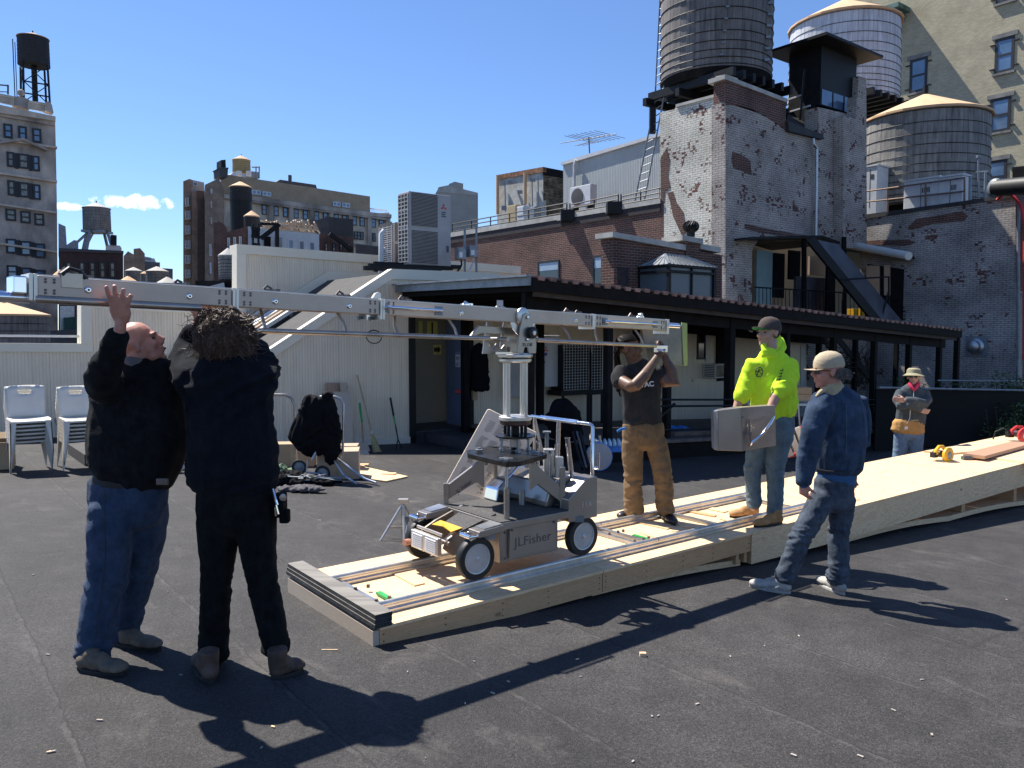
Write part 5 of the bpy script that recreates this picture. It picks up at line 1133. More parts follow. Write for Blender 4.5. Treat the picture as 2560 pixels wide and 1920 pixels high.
# high section
hp = empty('high_platform', 'taller plywood platform section boxed with plywood sides, running to the right edge', 'platform', UV(10, 4.5, gzuv(10, 4.5)))
cuts2 = [5.57, 7.12, 8.61, 10.1, 11.55, 13.0, 14.45]
for i, (a, b) in enumerate(zip(cuts2[:-1], cuts2[1:])):
    mb = MB(); tb_box(mb, a+.003, b-.003, PV0-.012, PV1+.012, PT-.018, PT+.001*(i % 2)); mb.build('deck_sheet', M['plywood'], hp)
    h = .235+.0*i; zb = lambda u: max(PT-.02-.43, gzuv(u, PV0)+.03)
    mb = MB(); pts = [UV(a+.002, PV0-.008, PT-.0185), UV(b-.002, PV0-.008, PT-.0185), UV(b-.002, PV0-.008, PT-.30), UV(a+.002, PV0-.008, PT-.30 if i else zb(a)+.0)]
    if i == 0: pts[2] = UV(b-.002, PV0-.008, PT-.30); pts[3] = UV(a+.002, PV0-.008, PT-.27)
    mb.prism(pts, V*.018); mb.build('side_sheet', M['plywood'], hp)
    mb = MB(); tb_box(mb, a+.002, b-.002, PV1-.018, PV1, PT-.30, PT-.0185); mb.build('side_sheet', M['plywood'], hp)
mb = MB(); tb_box(mb, 5.572, 5.585, PV0, PV1, PT-.27, PT-.02); mb.build('end_sheet', M['lumber'], hp)
for (ua, ub) in ((7.2, 9.4), (9.3, 11.8), (11.7, 14)):
    mb = MB(); n = 14; pts = []
    for i in range(n+1):
        u = ua+(ub-ua)*i/n; pts.append(UV(u, PV0+.05, gzuv(u, PV0)+.07+.03*sin(pi*i/n)))
    mb.prism(pts+[p-Z*.055 for p in pts][::-1], V*1.0); mb.build('sloping_skid', M['plywood'], hp)
mb = MB()
for u in (8.0, 9.7, 11.2, 12.6): tb_box(mb, u, u+.09, PV0+.06, PV0+.4, gzuv(u, PV0)+.09, PT-.3)
mb.build('leg_blocks', M['lumber'], hp)
# loose sheets and boards on top at far right
def sheet(name, label, cat, quad, t, mat, grp=None, z=None):
    z = PT if z is None else z; mb = MB(); pts = [onZ(x, y, z+t) for x, y in quad]; mb.prism(pts, (0,0,-t+.0015)); o = mb.build(name, mat, None); tag(o, label, cat, grp); return o
sheet('plywood_sheet', 'pale plywood sheet with a pointed corner lying furthest back on the platform', 'plywood', [(2310,1127),(2445,1105),(2530,1118),(2376,1133)], .025, M['plywood'], 'loose sheets on the platform')
sheet('plywood_sheet', 'plywood offcut at the right edge under the reddish board', 'plywood', [(2470,1142),(2580,1118),(2620,1170),(2560,1156)], .018, M['plywood'], 'loose sheets on the platform')
sheet('board', 'reddish board lying diagonally on the platform beside the yellow saw', 'board', [(2408,1133),(2530,1103),(2580,1108),(2462,1140)], .045, M['plywood_red'], 'loose sheets on the platform', PT+.03)
for i, (q, lb) in enumerate((([(975,1429),(1042,1418),(1062,1457),(1036,1463)], 'small plywood offcut between the rails left of the dolly'),([(1597,1306),(1604,1302),(1682,1317),(1668,1322)], 'thin offcut between the rails by the black shoe'),([(1600,1331),(1608,1327),(1658,1341),(1646,1347)], 'pale splinter offcut near the rail joint'),([(1722,1279),(1734,1276),(1792,1287),(1786,1291)], 'narrow offcut left of the rail crossbar'),([(1770,1272),(1782,1268),(1822,1277),(1808,1280)], 'narrow offcut furthest back between the rails'),([(1799,1297),(1806,1294),(1838,1300),(1832,1304)], 'little offcut beside the tan boot'),([(1690,1310),(1696,1305),(1736,1314),(1728,1319)],'short grey offcut right of the black shoe'))):
    sheet('wood_offcut', lb, 'wood offcut', q, .010, M['plywood'] if i != 3 else M['lumber'], 'wood offcuts between the rails')
# ------------------------------------------------------------------ rails
RV0, RV1, RZ = 4.13, 4.77, .022
tr = empty('dolly_track', 'two silver tubular rails joined by cross bars on the platform', 'track', UV(4.4, 4.44, PT))
for rv in (RV0, RV1):
    mb = MB(); mb.tube([UV(2.17, rv, RZ-.019), UV(6.72, rv, RZ-.019)], .019, 12); mb.build('rail', M['alu'], tr, smooth=True)
    mb = MB(); prof_ = [(-.030, PT+.002), (.030, PT+.002), (.030, PT+.020), (.014, PT+.030), (.014, RZ-.030), (-.014, RZ-.030), (-.014, PT+.030), (-.030, PT+.020)]
    mb.prism([UV(2.17, rv+a, z) for a, z in prof_], U*4.55); mb.build('rail_base', M['alu'], tr)
for u in (2.24, 4.50, 4.60, 5.50, 6.60):
    mb = MB(); tb_box(mb, u-.02, u+.02, RV0+.03, RV1-.03, PT+.004, PT+.03); mb.build('cross_bar', M['galv'], tr)
for u in (2.33, 4.66): mb = MB(); tb_box(mb, u, u+.035, RV0+.12, RV0+.30, PT+.008, PT+.024); mb.build('green_clamp', M['green_plastic'], tr)
mb = MB()
for u in (2.24, 2.33, 4.50, 4.60, 4.66):
    for v in (RV0+.12, RV0+.40): mb.cbox(UV(u, v, PT+.036), (.02,.02,.02))
mb.build('clamp_knobs', M['bolt'], tr)
# joint tape marks on rails
mb = MB()
for rv, us_ in ((RV0, (4.62,)), (RV1, (4.62,))):
    for u in us_: mb.tube([UV(u, rv, RZ-.019), UV(u+.006, rv, RZ-.019)], .0196, 12)
mb.build('rail_joint', M['bolt'], tr)
# ------------------------------------------------------------------ text helper
def text_mesh(body, size, Mx, depth=.002, spacing=1.0, shear=0.0, bold=0.0):
    cu = bpy.data.curves.new('t', 'FONT'); cu.body = body; cu.size = size; cu.extrude = depth; cu.align_x = 'CENTER'; cu.align_y = 'CENTER'; cu.space_character = spacing; cu.shear = shear; cu.offset = bold
    o = bpy.data.objects.new('t', cu); C.objects.link(o); bpy.context.view_layer.update()
    me = bpy.data.meshes.new_from_object(o.evaluated_get(bpy.context.evaluated_depsgraph_get()))
    vs = [Mx @ v.co for v in me.vertices]; fs = [list(p.vertices) for p in me.polygons]
    bpy.data.objects.remove(o); bpy.data.curves.remove(cu); bpy.data.meshes.remove(me); return vs, fs
def write(name, body, size, Mx, mat, parent, **k):
    mb = MB(); vs, fs = text_mesh(body, size, Mx, **k); mb.add(vs, fs); return mb.build(name, mat, parent, uv=False)
# ------------------------------------------------------------------ dolly
DL = empty('camera_dolly', 'brushed steel four wheeled camera dolly standing on the rails', 'dolly', UV(3.3, 4.44, RZ))
WR = .140; WU = (2.89, 3.82)
for iu, u in enumerate(WU):
    for iv, rv in enumerate((RV0, RV1)):
        s = -1 if iv == 0 else 1; c = UV(u, rv, RZ+WR)
        F_ = frame(c, U, Z, -V*(-s) if False else V*s)   # z axis points outward
        mb = MB(); mb.lathe([(.100,-.028),(WR-.006,-.028),(WR,-.020),(WR,.020),(WR-.006,.030),(.100,.030),(.100,-.028)], 40, F_); w = mb.build('wheel', M['rubber'], DL, smooth=True)
        mb = MB(); mb.lathe([(.101,.026),(.098,.032),(.090,.030),(.084,.012),(.045,.004),(.040,.016),(.020,.018),(.018,.030),(.008,.034),(.0001,.034)], 40, F_); r_ = mb.build('rim', M['wheel_paint'], w, smooth=True)
        mb = MB(); mb.lathe([(.101,-.027),(.090,-.02),(.0001,-.02)], 30, F_); mb.build('rim_back', M['wheel_paint'], w)
        mb = MB()
        for k in range(2):
            word = 'JL Fisher'
            for j, ch in enumerate(word):
                if ch == ' ': continue
                a = radians(90 + 20*(4-j)/1.25 - 0 + (180 if k else 0)) + (.25); rr = .068
                m = F_ @ Matrix.Rotation(a, 4, 'Z') @ Matrix.Translation((rr, 0, .0125)) @ Matrix.Rotation(-pi/2, 4, 'Z')
                if iv == 1: m = F_ @ Matrix.Rotation(a, 4, 'Z') @ Matrix.Translation((rr, 0, .0125)) @ Matrix.Rotation(-pi/2, 4, 'Z')
                vs, fs = text_mesh(ch, .028, m, .0015); mb.add(vs, fs)
        mb.build('wheel_lettering', M['bolt'], w, uv=False)
# chassis: main box with side plate
mb = MB(); tb_box(mb, 3.02, 3.63, RV0+.02, RV1-.02, .10, .40); mb.build('battery_box', M['steel'], DL, bevel=.004)
mb = MB(); tb_box(mb, 3.10, 3.58, RV0-.004, RV0+.019, .125, .395); sp_ = mb.build('side_plate', M['steel'], DL, bevel=.003)
F_ = frame(UV(3.34, RV0-.005, .26), U, Z, -V); write('lettering', 'JLFisher', .115, F_, M['bolt'], sp_, depth=.0015, spacing=1.05)
mb = MB()
for u, z in ((3.12,.38),(3.56,.38),(3.05,.14),(3.05,.37)): mb.cyl(UV(u, RV0-.012, z), UV(u, RV0+.0, z), .010, 10)
mb.build('bolt_heads', M['bolt'], DL)
# top deck plate with grip tape
mb = MB(); tb_box(mb, 2.98, 4.02, RV0-.03, RV1+.03, .402, .45); mb.build('deck_frame', M['steel'], DL, bevel=.004)
mb = MB(); tb_box(mb, 2.99, 3.72, RV0-.02, RV1+.02, .451, .457); mb.build('grip_deck', M['grip_tape'], DL)
# forward side arms to the front wheels
for rv, s in ((RV0, -1), (RV1, 1)):
    mb = MB(); mb.prism([UV(2.98, rv-.07, .405), UV(2.98, rv+.07, .405), UV(2.74, rv+.06, .385), UV(2.74, rv-.06, .385)], (0,0,.045)); mb.build('wheel_arm', M['steel'], DL, bevel=.004)
    mb = MB(); mb.prism([UV(2.97, rv-.06, .452), UV(2.97, rv+.06, .452), UV(2.80, rv+.05, .436), UV(2.80, rv-.05, .436)], (0,0,.006)); mb.build('arm_grip', M['galv'], DL)
    mb = MB(); mb.tube([UV(2.74, rv-.045, .40), UV(2.66, rv-.045, .40), UV(2.66, rv+.055, .40), UV(2.74, rv+.055, .40)], .012, 8); mb.tube([UV(2.66, rv-.05, .40), UV(2.66, rv+.06, .40)], .018, 10); mb.build('front_handle', M['chrome'], DL, smooth=True)
    for u in WU:
        mb = MB(); mb.cyl(UV(u, rv+.05*(-s), RZ+WR), UV(u, rv+.05*(-s), .40), .022, 12); mb.cyl(UV(u, rv-.04*s, RZ+WR), UV(u, rv+.02*s, RZ+WR), .014, 10); mb.cbox(UV(u, rv, .375), (.10,.10,.05)); mb.build('wheel_post', M['galv_dull'], DL)
# sloping centre boom cover and front fork with levelling head
mb = MB(); mb.prism([UV(3.10, 4.28, .46), UV(3.10, 4.60, .46), UV(2.76, 4.56, .36), UV(2.76, 4.32, .36)], (0,0,.012)); mb.build('centre_cover', M['grip_tape'], DL)
mb = MB()
for v in (4.34, 4.66): mb.prism([UV(3.10, v, .40), UV(3.10, v, .47), UV(2.80, v, .385), UV(2.66, v, .32), UV(2.60, v, .24), UV(2.70, v, .17), UV(2.80, v, .16), UV(2.92, v, .22)], V*.018)
mb.build('fork_plate', M['steel'], DL, bevel=.002)
mb = MB(); mb.prism([UV(2.80, 4.33, .395), UV(2.80, 4.60, .395), UV(2.70, 4.59, .375), UV(2.72, 4.47, .385), UV(2.70, 4.35, .37)], (0,0,.006)); mb.build('yellow_flap', M['yellow_paint'], DL)
mb = MB(); tb_box(mb, 2.53, 2.60, 4.36, 4.70, .17, .33); hb = mb.build('ribbed_head', M['alu'], DL, bevel=.008)
mb = MB()
for k in range(7):
    for vv in (4.375, 4.545): tb_box(mb, 2.520, 2.530, vv, vv+.13, .19+k*.018, .199+k*.018)
mb.build('slots', M['sign_white'], hb)
mb = MB(); mb.cyl(UV(2.61, 4.36, .35), UV(2.61, 4.68, .35), .016, 10); mb.cyl(UV(2.66, 4.32, .28), UV(2.66, 4.69, .28), .02, 10); mb.build('cross_shaft', M['bronze_tube'], DL, smooth=True)
for c in (UV(2.52, 4.74, .20), UV(2.74, RV0+.08, .13)): mb = MB(); mb.cyl(c-U*.02, c+U*.04, .028, 16); mb.build('red_roller', M['lumber_red'], DL)
# rear housing with sloped bright shields
mb = MB(); zt = .62
sec = [(3.60,.458),(3.60,.50),(3.66,.62),(3.80,.66),(4.02,.66),(4.02,.458)]
mb.prism([UV(u, RV0+.12, z) for u, z in sec], V*.46); mb.build('rear_housing', M['steel'], DL, bevel=.012)
mb = MB(); mb.prism([UV(u, RV0-.03, z) for u, z in ((3.70,.451),(3.70,.53),(3.91,.66),(4.03,.66),(4.03,.36),(3.70,.36))], V*.145); rb_ = mb.build('rear_side_box', M['steel'], DL, bevel=.006)
F_ = frame(UV(3.90, RV0-.031, .475), U, Z, -V); write('badge', 'EK6', .055, F_, M['alu'], rb_, depth=.002, spacing=1.4)
mb = MB(); mb.prism([UV(3.62, RV1-.16, .46), UV(3.62, RV1+.02, .46), UV(3.70, RV1+.02, .70), UV(3.86, RV1+.02, .74), UV(3.86, RV1-.16, .74), UV(3.70, RV1-.16, .70)][:0] or [UV(u, RV1-.15, z) for u, z in ((3.40,.46),(3.42,.55),(3.66,.69),(3.85,.70),(3.85,.46))], V*.16); mb.build('bright_shield', M['chrome'], DL, bevel=.01)
# push bar, levers
mb = MB(); mb.tube([UV(4.0, RV0-.0, .60), UV(4.0, RV0-.0, 1.11), UV(4.0, RV0+.01, 1.13), UV(4.0, RV0+.03, 1.135), UV(4.0, RV1+.06, 1.135)], .015, 10); mb.tube([UV(4.0, RV1+.02, .60), UV(4.0, RV1+.02, 1.13)], .015, 10); mb.tube([UV(3.98, 4.50, .60), UV(4.0, 4.50, 1.13)], .019, 10); mb.tube([UV(4.0, RV0+.16, 1.135), UV(4.0, RV1-.06, 1.135)], .021, 10); mb.build('push_bar', M['chrome'], DL, smooth=True)
for i, (u, v, z1, r_, top) in enumerate(((3.86,4.50,.98,.016,.034),(3.90,4.25,.95,.020,.022),(3.80,4.34,.86,.010,.0),(3.82,4.56,.84,.012,.02),(3.76,4.36,.78,.014,0))):
    mb = MB(); mb.cyl(UV(u, v, .60), UV(u-.06 if i == 1 else u, v, z1), r_, 10)
    if top: q = UV(u-.06 if i == 1 else u, v, z1); mb.cyl(q, q+Z*.02, top, 14)
    mb.build('lever', M['chrome'] if i != 0 else M['galv_dull'], DL, smooth=True)
mb = MB(); mb.cbox(UV(3.78, 4.40, .72), (.08,.08,.14)); mb.cbox(UV(3.80, 4.30, .70), (.06,.05,.10)); mb.build('valve_block', M['alu'], DL, bevel=.004)
mb = MB(); mb.tube([UV(4.03, RV0-.05, 1.0), UV(4.03, RV0-.05, .93), UV(4.03, RV0+.05, .93), UV(4.03, RV0+.05, 1.0)], .008, 8); mb.tube([UV(4.03, RV0-.04, .78), UV(4.03, RV0-.04, .70), UV(4.03, RV0, .70)], .008, 8); mb.build('cable_hook', M['chrome'], DL)
# outrigger arms carrying the turnstile plate
PZ = .775
def outrigger(ub, vb, ut, vt_, name='leg'):
    mb = MB(); b = UV(ub, vb, .455); 
    mb.bar(b-Z*0, b+Z*(.15 if ub < 3.3 else .26), .042, .042, up=(1,0,0))
    t = UV(ut, vt_, PZ-.09); d = (t-b); 
    mb.prism([b+Z*.03-V*.012, b+Z*.13-V*.012, t+Z*.05-V*.012, t+Z*.05-V*.012+(UV(ut, vt_)-UV(ub, vb)).normalized()*.035, t-Z*.10-V*.012+(UV(ut, vt_)-UV(ub, vb)).normalized()*.035, t-Z*.06-V*.012-(UV(ut, vt_)-UV(ub, vb)).normalized()*.02], V*.024)
    mb.cyl(t-Z*.02, t+Z*.08, .012, 8); o = mb.build('support_arm', M['steel'], DL, bevel=.002)
    mb = MB(); c = UV(ut, vt_, PZ+.012); mb.lathe([(.026,0),(.034,.012),(.034,.026),(.016,.030),(.014,.05),(.0001,.052)], 6, Matrix.Translation(c)); mb.build('jack_knob', M['galv_dull'], DL)
    return o
o1 = outrigger(3.02, RV1+.03, 3.22, 4.62)
F_ = frame(UV(3.12, RV1-.02, .60), (UV(3.22,4.62,.72)-UV(3.02,RV1+.03,.50)), Z, None); write('lettering', 'JL Fisher', .042, frame(UV(3.12, (RV1+.03+4.62)/2-.02, .585), UV(3.22,4.62,.73)-UV(3.02,RV1+.03,.53), Z), M['bolt'], o1, depth=.002)
outrigger(3.72, RV0+.06, 3.52, 4.30)
mb = MB(); mb.cyl(UV(3.10, RV0+.03, .455), UV(3.10, RV0+.03, .66), .022, 14); mb.cyl(UV(3.10, RV0+.03, .66), UV(3.12, RV0+.05, PZ-.01), .013, 10); mb.build('front_jack', M['steel'], DL, smooth=True)
mb = MB(); mb.cyl(UV(3.52, RV1-.02, .455), UV(3.50, RV1-.03, .70), .018, 14); mb.cyl(UV(3.50, RV1-.03, .70), UV(3.5, RV1-.03, PZ), .026, 12); mb.build('rear_jack', M['steel'], DL, smooth=True)
mb = MB(); cx, cy = 3.36, 4.44; pts = []
for k in range(8):
    a = radians(22.5+45*k); r_ = .34; pts.append(UV(cx+r_*cos(a)*1.0, cy+r_*sin(a)*1.0, PZ))
pts = [UV(3.08, RV0+.01, PZ), UV(3.20, RV0-.01, PZ), UV(3.62, 4.26, PZ), UV(3.66, 4.34, PZ), UV(3.62, RV1-.02, PZ), UV(3.50, RV1+.03, PZ), UV(3.20, RV1-.02, PZ), UV(3.10, 4.62, PZ)]
mb.prism(pts, (0,0,-.022)); mb.build('turnstile_plate', simple('blued_steel', (.05,.045,.042), .28, .85, 8, .4), DL, bevel=.003)
mb = MB(); mb.cyl(UV(3.12, RV0+.06, PZ), UV(3.12, RV0+.06, PZ+.04), .012, 8); mb.cbox(UV(3.12, RV0+.06, PZ+.03), (.10,.03,.02)); mb.cbox(UV(3.12, RV0+.06, PZ+.03), (.03,.10,.018)); mb.build('jack_handle', M['galv'], DL)
mb = MB(); mb.cyl(UV(3.52, 4.44, .458), UV(3.52, 4.44, .56), .025, 14); mb.build('centre_post', M['galv'], DL, smooth=True)
mb = MB(); mb.ell(tuple(UV(3.70, 4.22, .475)), (.04,.035,.02)); mb.cyl(UV(3.70, 4.22, .47), UV(3.70, 4.22, .51), .018, 8); mb.build('black_pedal', M['rubber'], DL)
def lerp_(tab, x):
    if x <= tab[0][0]: return tab[0][1]+(x-tab[0][0])
    for (a, b), (c, d) in zip(tab[:-1], tab[1:]):
        if x <= c: return b+(d-b)*(x-a)/(c-a)
    return tab[-1][1]+(x-tab[-1][0])
ZT = [(.10,.085),(.40,.315),(.46,.375),(.66,.58),(.775,.757),(1.13,.95)]; UT_ = [(2.52,2.74),(2.66,2.82),(2.74,2.88),(2.98,3.07),(4.03,3.95)]
def reshape(o):
    off = parent_world(o.parent)
    for v in o.data.vertices:
        w = v.co+off; u_, v_ = uvof(w); v.co = UV(lerp_(UT_, u_), v_, lerp_(ZT, w.z))-off
    for c in o.children: reshape(c)
for o in list(DL.children):
    if not o.name.startswith('wheel') or o.name.startswith('wheel_arm') or o.name.startswith('wheel_post'): reshape(o)
PZ = .757
# ------------------------------------------------------------------ crane: column, pivot and boom
def bY(px): return 181.3/(51-.0157*(px-90))
def bp(px, dy=0.0): y = 713.5+.0632*(px-90); p = atY(px, y, bY(px)); return p
BA, BB = bp(82), bp(1662); BT = (BB-BA).normalized(); BN = Z.cross(BT).normalized()*-1      # BN: side of the boom facing the camera
if BN.dot(CAM-BA) < 0: BN = -BN
BU = BT.cross(-BN).normalized(); BU = BU if BU.z > 0 else -BU
CR = empty('camera_crane', 'long silver camera crane boom balanced on a rod column over the dolly', 'camera crane', UV(3.36, 4.44, PZ))
CC = UV(3.40, 4.44, 0)
def bt(px):  # parameter along the boom where the pixel column px is met
    lo, hi = -1.0, 7.0
    for _ in range(40):
        m_ = (lo+hi)/2; p = BA+BT*m_; x = 1280+FPX*(p.x/ (p.y*cos(PITCH)-(p.z-CZ)*sin(PITCH)))
        if x < px: lo = m_
        else: hi = m_
    return (lo+hi)/2
BH, BW_ = .092, .13
def BM(t, side=0.0, up=0.0): return BA+BT*t+BN*(side-.065)+BU*up
def bbox_(mb, t0, t1, s0, s1, h0, h1):
    vs = [BM(t, s, h) for t in (t0, t1) for s, h in ((s0, h0), (s1, h0), (s1, h1), (s0, h1))]
    mb.add(vs, [(0,1,2,3),(7,6,5,4),(0,4,5,1),(1,5,6,2),(2,6,7,3),(3,7,4,0)])
joints = [82, 588, 955, 1483, 1668]; T = [bt(x) for x in joints]
for i, (a, b) in enumerate(zip(T[:-1], T[1:])):
    mb = MB(); bbox_(mb, a+.018, b-.018, -BW_/2, BW_/2, -BH/2, BH/2); sec_ = mb.build('boom_section', M['alu_beam'], CR, bevel=.004)
    mb = MB(); bbox_(mb, a+.02, b-.02, -BW_/2+.01, BW_/2-.01, BH/2+.001, BH/2+.006); mb.build('top_strip', M['galv'], sec_)
    mb = MB()
    for end, s in ((a, 1), (b, -1)):
        for k in (0, 1):
            for h in (-.031, -.018, .018, .031):
                t = end+s*(.05+.035*k); mb.cyl(BM(t, BW_/2-.002, h), BM(t, BW_/2+.003, h), .0062, 8)
    mb.build('bolts', M['bolt'], sec_)
mb_list = []
for i, x in enumerate(joints):
    t = T[i]; mb = MB(); lo = -BH/2-.022 if i in (0, 1, 3) else -BH/2-.03; bbox_(mb, t-.017, t-.001, -BW_/2-.008, BW_/2+.010, lo, BH/2+.006); bbox_(mb, t+.001, t+.017, -BW_/2-.008, BW_/2+.010, lo, BH/2+.006); mb.build('joint_flange', M['alu'], CR, bevel=.002)
# left end bracket, extension tube
mb = MB(); t = T[0]; bbox_(mb, t-.075, t-.02, -BW_/2, BW_/2, -BH/2+.006, BH/2-.008); mb.build('end_block', M['chrome'], CR, bevel=.006)
mb = MB(); mb.tube([BM(t+.0, .0, -.055), BM(t-1.6, .0, -.055)], .026, 14); mb.build('extension_tube', M['chrome'], CR, smooth=True)
mb = MB(); mb.cyl(BM(t-.16, 0, -.055), BM(t-.13, 0, -.055), .031, 14); mb.cyl(BM(t-.40, 0, -.055), BM(t-.39, 0, -.055), .031, 14); mb.build('tube_clamp', M['bolt'], CR)
# lower parallel tubes
def low_tube(x0, y0, x1, y1, r, name='parallel_tube', mat='bronze_tube'):
    a = atY(x0, y0, bY(x0)); b = atY(x1, y1, bY(x1)); mb = MB(); mb.tube([a, b], r, 14); mb.build(name, M[mat], CR, smooth=True); return a, b
low_tube(88, 747.5, 500, 770, .019)
La, Lb = low_tube(540, 823, 1223, 846, .0155); Ra, Rb = low_tube(1343, 850, 1640, 865, .0155)
def on_tube(x): return (823+(x-540)*(23/683.)) if x < 1300 else (850+(x-1343)*(15/297.))
for x, dx in ((665, 0), (858, 8), (1003, -8), (1137, 7), (1420, 8), (1505, -9), (1603, 7)):
    t = bt(x); a = BM(t, .0, -BH/2); b = atY(x+dx, on_tube(x+dx), bY(x+dx)); m_ = a.lerp(b, .5)+BT*(.014 if dx > 0 else (-.014 if dx < 0 else 0)); mb = MB(); mb.tube([a, m_, b], .009, 8); mb.build('strut', M['bronze_tube'], CR, smooth=True)
# handles
for x0, x1 in ((962, 1096), (1512, 1638)):
    ta, tb2 = bt(x0), bt(x1); mb = MB(); mb.tube([BM(ta, BW_/2, .0), BM(ta+.01, BW_/2+.05, .0), BM(tb2-.01, BW_/2+.05, .0), BM(tb2, BW_/2, 0)], .011, 10); h_ = mb.build('carry_handle', M['chrome'], CR, smooth=True)
    mb = MB(); 
    for t in (ta, tb2): bbox_(mb, t-.03, t+.03, BW_/2, BW_/2+.006, -.028, .028)
    mb.build('handle_base', M['galv_dull'], h_)
# spring plungers on the face, toggle clips on top
for x in (220, 473, 688, 873, 1153, 1439):
    t = bt(x); mb = MB(); mb.lathe([(.017,0),(.013,.006),(.009,.007),(.009,.011),(.0001,.011)], 14, frame(BM(t, BW_/2, -.006), BT, BU, BN)); p_ = mb.build('plunger', M['chrome'], CR, smooth=True)
    mb = MB(); mb.lathe([(.006,.0112),(.0001,.0125)], 10, frame(BM(t, BW_/2, -.006), BT, BU, BN)); mb.build('plunger_hole', M['rubber'], p_)
for x, s in ((185, 1.3), (215,.8), (460, .8), (685, 1), (865, 1), (1020, 1), (1178, .8), (1430, 1), (1455, .7), (1590, 1), (1610,.8)):
    t = bt(x); mb = MB(); bbox_(mb, t-.03*s, t+.02*s, -.02, .03, BH/2+.006, BH/2+.016); mb.tube([BM(t-.04*s, .02, BH/2+.012), BM(t-.02*s, .02, BH/2+.035*s), BM(t+.01*s, .02, BH/2+.018)], .007, 6); bbox_(mb, t+.03*s, t+.055*s, -.01, .03, BH/2+.006, BH/2+.02); mb.build('toggle_clip', M['bolt'] if x not in (1178, 1610) else M['chrome'], CR)
t = bt(180); mb = MB(); bbox_(mb, t-.045, t+.045, BW_/2, BW_/2+.004, -.002, BH/2+.02); cl = mb.build('boom_clip', M['bronze_tube'], CR, bevel=.003); mb = MB(); mb.tube([BM(t-.045, BW_/2, BH/2+.01), BM(t-.01, BW_/2-.01, BH/2+.04), BM(t+.04, BW_/2-.02, BH/2+.03), BM(t+.06, BW_/2, BH/2)], .012, 8); mb.build('clip_lever', M['rubber'], cl)
for x in (955, 1615):
    t = bt(x); mb = MB(); prf = [(-.035, 0), (-.01, .035), (.012, .042), (.026, .034), (.028, 0)]; mb.prism([BM(t+a, .012, BH/2+.006+b) for a, b in prf], -BN*.02); mb.build('eye_lug', M['alu'], CR)
mb = MB()
for x in (920, 948): t = bt(x); bbox_(mb, t-.008, t+.008, -.02, .03, -BH/2-.03, -BH/2); mb.cyl(BM(t-.03, .0, -BH/2-.024), BM(t-.012, .0, -BH/2-.024), .012, 8)
mb.build('lower_bolts', M['galv_dull'], CR)
# hanging cable ring
a = atY(935, 838, bY(935)); mb = MB(); mb.tube([a+BT*.055*cos(k*2*pi/16)+Z*(.04*sin(k*2*pi/16)-.01) for k in range(16)], .0035, 5, closed=True); mb.build('cable_loop', M['rubber'], CR)
# pivot bracket, discs and column
tp = bt(1309); P0 = BM(tp, .065, .006)
Hx = BT.copy(); Hx.z = 0; Hx.normalize(); Hn = Vector((BN.x, BN.y, 0)).normalized()
def A_(x, y, s=0.0):  # point in the vertical plane through the pivot, from photo pixels at the pivot's depth
    p = atY(x, y, P0.y-.02); d = (p-P0); return P0+Hx*((x-1309)/FPX*P0.y/ max(.3, Hx.x))+Z*(p.z-P0.z)+Hn*(s-.065)
def plate(pts, s, th, name, mat='steel'):
    mb = MB(); mb.prism([A_(x, y, s) for x, y in pts], Hn*th); return mb.build(name, M[mat], CR, bevel=.002)
arch = [(1285,881),(1293,820),(1298,796),(1301,786),(1309,782),(1318,786),(1322,796),(1327,822),(1334,860),(1333,884),(1315,884),(1312,868),(1304,868),(1300,884)]
fp = plate(arch, BW_/2+.02, .012, 'pivot_plate'); plate(arch, -BW_/2-.032, .012, 'pivot_plate')
fr_ = frame(A_(1310, 862, BW_/2+.034), Hx, Z, Hn); write('number', '23-150', .036, fr_, M['bolt'], fp, depth=.001)
plate([(1248,804),(1237,884),(1300,884),(1290,862),(1282,872),(1270,858),(1262,872),(1254,862),(1252,870),(1256,806)], -BW_/2-.0, .012, 'side_plate')
plate([(1198,839),(1217,815),(1331,821),(1350,823),(1366,846),(1350,846),(1341,838),(1290,836),(1222,833),(1206,841)], -.02, .02, 'cross_arm')
mb = MB(); mb.lathe([(.060,0),(.060,.016),(.05,.022),(.0001,.022)], 28, frame(A_(1304, 790, BW_/2+.001), Hx, Z, Hn)); mb.build('pivot_disc', M['alu'], CR, smooth=True)
mb = MB(); mb.prism([A_(x, y, BW_/2+.001) for x, y in ((1274,806),(1280,822),(1292,836),(1306,842),(1322,836),(1332,822),(1337,808),(1328,808),(1318,816),(1294,816),(1284,806))], Hn*.008); mb.build('tilt_sector', M['alu'], CR)
mb = MB(); mb.lathe([(.034,0),(.042,.010),(.044,.022),(.040,.034),(.022,.036),(.020,.040),(.0001,.040)], 24, frame(A_(1318, 832, BW_/2+.033), Hx, Z, Hn)); kn = mb.build('brake_knob', M['rubber'], CR, smooth=True)
mb = MB(); mb.lathe([(.018,.0405),(.012,.046),(.0001,.046)], 16, frame(A_(1318, 832, BW_/2+.033), Hx, Z, Hn)); mb.build('knob_cap', M['alu'], kn, smooth=True)
mb = MB()
for x, y in ((1310, 794), (1309, 849)): mb.lathe([(.012,0),(.012,.010),(.0001,.011)], 6, frame(A_(x, y, BW_/2+.033), Hx, Z, Hn))
mb.build('pivot_nuts', M['chrome'], CR)
mb = MB(); mb.cyl(A_(1262, 848, 0)-Hn*.12, A_(1262, 848, 0)+Hn*.10, .016, 10); mb.build('cross_rod', M['steel'], CR, smooth=True)
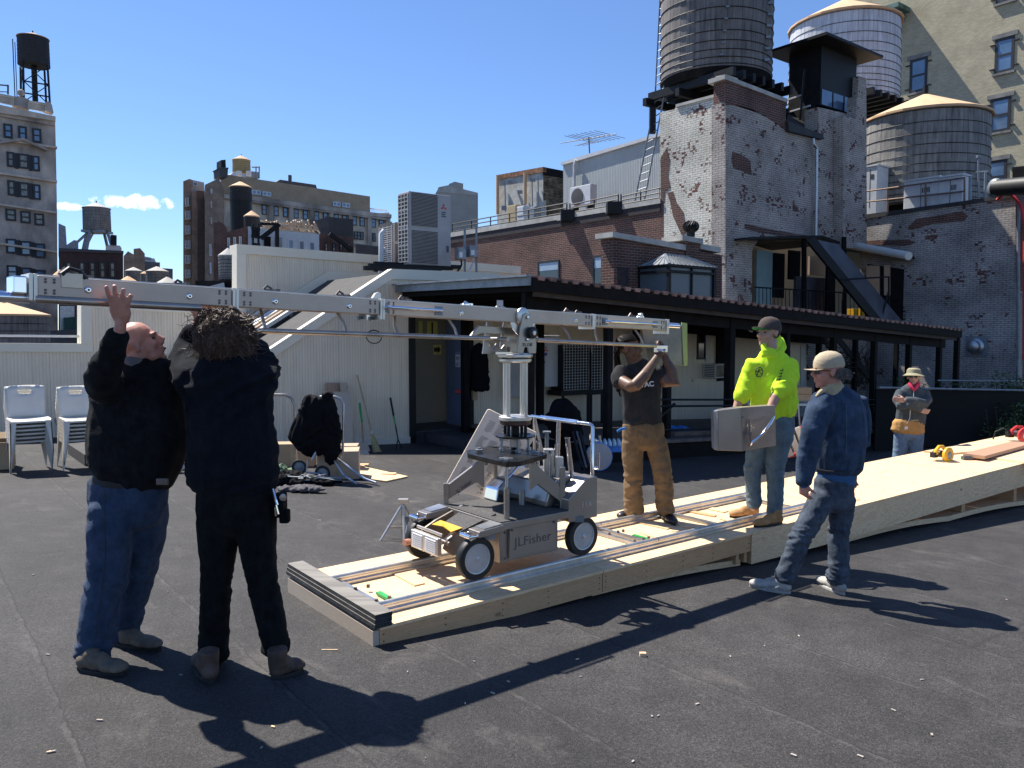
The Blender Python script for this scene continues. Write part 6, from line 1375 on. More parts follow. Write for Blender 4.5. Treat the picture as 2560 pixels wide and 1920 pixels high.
# column below
czt = A_(1285, 884).z; CX = P0-Hn*.065-Hx*.02; CX.z = 0; TM = Matrix.Translation(CX)
mb = MB(); mb.lathe([(.118, czt-.030), (.128, czt-.026), (.128, czt-.006), (.10, czt), (.0001, czt)], 12, TM); mb.build('column_head', M['alu'], CR, bevel=.003)
mb = MB(); mb.box((CX.x-.14, CX.y-.10, czt-.004), (CX.x-.02, CX.y+.05, czt+.012)); mb.build('head_lug', M['chrome'], CR)
mb = MB(); mb.lathe([(.105, czt-.065), (.118, czt-.055), (.118, czt-.040), (.10, czt-.032)], 24, TM); mb.build('column_collar', M['alu'], CR, smooth=True)
zl = 1.00
for k in range(4):
    a = radians(45+90*k+12); mb = MB(); q = CX+Vector((cos(a)*.090, sin(a)*.090, 0)); mb.cyl(q+Z*zl, q+Z*(czt-.05), .0145, 14); mb.build('column_rod', M['alu'], CR, smooth=True)
mb = MB(); mb.lathe([(.11, zl-.02), (.12, zl-.012), (.12, zl+.008), (.10, zl+.016), (.0001, zl+.016)], 24, TM); mb.build('column_base', M['alu'], CR, smooth=True)
mb = MB(); mb.lathe([(.09, zl-.055), (.112, zl-.045), (.112, zl-.022), (.0001, zl-.021)], 24, TM); mb.build('swivel_ring', simple('rust_ring', (.10,.05,.035), .5, .5, 9, .5), CR, smooth=True)
for k in range(4):
    a = radians(45+90*k+12); mb = MB(); q = CX+Vector((cos(a)*.088, sin(a)*.088, 0)); mb.cyl(q+Z*.87, q+Z*(zl-.04), .012, 10); mb.build('lower_rod', M['black_metal'], CR, smooth=True)
mb = MB(); mb.cyl(CX+Z*.765, CX+Z*(zl-.04), .03, 14); mb.build('centre_shaft', M['black_metal'], CR, smooth=True)
mb = MB(); mb.lathe([(.135, .858), (.145, .862), (.145, .872), (.13, .876), (.0001, .876)], 28, TM); mb.build('round_plate', bpy.data.materials['blued_steel'], CR, smooth=True)
for k in range(4):
    a = radians(0+90*k+12); q = CX+Vector((cos(a)*.10, sin(a)*.10, 0)); mb = MB(); mb.cyl(q+Z*.757, q+Z*.86, .010, 8); mb.cyl(q+Z*.760, q+Z*.78, .02, 8); mb.cyl(q+Z*.835, q+Z*.857, .02, 8); mb.build('levelling_screw', M['galv'], CR)
mb = MB(); mb.cbox(CX+Z*.82, (.08,.08,.07)); mb.build('gear_block', M['bronze_tube'], CR, bevel=.004)
# weight bucket at the right end of the boom
tw_ = bt(1668); mb = MB(); mb.cyl(BM(tw_+.0, .06, .0), BM(tw_+.17, .06, .0), .026, 16); mb.build('roller', M['chrome'], CR, smooth=True)
yb = bY(1668)+.10
pq = [(1604,822),(1705,812),(1709,915),(1622,906)]
mb = MB(); pts = [atY(x, y, yb+.10*(x-1604)/100) for x, y in pq]; mb.prism(pts, Vector((.05,.19,0))); wb_ = mb.build('weight_bucket', M['steel_dark'], CR, bevel=.004)
mb = MB(); pts = [atY(x, y, yb+.095) for x, y in ((1704,806),(1718,808),(1719,914),(1709,915))]; mb.prism(pts, Vector((.03,.16,0))); mb.build('bucket_edge', simple('pale_green_paint', (.42,.45,.16), .6, 0, 5, .15), CR)
mb = MB(); c = BM(tw_+.172, .06, 0); mb.lathe([(.022,0),(.022,.004),(.0001,.004)], 16, frame(c, BU, BN, BT)); mb.build('roller_cap', M['bolt'], CR)
mb = MB(); c = atY(1652, 872, yb-.12); mb.box((c.x-.07, c.y-.05, c.z-.03), (c.x+.05, c.y+.1, c.z+.03)); mb.tube([c+Vector((-.06,-.03,.0)), c+Vector((.01,-.06,-.02)), c+Vector((.04,0,0))], .014, 8); mb.build('tube_bracket', M['chrome'], CR, bevel=.003)
# number / ruler tags
mb = MB(); t = bt(1660); bbox_(mb, t-.03, t-.005, BW_/2+.001, BW_/2+.003, -.03, -.01); mb.build('paper_tag', M['sign_white'], CR)
# ------------------------------------------------------------------ leaning diagram board on the dolly
BD = empty('diagram_board', 'cream board printed with tiny diagrams, tilted behind the crane column', 'board', UV(3.0, 4.95, .46))
def bdp(x, y): return atY(x, y, 5.93+.22*((1240-y)/220.))
mb = MB(); mb.prism([bdp(x, y) for x, y in ((1218,1024),(1224,1023),(1340,1080),(1342,1086),(1244,1240),(1212,1247),(1204,1246),(1118,1216),(1116,1208))], Vector((0,.014,0))); mb.build('panel', simple('board_cream', (.80,.66,.51), .6, 0, 7, .10), BD, bevel=.004)
mb = MB(); random.seed(11); o_ = bdp(1222, 1030); ex_ = (bdp(1338, 1085)-o_).normalized(); ey_ = (bdp(1120, 1208)-o_).normalized(); nrm_ = Vector((0,-.0035,0))
def qd(a, b, w, h): 
    p = o_+ex_*a+ey_*b+nrm_; mb.add([p, p+ex_*w, p+ex_*w+ey_*h, p+ey_*h], [(0,1,2,3)])
for col in range(4):
    for row in range(44):
        a = .035+col*.082; b = .055+row*.0125
        if b > .60 or (row % 11) > 7: continue
        if a + b*.12 > .36 and b > .42: continue
        qd(a+random.uniform(0,.006), b, random.uniform(.035,.065), .004)
for k in range(9):
    a = random.choice((.05,.13,.22,.30)); b = .03+.065*k
    for j in range(7): qd(a+random.uniform(0,.05), b+random.uniform(0,.04), random.choice((.02,.004)), random.choice((.004,.022)))
mb.build('printed_lines', simple('print_brown', (.22,.17,.13), .7, 0, 9, .3), BD, uv=False)
# small light stand tripod left of the dolly
TS = empty('light_stand', 'small silver tripod stand on the roof left of the dolly', 'stand', onG(1008, 1340))
def gp(x, y): return onG(x, y)
top = atY(1008, 1254, gp(1008, 1345).y)
mb = MB(); c = gp(1009, 1340); mb.bar(c+Z*.02, top, .035, .035, up=(1,0,0)); mb.build('post', M['alu'], TS)
for x, y in ((951,1352),(1010,1358),(1045,1330)):
    mb = MB(); mb.tube([top-Z*.01, gp(x, y)], .010, 6); mb.build('leg', M['alu'], TS)
mb = MB(); mb.cbox(top+Z*.005, (.09,.07,.04)); mb.bar(gp(968,1345)+Z*.10, gp(1030,1345)+Z*.10, .01, .02); mb.build('brace', M['alu'], TS)
mb = MB(); q = atY(1018, 1296, top.y-.05); mb.cyl(q-Z*.03, q+Z*.012, .02, 10); mb.tube([q-Z*.02, gp(1014,1356)+Z*.02], .008, 6); mb.build('clamp', M['galv_dull'], TS)
# ------------------------------------------------------------------ people
def remesh(mb, name, mat, parent, voxel=.008, smooth=4, fold=None, clampz=None, mats=None, matfn=None):
    """join all closed pieces of mb into one continuous skin"""
    off = parent_world(parent)
    me = bpy.data.meshes.new('tmp'); me.from_pydata([tuple(p-off) for p in mb.v], [], mb.f)
    o = bpy.data.objects.new('tmp', me); C.objects.link(o)
    r = o.modifiers.new('r', 'REMESH'); r.mode = 'VOXEL'; r.voxel_size = voxel; r.use_smooth_shade = True
    if smooth: s = o.modifiers.new('s', 'SMOOTH'); s.factor = .5; s.iterations = smooth
    bpy.context.view_layer.update()
    dg = bpy.context.evaluated_depsgraph_get(); m2 = bpy.data.meshes.new_from_object(o.evaluated_get(dg)); m2.name = name
    bpy.data.objects.remove(o); bpy.data.meshes.remove(me)
    if fold:
        amp, fr, seed = fold['amp'], fold.get('f', (7, 7, 16)), fold.get('seed', 0)
        zs = [v.co.z for v in m2.vertices]; zlo, zhi = min(zs), max(zs)
        out = []
        for v in m2.vertices:
            c = v.co; q = Vector((c.x*fr[0]+seed, c.y*fr[1], c.z*fr[2])); w = noise.noise(Vector((c.x*3.1, c.y*3.1, c.z*3.1+seed)))
            q.z += w*2.2; q.x += w*1.5
            n1 = 1-abs(noise.noise(q))*2.0; n2 = noise.noise(q*2.3)
            a = amp
            if 'zones' in fold:      # (z, half height, gain): crumpled zones such as knees, ankles, elbows
                g = fold.get('base', .35)
                for (zc, zh, gain) in fold['zones']: g += gain*math.exp(-((c.z-zc)/zh)**2)
                a = amp*g
            out.append(v.co + v.normal*(a*(n1*.85+n2*.25-.3)))
        for v, c in zip(m2.vertices, out): v.co = c
    if clampz is not None:
        for v in m2.vertices:
            if v.co.z < clampz-off.z: v.co.z = clampz-off.z
    for m in (mats or [mat]): m2.materials.append(m)
    for p in m2.polygons: p.use_smooth = True
    if matfn:
        for p in m2.polygons: p.material_index = matfn(p.center+off)
    ob = bpy.data.objects.new(name, m2); C.objects.link(ob); ob.parent = parent; ob['_w'] = tuple(off)
    return ob
def limb(mb, pts, n=16):
    """pts: (centre, half width across view, half depth); closed loft with rounded ends"""
    P_ = [Vector(p[0]) for p in pts]; m = len(P_); rings = []; 
    def ring(c, t, a, b):
        s = t.cross(Vector((0, 1, 0))); s = s.normalized() if s.length > .15 else Vector((1, 0, 0)); d = s.cross(t).normalized()
        return [c + s*(a*cos(2*pi*k/n)) + d*(b*sin(2*pi*k/n)) for k in range(n)]
    ts = []
    for i in range(m):
        t = (P_[min(i+1, m-1)]-P_[max(i-1, 0)]); ts.append(t.normalized() if t.length > 1e-6 else Vector((0, 0, 1)))
    r0 = min(pts[0][1], pts[0][2]); r1 = min(pts[-1][1], pts[-1][2])
    rings.append(ring(P_[0]-ts[0]*r0*.45, ts[0], pts[0][1]*.55, pts[0][2]*.55)); rings.append(ring(P_[0]-ts[0]*r0*.25, ts[0], pts[0][1]*.85, pts[0][2]*.85))
    for i in range(m): rings.append(ring(P_[i], ts[i], pts[i][1], pts[i][2]))
    rings.append(ring(P_[-1]+ts[-1]*r1*.25, ts[-1], pts[-1][1]*.85, pts[-1][2]*.85)); rings.append(ring(P_[-1]+ts[-1]*r1*.45, ts[-1], pts[-1][1]*.55, pts[-1][2]*.55))
    vs = [p for r in rings for p in r]; fs = []; R = len(rings)
    for i in range(R-1):
        for k in range(n): fs.append((i*n+k, i*n+(k+1)%n, (i+1)*n+(k+1)%n, (i+1)*n+k))
    fs.append(list(range(n-1, -1, -1))); fs.append([(R-1)*n+k for k in range(n)])
    mb.add(vs, fs)
class Person:
    def __init__(s, label, Y0, foot_px, group=None, base=None):
        s.Y = Y0; b = Vector(base) if base is not None else onG(*foot_px); s.base = b
        s.o = empty('person', label, 'person', tuple(b)); s.body = MB()
    def P(s, x, y, dy=0.0): return atY(x, y, s.Y+dy)
    def pts(s, L_):  # (px, py, dy, full width px, full depth m)
        out = []
        for x, y, dy, w, d in L_:
            out.append((s.P(x, y, dy), w/2/FPX*(s.Y+dy), d/2))
        return out
    def limb(s, mb, L_, k=1.0, n=16):
        q = s.pts(L_); limb(mb, [(c, a*k, b*k) for c, a, b in q], n)
def head(mb, c, fwd, up, sc=1.0, ears=True, jaw=1.0):
    f = Vector(fwd).normalized(); u = Vector(up); r = f.cross(u).normalized(); u = r.cross(f).normalized()
    M_ = Matrix(((r.x, f.x, u.x, c.x), (r.y, f.y, u.y, c.y), (r.z, f.z, u.z, c.z), (0, 0, 0, 1))) @ Matrix.Scale(sc, 4)
    E = lambda cc, rr: mb.ell(cc, rr, M_, 16, 12)
    E((0, -.012, .030), (.077, .097, .086)); E((0, .032, -.028), (.063, .060, .078)); E((0, .040, -.078), (.050*jaw, .046, .040)); E((0, .074, -.101), (.022*jaw, .018, .017))
    E((0, .078, .020), (.050, .020, .012)); E((-.038, .062, -.028), (.024, .024, .022)); E((.038, .062, -.028), (.024, .024, .022))
    mb.tube([M_ @ Vector(p) for p in ((0, .088, .016), (0, .102, -.008), (0, .114, -.028))], [.008*sc, .011*sc, .014*sc], 8); E((-.013, .098, -.034), (.010, .012, .009)); E((.013, .098, -.034), (.010, .012, .009))
    E((0, .088, -.058), (.026, .014, .0065)); E((0, .086, -.071), (.022, .013, .0075))
    if ears:
        for s_ in (-1, 1): E((s_*.080, -.008, -.008), (.009, .020, .032)); E((s_*.084, -.018, .008), (.008, .014, .018))
    return M_
def eyes(p, M_, iris='eye', white=True):
    for s_ in (-1, 1):
        mb = MB(); mb.ell((s_*.030, .0745, .0), (.0135, .011, .0075), M_, 10, 7); mb.build('eye', M['eye'], p.o)
        mb = MB(); mb.ell((s_*.031, .094, .0215), (.017, .005, .0035), M_, 10, 6); mb.build('eyebrow', M['hair_dark'], p.o)
def lips(p, M_, mat='lip'):
    mb = MB(); mb.ell((0, .100, -.064), (.021, .005, .0045), M_, 12, 6); mb.build('lips', M[mat], p.o)
def hand(mb, w, d, palm, thumb, curl=.5, L_=.185, spread=.12, s=1.0, thumbang=.8, fat=1.0):
    """w wrist, d pointing direction of the fingers, palm = normal out of the palm, thumb = side the thumb is on"""
    d = Vector(d).normalized(); n = Vector(palm); n = (n-d*n.dot(d)).normalized(); t = Vector(thumb); t = (t-d*t.dot(d)-n*t.dot(n)).normalized()*fat
    w = Vector(w); pl = .095*s
    limbM = MB(); 
    for q in (-.026, -.009, .009, .026): mb.tube([w+t*q*.6*s, w+d*pl*.5+t*q*1.05*s, w+d*pl+t*q*1.1*s], [.017*s, .0165*s, .0125*s], 8)
    for i, (off, ln) in enumerate(((.029, .072), (.0105, .080), (-.0085, .074), (-.027, .058))):
        a = w+d*pl*.92+t*off*s; p_ = [a]; dd = (d+t*spread*(off/.03)*1.0).normalized(); ang = curl*.7*(.75+.2*i)
        for k, fr in enumerate((.45, .30, .25)):
            ang_ = ang*(k+1) if k < 3 else ang
            v = dd*cos(ang_)+n*sin(ang_); p_.append(p_[-1]+v*ln*fr*s*1.15)
        mb.tube(p_, [.0105*s*fat, .0102*s*fat, .0094*s*fat, .0082*s*fat], 8)
    a = w+d*.022*s+t*.022*s; v1 = (d*cos(thumbang)+t*sin(thumbang)+n*.35).normalized(); v2 = (d*.8+t*.35+n*(.4+curl*.5)).normalized()
    mb.tube([a, a+v1*.040*s, a+v1*.040*s+v2*.034*s, a+v1*.040*s+v2*.058*s], [.015*s, .0125*s, .0105*s, .009*s], 8)
def shoe(p, heel, toe, mat, solemat, w=.10, h=.075, ankle=None, high=.0, voxel=.006, solet=.022):
    H = Vector(heel); T = Vector(toe); d = (T-H); ln = d.length; d.normalize(); up = Vector((0, 0, 1)); s_ = d.cross(up).normalized()
    mb = MB(); z = solet
    def e(f, lat, zz, a, b, c):
        q = H+d*(ln*f)+s_*lat+up*zz; m_ = frame(q, d, s_*-1, None); mb.ell((0, 0, 0), (a, b, c), m_, 14, 10)
    e(.17, 0, z+.028, ln*.18, w*.38, .045); e(.42, 0, z+.028, ln*.26, w*.40, .042+h*.15); e(.70, 0, z+.016, ln*.26, w*.49, .036); e(.85, 0, z+.012, ln*.15, w*.44, .030)
    e(.28, 0, z+.055, ln*.16, w*.34, h*.6)
    if high: mb.tube([H+d*ln*.22+up*(z+.04), H+d*ln*.20+up*(z+.05+high)], [w*.42, w*.44], 14)
    u_ = remesh(mb, 'shoe', M[mat], p.o, voxel, 3, None, H.z+z*.9)
    mb = MB(); pts = []; n = 22
    for k in range(n):
        a = 2*pi*k/n; x = cos(a); y = sin(a); f = .5+.5*x; wid = w*(.34+.11*math.sin(pi*min(1, f*1.15)) if f < .9 else .40)
        pts.append(H+d*(ln*(.5+.495*x))+s_*(y*wid*(1.0 if abs(x) < .8 else .9)))
    mb.prism(pts, up*solet); mb.build('sole', M[solemat], u_, bevel=.004)
    mb = MB()   # laces
    for k in range(4):
        f = .36+.075*k; q = H+d*ln*f+up*(z+.085-.013*k); mb.tube([q+s_*.022, q+up*.004, q-s_*.022+d*.012], .0032, 5)
    mb.build('laces', M['bolt'] if mat != 'shoe_white' else M['sole_white'], u_)
    return u_
def cap(p, M_, mat, brim_mat=None, under=None, sc=1.03, tilt=0.0):
    R_ = M_ @ Matrix.Rotation(tilt, 4, 'X'); mb = MB()
    prof = [(.086, .012), (.088, .03), (.084, .062), (.070, .095), (.045, .116), (.018, .124), (.0001, .125)]
    S_ = Matrix.Translation((0, -.010, .012)) @ Matrix.Diagonal((1.0*sc, 1.2*sc, 1.0*sc, 1)); mb.lathe([(r, z) for r, z in prof]+[(.0001, .118), (.064, .086), (.079, .03), (.081, .012), (.086, .012)][:0], 28, R_ @ S_); o = mb.build('cap', M[mat], p.o, smooth=True)
    sol = o.modifiers.new('s', 'SOLIDIFY'); sol.thickness = .003
    mb = MB(); pts = []; n = 14
    for k in range(n+1):
        a = pi*k/n; x = -.078*cos(a); y = .082+.082*sin(a)**.8 if 0 < k < n else .055; pts.append(Vector((x, y, .024-.012*(x/.078)**2+.004-.10*(y-.08)*.25)))
    back = [Vector((x_, .060, .030)) for x_ in (.06, .03, 0, -.03, -.06)]
    mb.prism([R_ @ q for q in pts], R_.to_3x3() @ Vector((0, 0, .004))); b_ = mb.build('brim', M[brim_mat or mat], p.o)
    if under: mb = MB(); mb.prism([R_ @ (q*.985+Vector((0,0,-.0025))) for q in pts], R_.to_3x3() @ Vector((0, 0, .002))); mb.build('brim_underside', M[under], p.o)
    mb = MB(); mb.ell((0, -.010, .139), (.008, .008, .005), R_); mb.build('cap_button', M[mat], p.o)
    return o
def strands(name, seeds, mat, parent, r=.0035, n=4):
    mb = MB()
    for pts in seeds: mb.tube(pts, [r*(1-.5*i/len(pts)) for i in range(len(pts))], n, cap=False)
    return mb.build(name, M[mat], parent, uv=False, smooth=True)
# ---- A: bald man in black fleece and blue jeans, raising his arm to the boom
A = Person('bald man in a black fleece and blue jeans holding up the boom with one hand', 4.12, (325, 1660))
top = MB()
A.limb(top, [(326,1184,0,215,.33),(338,1150,0,236,.36),(345,1090,0,248,.38),(343,1020,0,232,.34),(338,965,0,218,.29),(336,930,0,188,.24),(338,905,0,110,.17)])
A.limb(top, [(298,836,-.34,54,.115),(284,868,-.33,62,.13),(268,905,-.31,70,.145),(254,945,-.27,78,.16),(262,968,-.18,86,.17),(290,955,-.06,96,.18),(315,945,0,96,.18)])
A.limb(top, [(395,935,0,90,.19),(430,935,.08,82,.17),(462,915,.22,72,.15),(492,870,.30,58,.13),(505,835,.30,46,.11)])
jk = remesh(top, 'jacket', M['fleece_black'], A.o, .010, 3, dict(amp=.014, f=(6,6,9), base=.5, zones=[(A.P(0,1180).z-A.base.z, .10, .6), (A.P(0,930).z-A.base.z, .15, .5)]))
leg = MB()
A.limb(leg, [(322,1205,0,196,.30),(320,1250,0,196,.30),(318,1290,0,176,.27)])
A.limb(leg, [(285,1270,-.05,118,.25),(276,1340,-.08,112,.23),(271,1400,-.09,104,.205),(268,1450,-.10,100,.195),(252,1500,-.11,90,.19),(242,1560,-.13,84,.185),(236,1612,-.14,84,.185),(233,1640,-.14,86,.185)])
A.limb(leg, [(362,1270,.06,112,.25),(366,1340,.09,92,.23),(356,1400,.12,82,.2),(345,1450,.14,74,.19),(328,1510,.17,72,.18),(316,1560,.2,66,.175),(310,1592,.2,62,.17)])
z0 = A.base.z
remesh(leg, 'jeans', M['jeans_blue'], A.o, .010, 3, dict(amp=.013, f=(8,8,13), base=.3, zones=[(A.P(0,1445).z-z0, .10, .8), (A.P(0,1600).z-z0, .10, 1.0), (A.P(0,1300).z-z0, .07, .5)], seed=3))
A.limb(A.body, [(322,1240,0,150,.22),(338,1100,0,180,.26),(340,1000,0,190,.24),(338,940,0,150,.18),(342,912,0,66,.14),(350,885,0,62,.145),(352,870,.0,60,.14)])
A.limb(A.body, [(300,950,0,60,.12),(258,950,-.25,48,.11),(270,905,-.31,42,.095),(290,860,-.34,34,.075),(300,822,-.36,27,.062),(303,800,-.37,28,.055)])
A.limb(A.body, [(400,940,0,60,.12),(450,925,.18,52,.11),(490,880,.28,42,.09),(512,830,.30,28,.06),(514,812,.30,26,.055)])
A.limb(A.body, [(300,1260,0,80,.16),(270,1440,-.1,60,.13),(238,1640,-.14,46,.10)]); A.limb(A.body, [(350,1260,.05,80,.16),(348,1440,.13,56,.13),(310,1600,.2,42,.10)])
hc = A.P(347, 861, 0); hf = Vector((.87, .30, .40)); hM = head(A.body, hc, hf, Vector((-.42, -.10, .9)), 1.06, jaw=1.12)
wr = A.P(303, 802, -.37); hand(A.body, wr, A.P(297,745,-.44)-wr, Vector((0,1,0)), Vector((-1,.1,0)), .14, s=1.04, spread=.26, thumbang=.3, fat=1.22)
hand(A.body, A.P(514,812,.30), (0,.05,1), (0,-1,0), (-1,0,0), .5)
remesh(A.body, 'body', M['skin_ruddy'], A.o, .0062, 2)
eyes(A, hM); 
mb = MB(); mb.ell((0, .100, -.065), (.018, .006, .006), hM, 12, 6); mb.build('lips', M['lip_dark'], A.o)
mb = MB(); A.limb(mb, [(345,912,-.01,78,.16),(349,901,-.01,68,.15)]); mb.build('collar', M['collar_grey'], A.o, smooth=True)
shoe(A, onG(195,1672), onG(318,1688), 'shoe_taupe', 'sole_dark', .115, .075); shoe(A, onG(272,1606), onG(404,1628), 'shoe_taupe', 'sole_dark', .11, .075)
mb = MB(); c = A.P(406,1204,-.17); mb.cbox(c, (.060,.016,.034)); bk_ = mb.build('belt_buckle', M['bolt'], A.o, bevel=.004); mb = MB(); A.limb(mb, [(322,1198,0,188,.30),(322,1206,0,190,.30)]); mb.build('belt', M['sole_dark'], A.o, smooth=True)
# ---- B: curly haired man from behind
B = Person('man with big curly brown hair in a black padded jacket, seen from behind', 4.02, (590, 1690))
top = MB()
B.limb(top, [(580,1212,0,226,.30),(582,1180,0,234,.34),(582,1120,0,226,.34),(577,1050,0,214,.30),(573,1000,0,222,.29),(568,955,0,228,.27),(564,930,0,196,.23),(562,908,0,130,.18)])
B.limb(top, [(490,960,.0,88,.19),(470,935,.10,84,.18),(463,900,.22,78,.165),(474,862,.30,66,.14),(488,828,.30,52,.12)])
B.limb(top, [(648,955,.0,92,.2),(655,925,.12,86,.18),(640,885,.28,72,.15),(600,850,.36,58,.13)])
remesh(top, 'jacket', M['puffer_black'], B.o, .010, 3, dict(amp=.016, f=(3,3,13), base=.7, zones=[(B.P(0,930).z-B.base.z, .12, .8)], seed=5))
leg = MB()
B.limb(leg, [(590,1225,0,198,.27),(590,1270,0,202,.28),(592,1310,0,194,.25)])
B.limb(leg, [(546,1300,0,108,.235),(545,1370,0,94,.2),(542,1440,0,76,.17),(540,1490,.01,74,.165),(536,1550,.02,74,.16),(535,1610,.03,74,.155),(536,1638,.03,76,.155)])
B.limb(leg, [(638,1300,0,108,.235),(645,1370,0,92,.2),(654,1440,-.01,76,.17),(664,1490,-.01,74,.165),(678,1550,-.02,72,.155),(687,1600,-.03,68,.15),(690,1622,-.03,70,.15)])
z0 = B.base.z
remesh(leg, 'trousers', M['pants_black'], B.o, .010, 3, dict(amp=.011, f=(8,8,16), base=.25, zones=[(B.P(0,1465).z-z0, .10, .7), (B.P(0,1620).z-z0, .09, 1.2)], seed=9))
B.limb(B.body, [(590,1260,0,150,.2),(578,1100,0,160,.24),(572,980,0,180,.2),(563,920,0,70,.13),(558,895,.01,62,.13),(556,880,.02,60,.13)])
B.limb(B.body, [(500,950,.02,60,.12),(470,905,.2,54,.11),(478,850,.3,42,.09),(494,815,.3,28,.06),(500,800,.3,26,.055)]); B.limb(B.body, [(640,950,.02,60,.12),(640,890,.26,50,.1),(590,845,.34,34,.07),(545,805,.30,28,.06)])
B.limb(B.body, [(560,1280,0,80,.16),(540,1450,0,56,.13),(536,1640,.03,44,.1)]); B.limb(B.body, [(620,1280,0,80,.16),(655,1450,0,56,.13),(690,1620,-.03,42,.1)])
hc = B.P(560, 842, .02); hM = head(B.body, hc, Vector((-.25,.9,.25)), Vector((0,-.25,.95)), 1.04)
hand(B.body, B.P(500,800,.3), Vector((.05,-.02,1)), (0,-1,0), (1,0,0), .55, s=1.02); hand(B.body, B.P(545,805,.3), Vector((-.2,0,1)), (0,-1,0), (-1,0,0), .6)
remesh(B.body, 'body', M['skin_tan'], B.o, .0065, 2)
random.seed(21); core = MB(); core.ell((hc.x+.0, hc.y-.0, hc.z+.01), (.118, .115, .118)); hr = remesh(core, 'hair', M['hair_dark'], B.o, .012, 1, dict(amp=.015, f=(9,9,9), base=.8, zones=[]))
seeds = []
for i in range(6500):
    a = random.uniform(0, 2*pi); zc = random.uniform(-.75, 1); rr = sqrt(1-zc*zc); n_ = Vector((rr*cos(a), rr*sin(a), zc)); rj = 1+.20*noise.noise(n_*2.6+Vector((3,1,7)))+.08*noise.noise(n_*7); st = hc+Vector((n_.x*.128, n_.y*.125, n_.z*.128+.018))*rj
    t1 = n_.cross(Vector((random.uniform(-1,1), random.uniform(-1,1), random.uniform(-1,1)))).normalized(); t2 = n_.cross(t1); rad = random.uniform(.006,.017); ln = random.uniform(.006,.030); ph = random.uniform(0, 6); turns = random.uniform(.7, 1.5); pts = []
    for k in range(7):
        f = k/6; g = ph+f*turns*2*pi; pts.append(st+n_*(ln*f)+(t1*cos(g)+t2*sin(g))*rad*(.4+.9*f)-Z*(.03*f*f))
    seeds.append(pts)
for i in range(120):   # loose ends falling to the left and right
    a = random.uniform(0, 2*pi); s_ = random.choice((-1, 1, 1)); st = hc+Vector((s_*random.uniform(.09,.14), random.uniform(-.10,.05), random.uniform(-.09,.10))); d_ = Vector((s_*random.uniform(.2,1), random.uniform(-.5,.3), random.uniform(-1,.6))).normalized(); pts = []; ph = random.uniform(0, 6); cr = random.uniform(.004,.012)
    for k in range(7): f = k/6; pts.append(st+d_*(.075*f)+Vector((cos(ph+7*f), sin(ph+7*f), cos(ph*2+6*f)))*cr)
    seeds.append(pts)
strands('curls', seeds, 'hair_brown', hr, .0016, 3)
shoe(B, onG(531,1712), onG(497,1652), 'boot_brown', 'sole_dark', .115, .08, high=.08); shoe(B, onG(678,1700), onG(757,1672), 'boot_brown', 'sole_dark', .115, .08, high=.08)
# belt pouch with tools
pch = MB(); c = B.P(700,1262,-.02); pch.cbox(c, (.055,.09,.12)); pch.cbox(B.P(712,1290,-.03), (.05,.05,.07)); po = pch.build('tool_pouch', M['black_cloth'], B.o, bevel=.01)
mb = MB(); mb.lathe([(.017,0),(.017,.008),(.0001,.010)], 18, frame(B.P(708,1243,-.075), (1,0,0), (0,0,1), (0,-1,0))); mb.build('tape_measure', M['steel'], po); mb = MB(); mb.tube([B.P(682,1222,-.07), B.P(690,1250,-.08), B.P(694,1262,-.08)], .007, 6); mb.tube([B.P(690,1262,-.08), B.P(696,1285,-.08)], .006, 6); mb.build('tool_handles', M['chrome'], po)
mb = MB(); mb.tube([B.P(688,1268,-.08), B.P(690,1290,-.08)], .005, 6); mb.build('wood_tool', M['wood_handle'], po)
# ---- C: man in denim jacket, cap, seen from behind left
Cc_ = Person('older man in a blue denim jacket, tan cap and worn jeans, standing by the platform', 5.80, (2000, 1484))
c_ = Cc_; top = MB()
c_.limb(top, [(2096,1172,0,118,.25),(2098,1130,0,128,.28),(2100,1080,0,134,.29),(2099,1035,0,130,.27),(2094,1002,0,112,.23),(2086,980,0,72,.16)])
c_.limb(top, [(2062,1005,-.06,70,.17),(2046,1035,-.12,66,.165),(2034,1075,-.15,62,.155),(2026,1115,-.15,56,.145),(2017,1155,-.14,50,.135),(2010,1192,-.13,42,.12),(2008,1206,-.13,40,.12)])
c_.limb(top, [(2140,1005,.06,56,.15),(2152,1050,.10,52,.15),(2150,1110,.12,48,.14)])
z0 = c_.base.z
remesh(top, 'jacket', M['denim_jacket'], c_.o, .010, 3, dict(amp=.014, f=(7,7,10), base=.45, zones=[(c_.P(0,1120).z-z0, .06, .4), (c_.P(0,1180).z-z0, .06, .5), (c_.P(0,1000).z-z0, .06, .4)], seed=2))
sh = MB(); c_.limb(sh, [(2094,1160,0,92,.21),(2090,1200,0,96,.22),(2088,1208,0,96,.22)]); c_.limb(sh, [(2012,1180,-.13,30,.09),(2010,1214,-.13,28,.085)]); remesh(sh, 'shirt', M['shirt_blue'], c_.o, .012, 2, dict(amp=.008, base=.6, zones=[]))
mb = MB(); c_.limb(mb, [(2084,986,0,72,.17),(2082,976,0,62,.155),(2078,964,0,54,.145)]); mb.tube([c_.P(2062,972,-.085), c_.P(2050,982,-.10), c_.P(2040,992,-.11)], [.02,.018,.008], 8); mb.build('collar', M['collar_tan'], c_.o, smooth=True)
leg = MB()
c_.limb(leg, [(2086,1200,0,98,.23),(2084,1235,0,100,.25),(2080,1262,0,96,.23)])
c_.limb(leg, [(2058,1245,-.03,66,.2),(2038,1280,-.05,60,.19),(2015,1318,-.07,54,.17),(1998,1350,-.07,52,.165),(1984,1390,-.05,50,.155),(1968,1425,-.03,48,.15),(1962,1446,-.03,48,.15)])
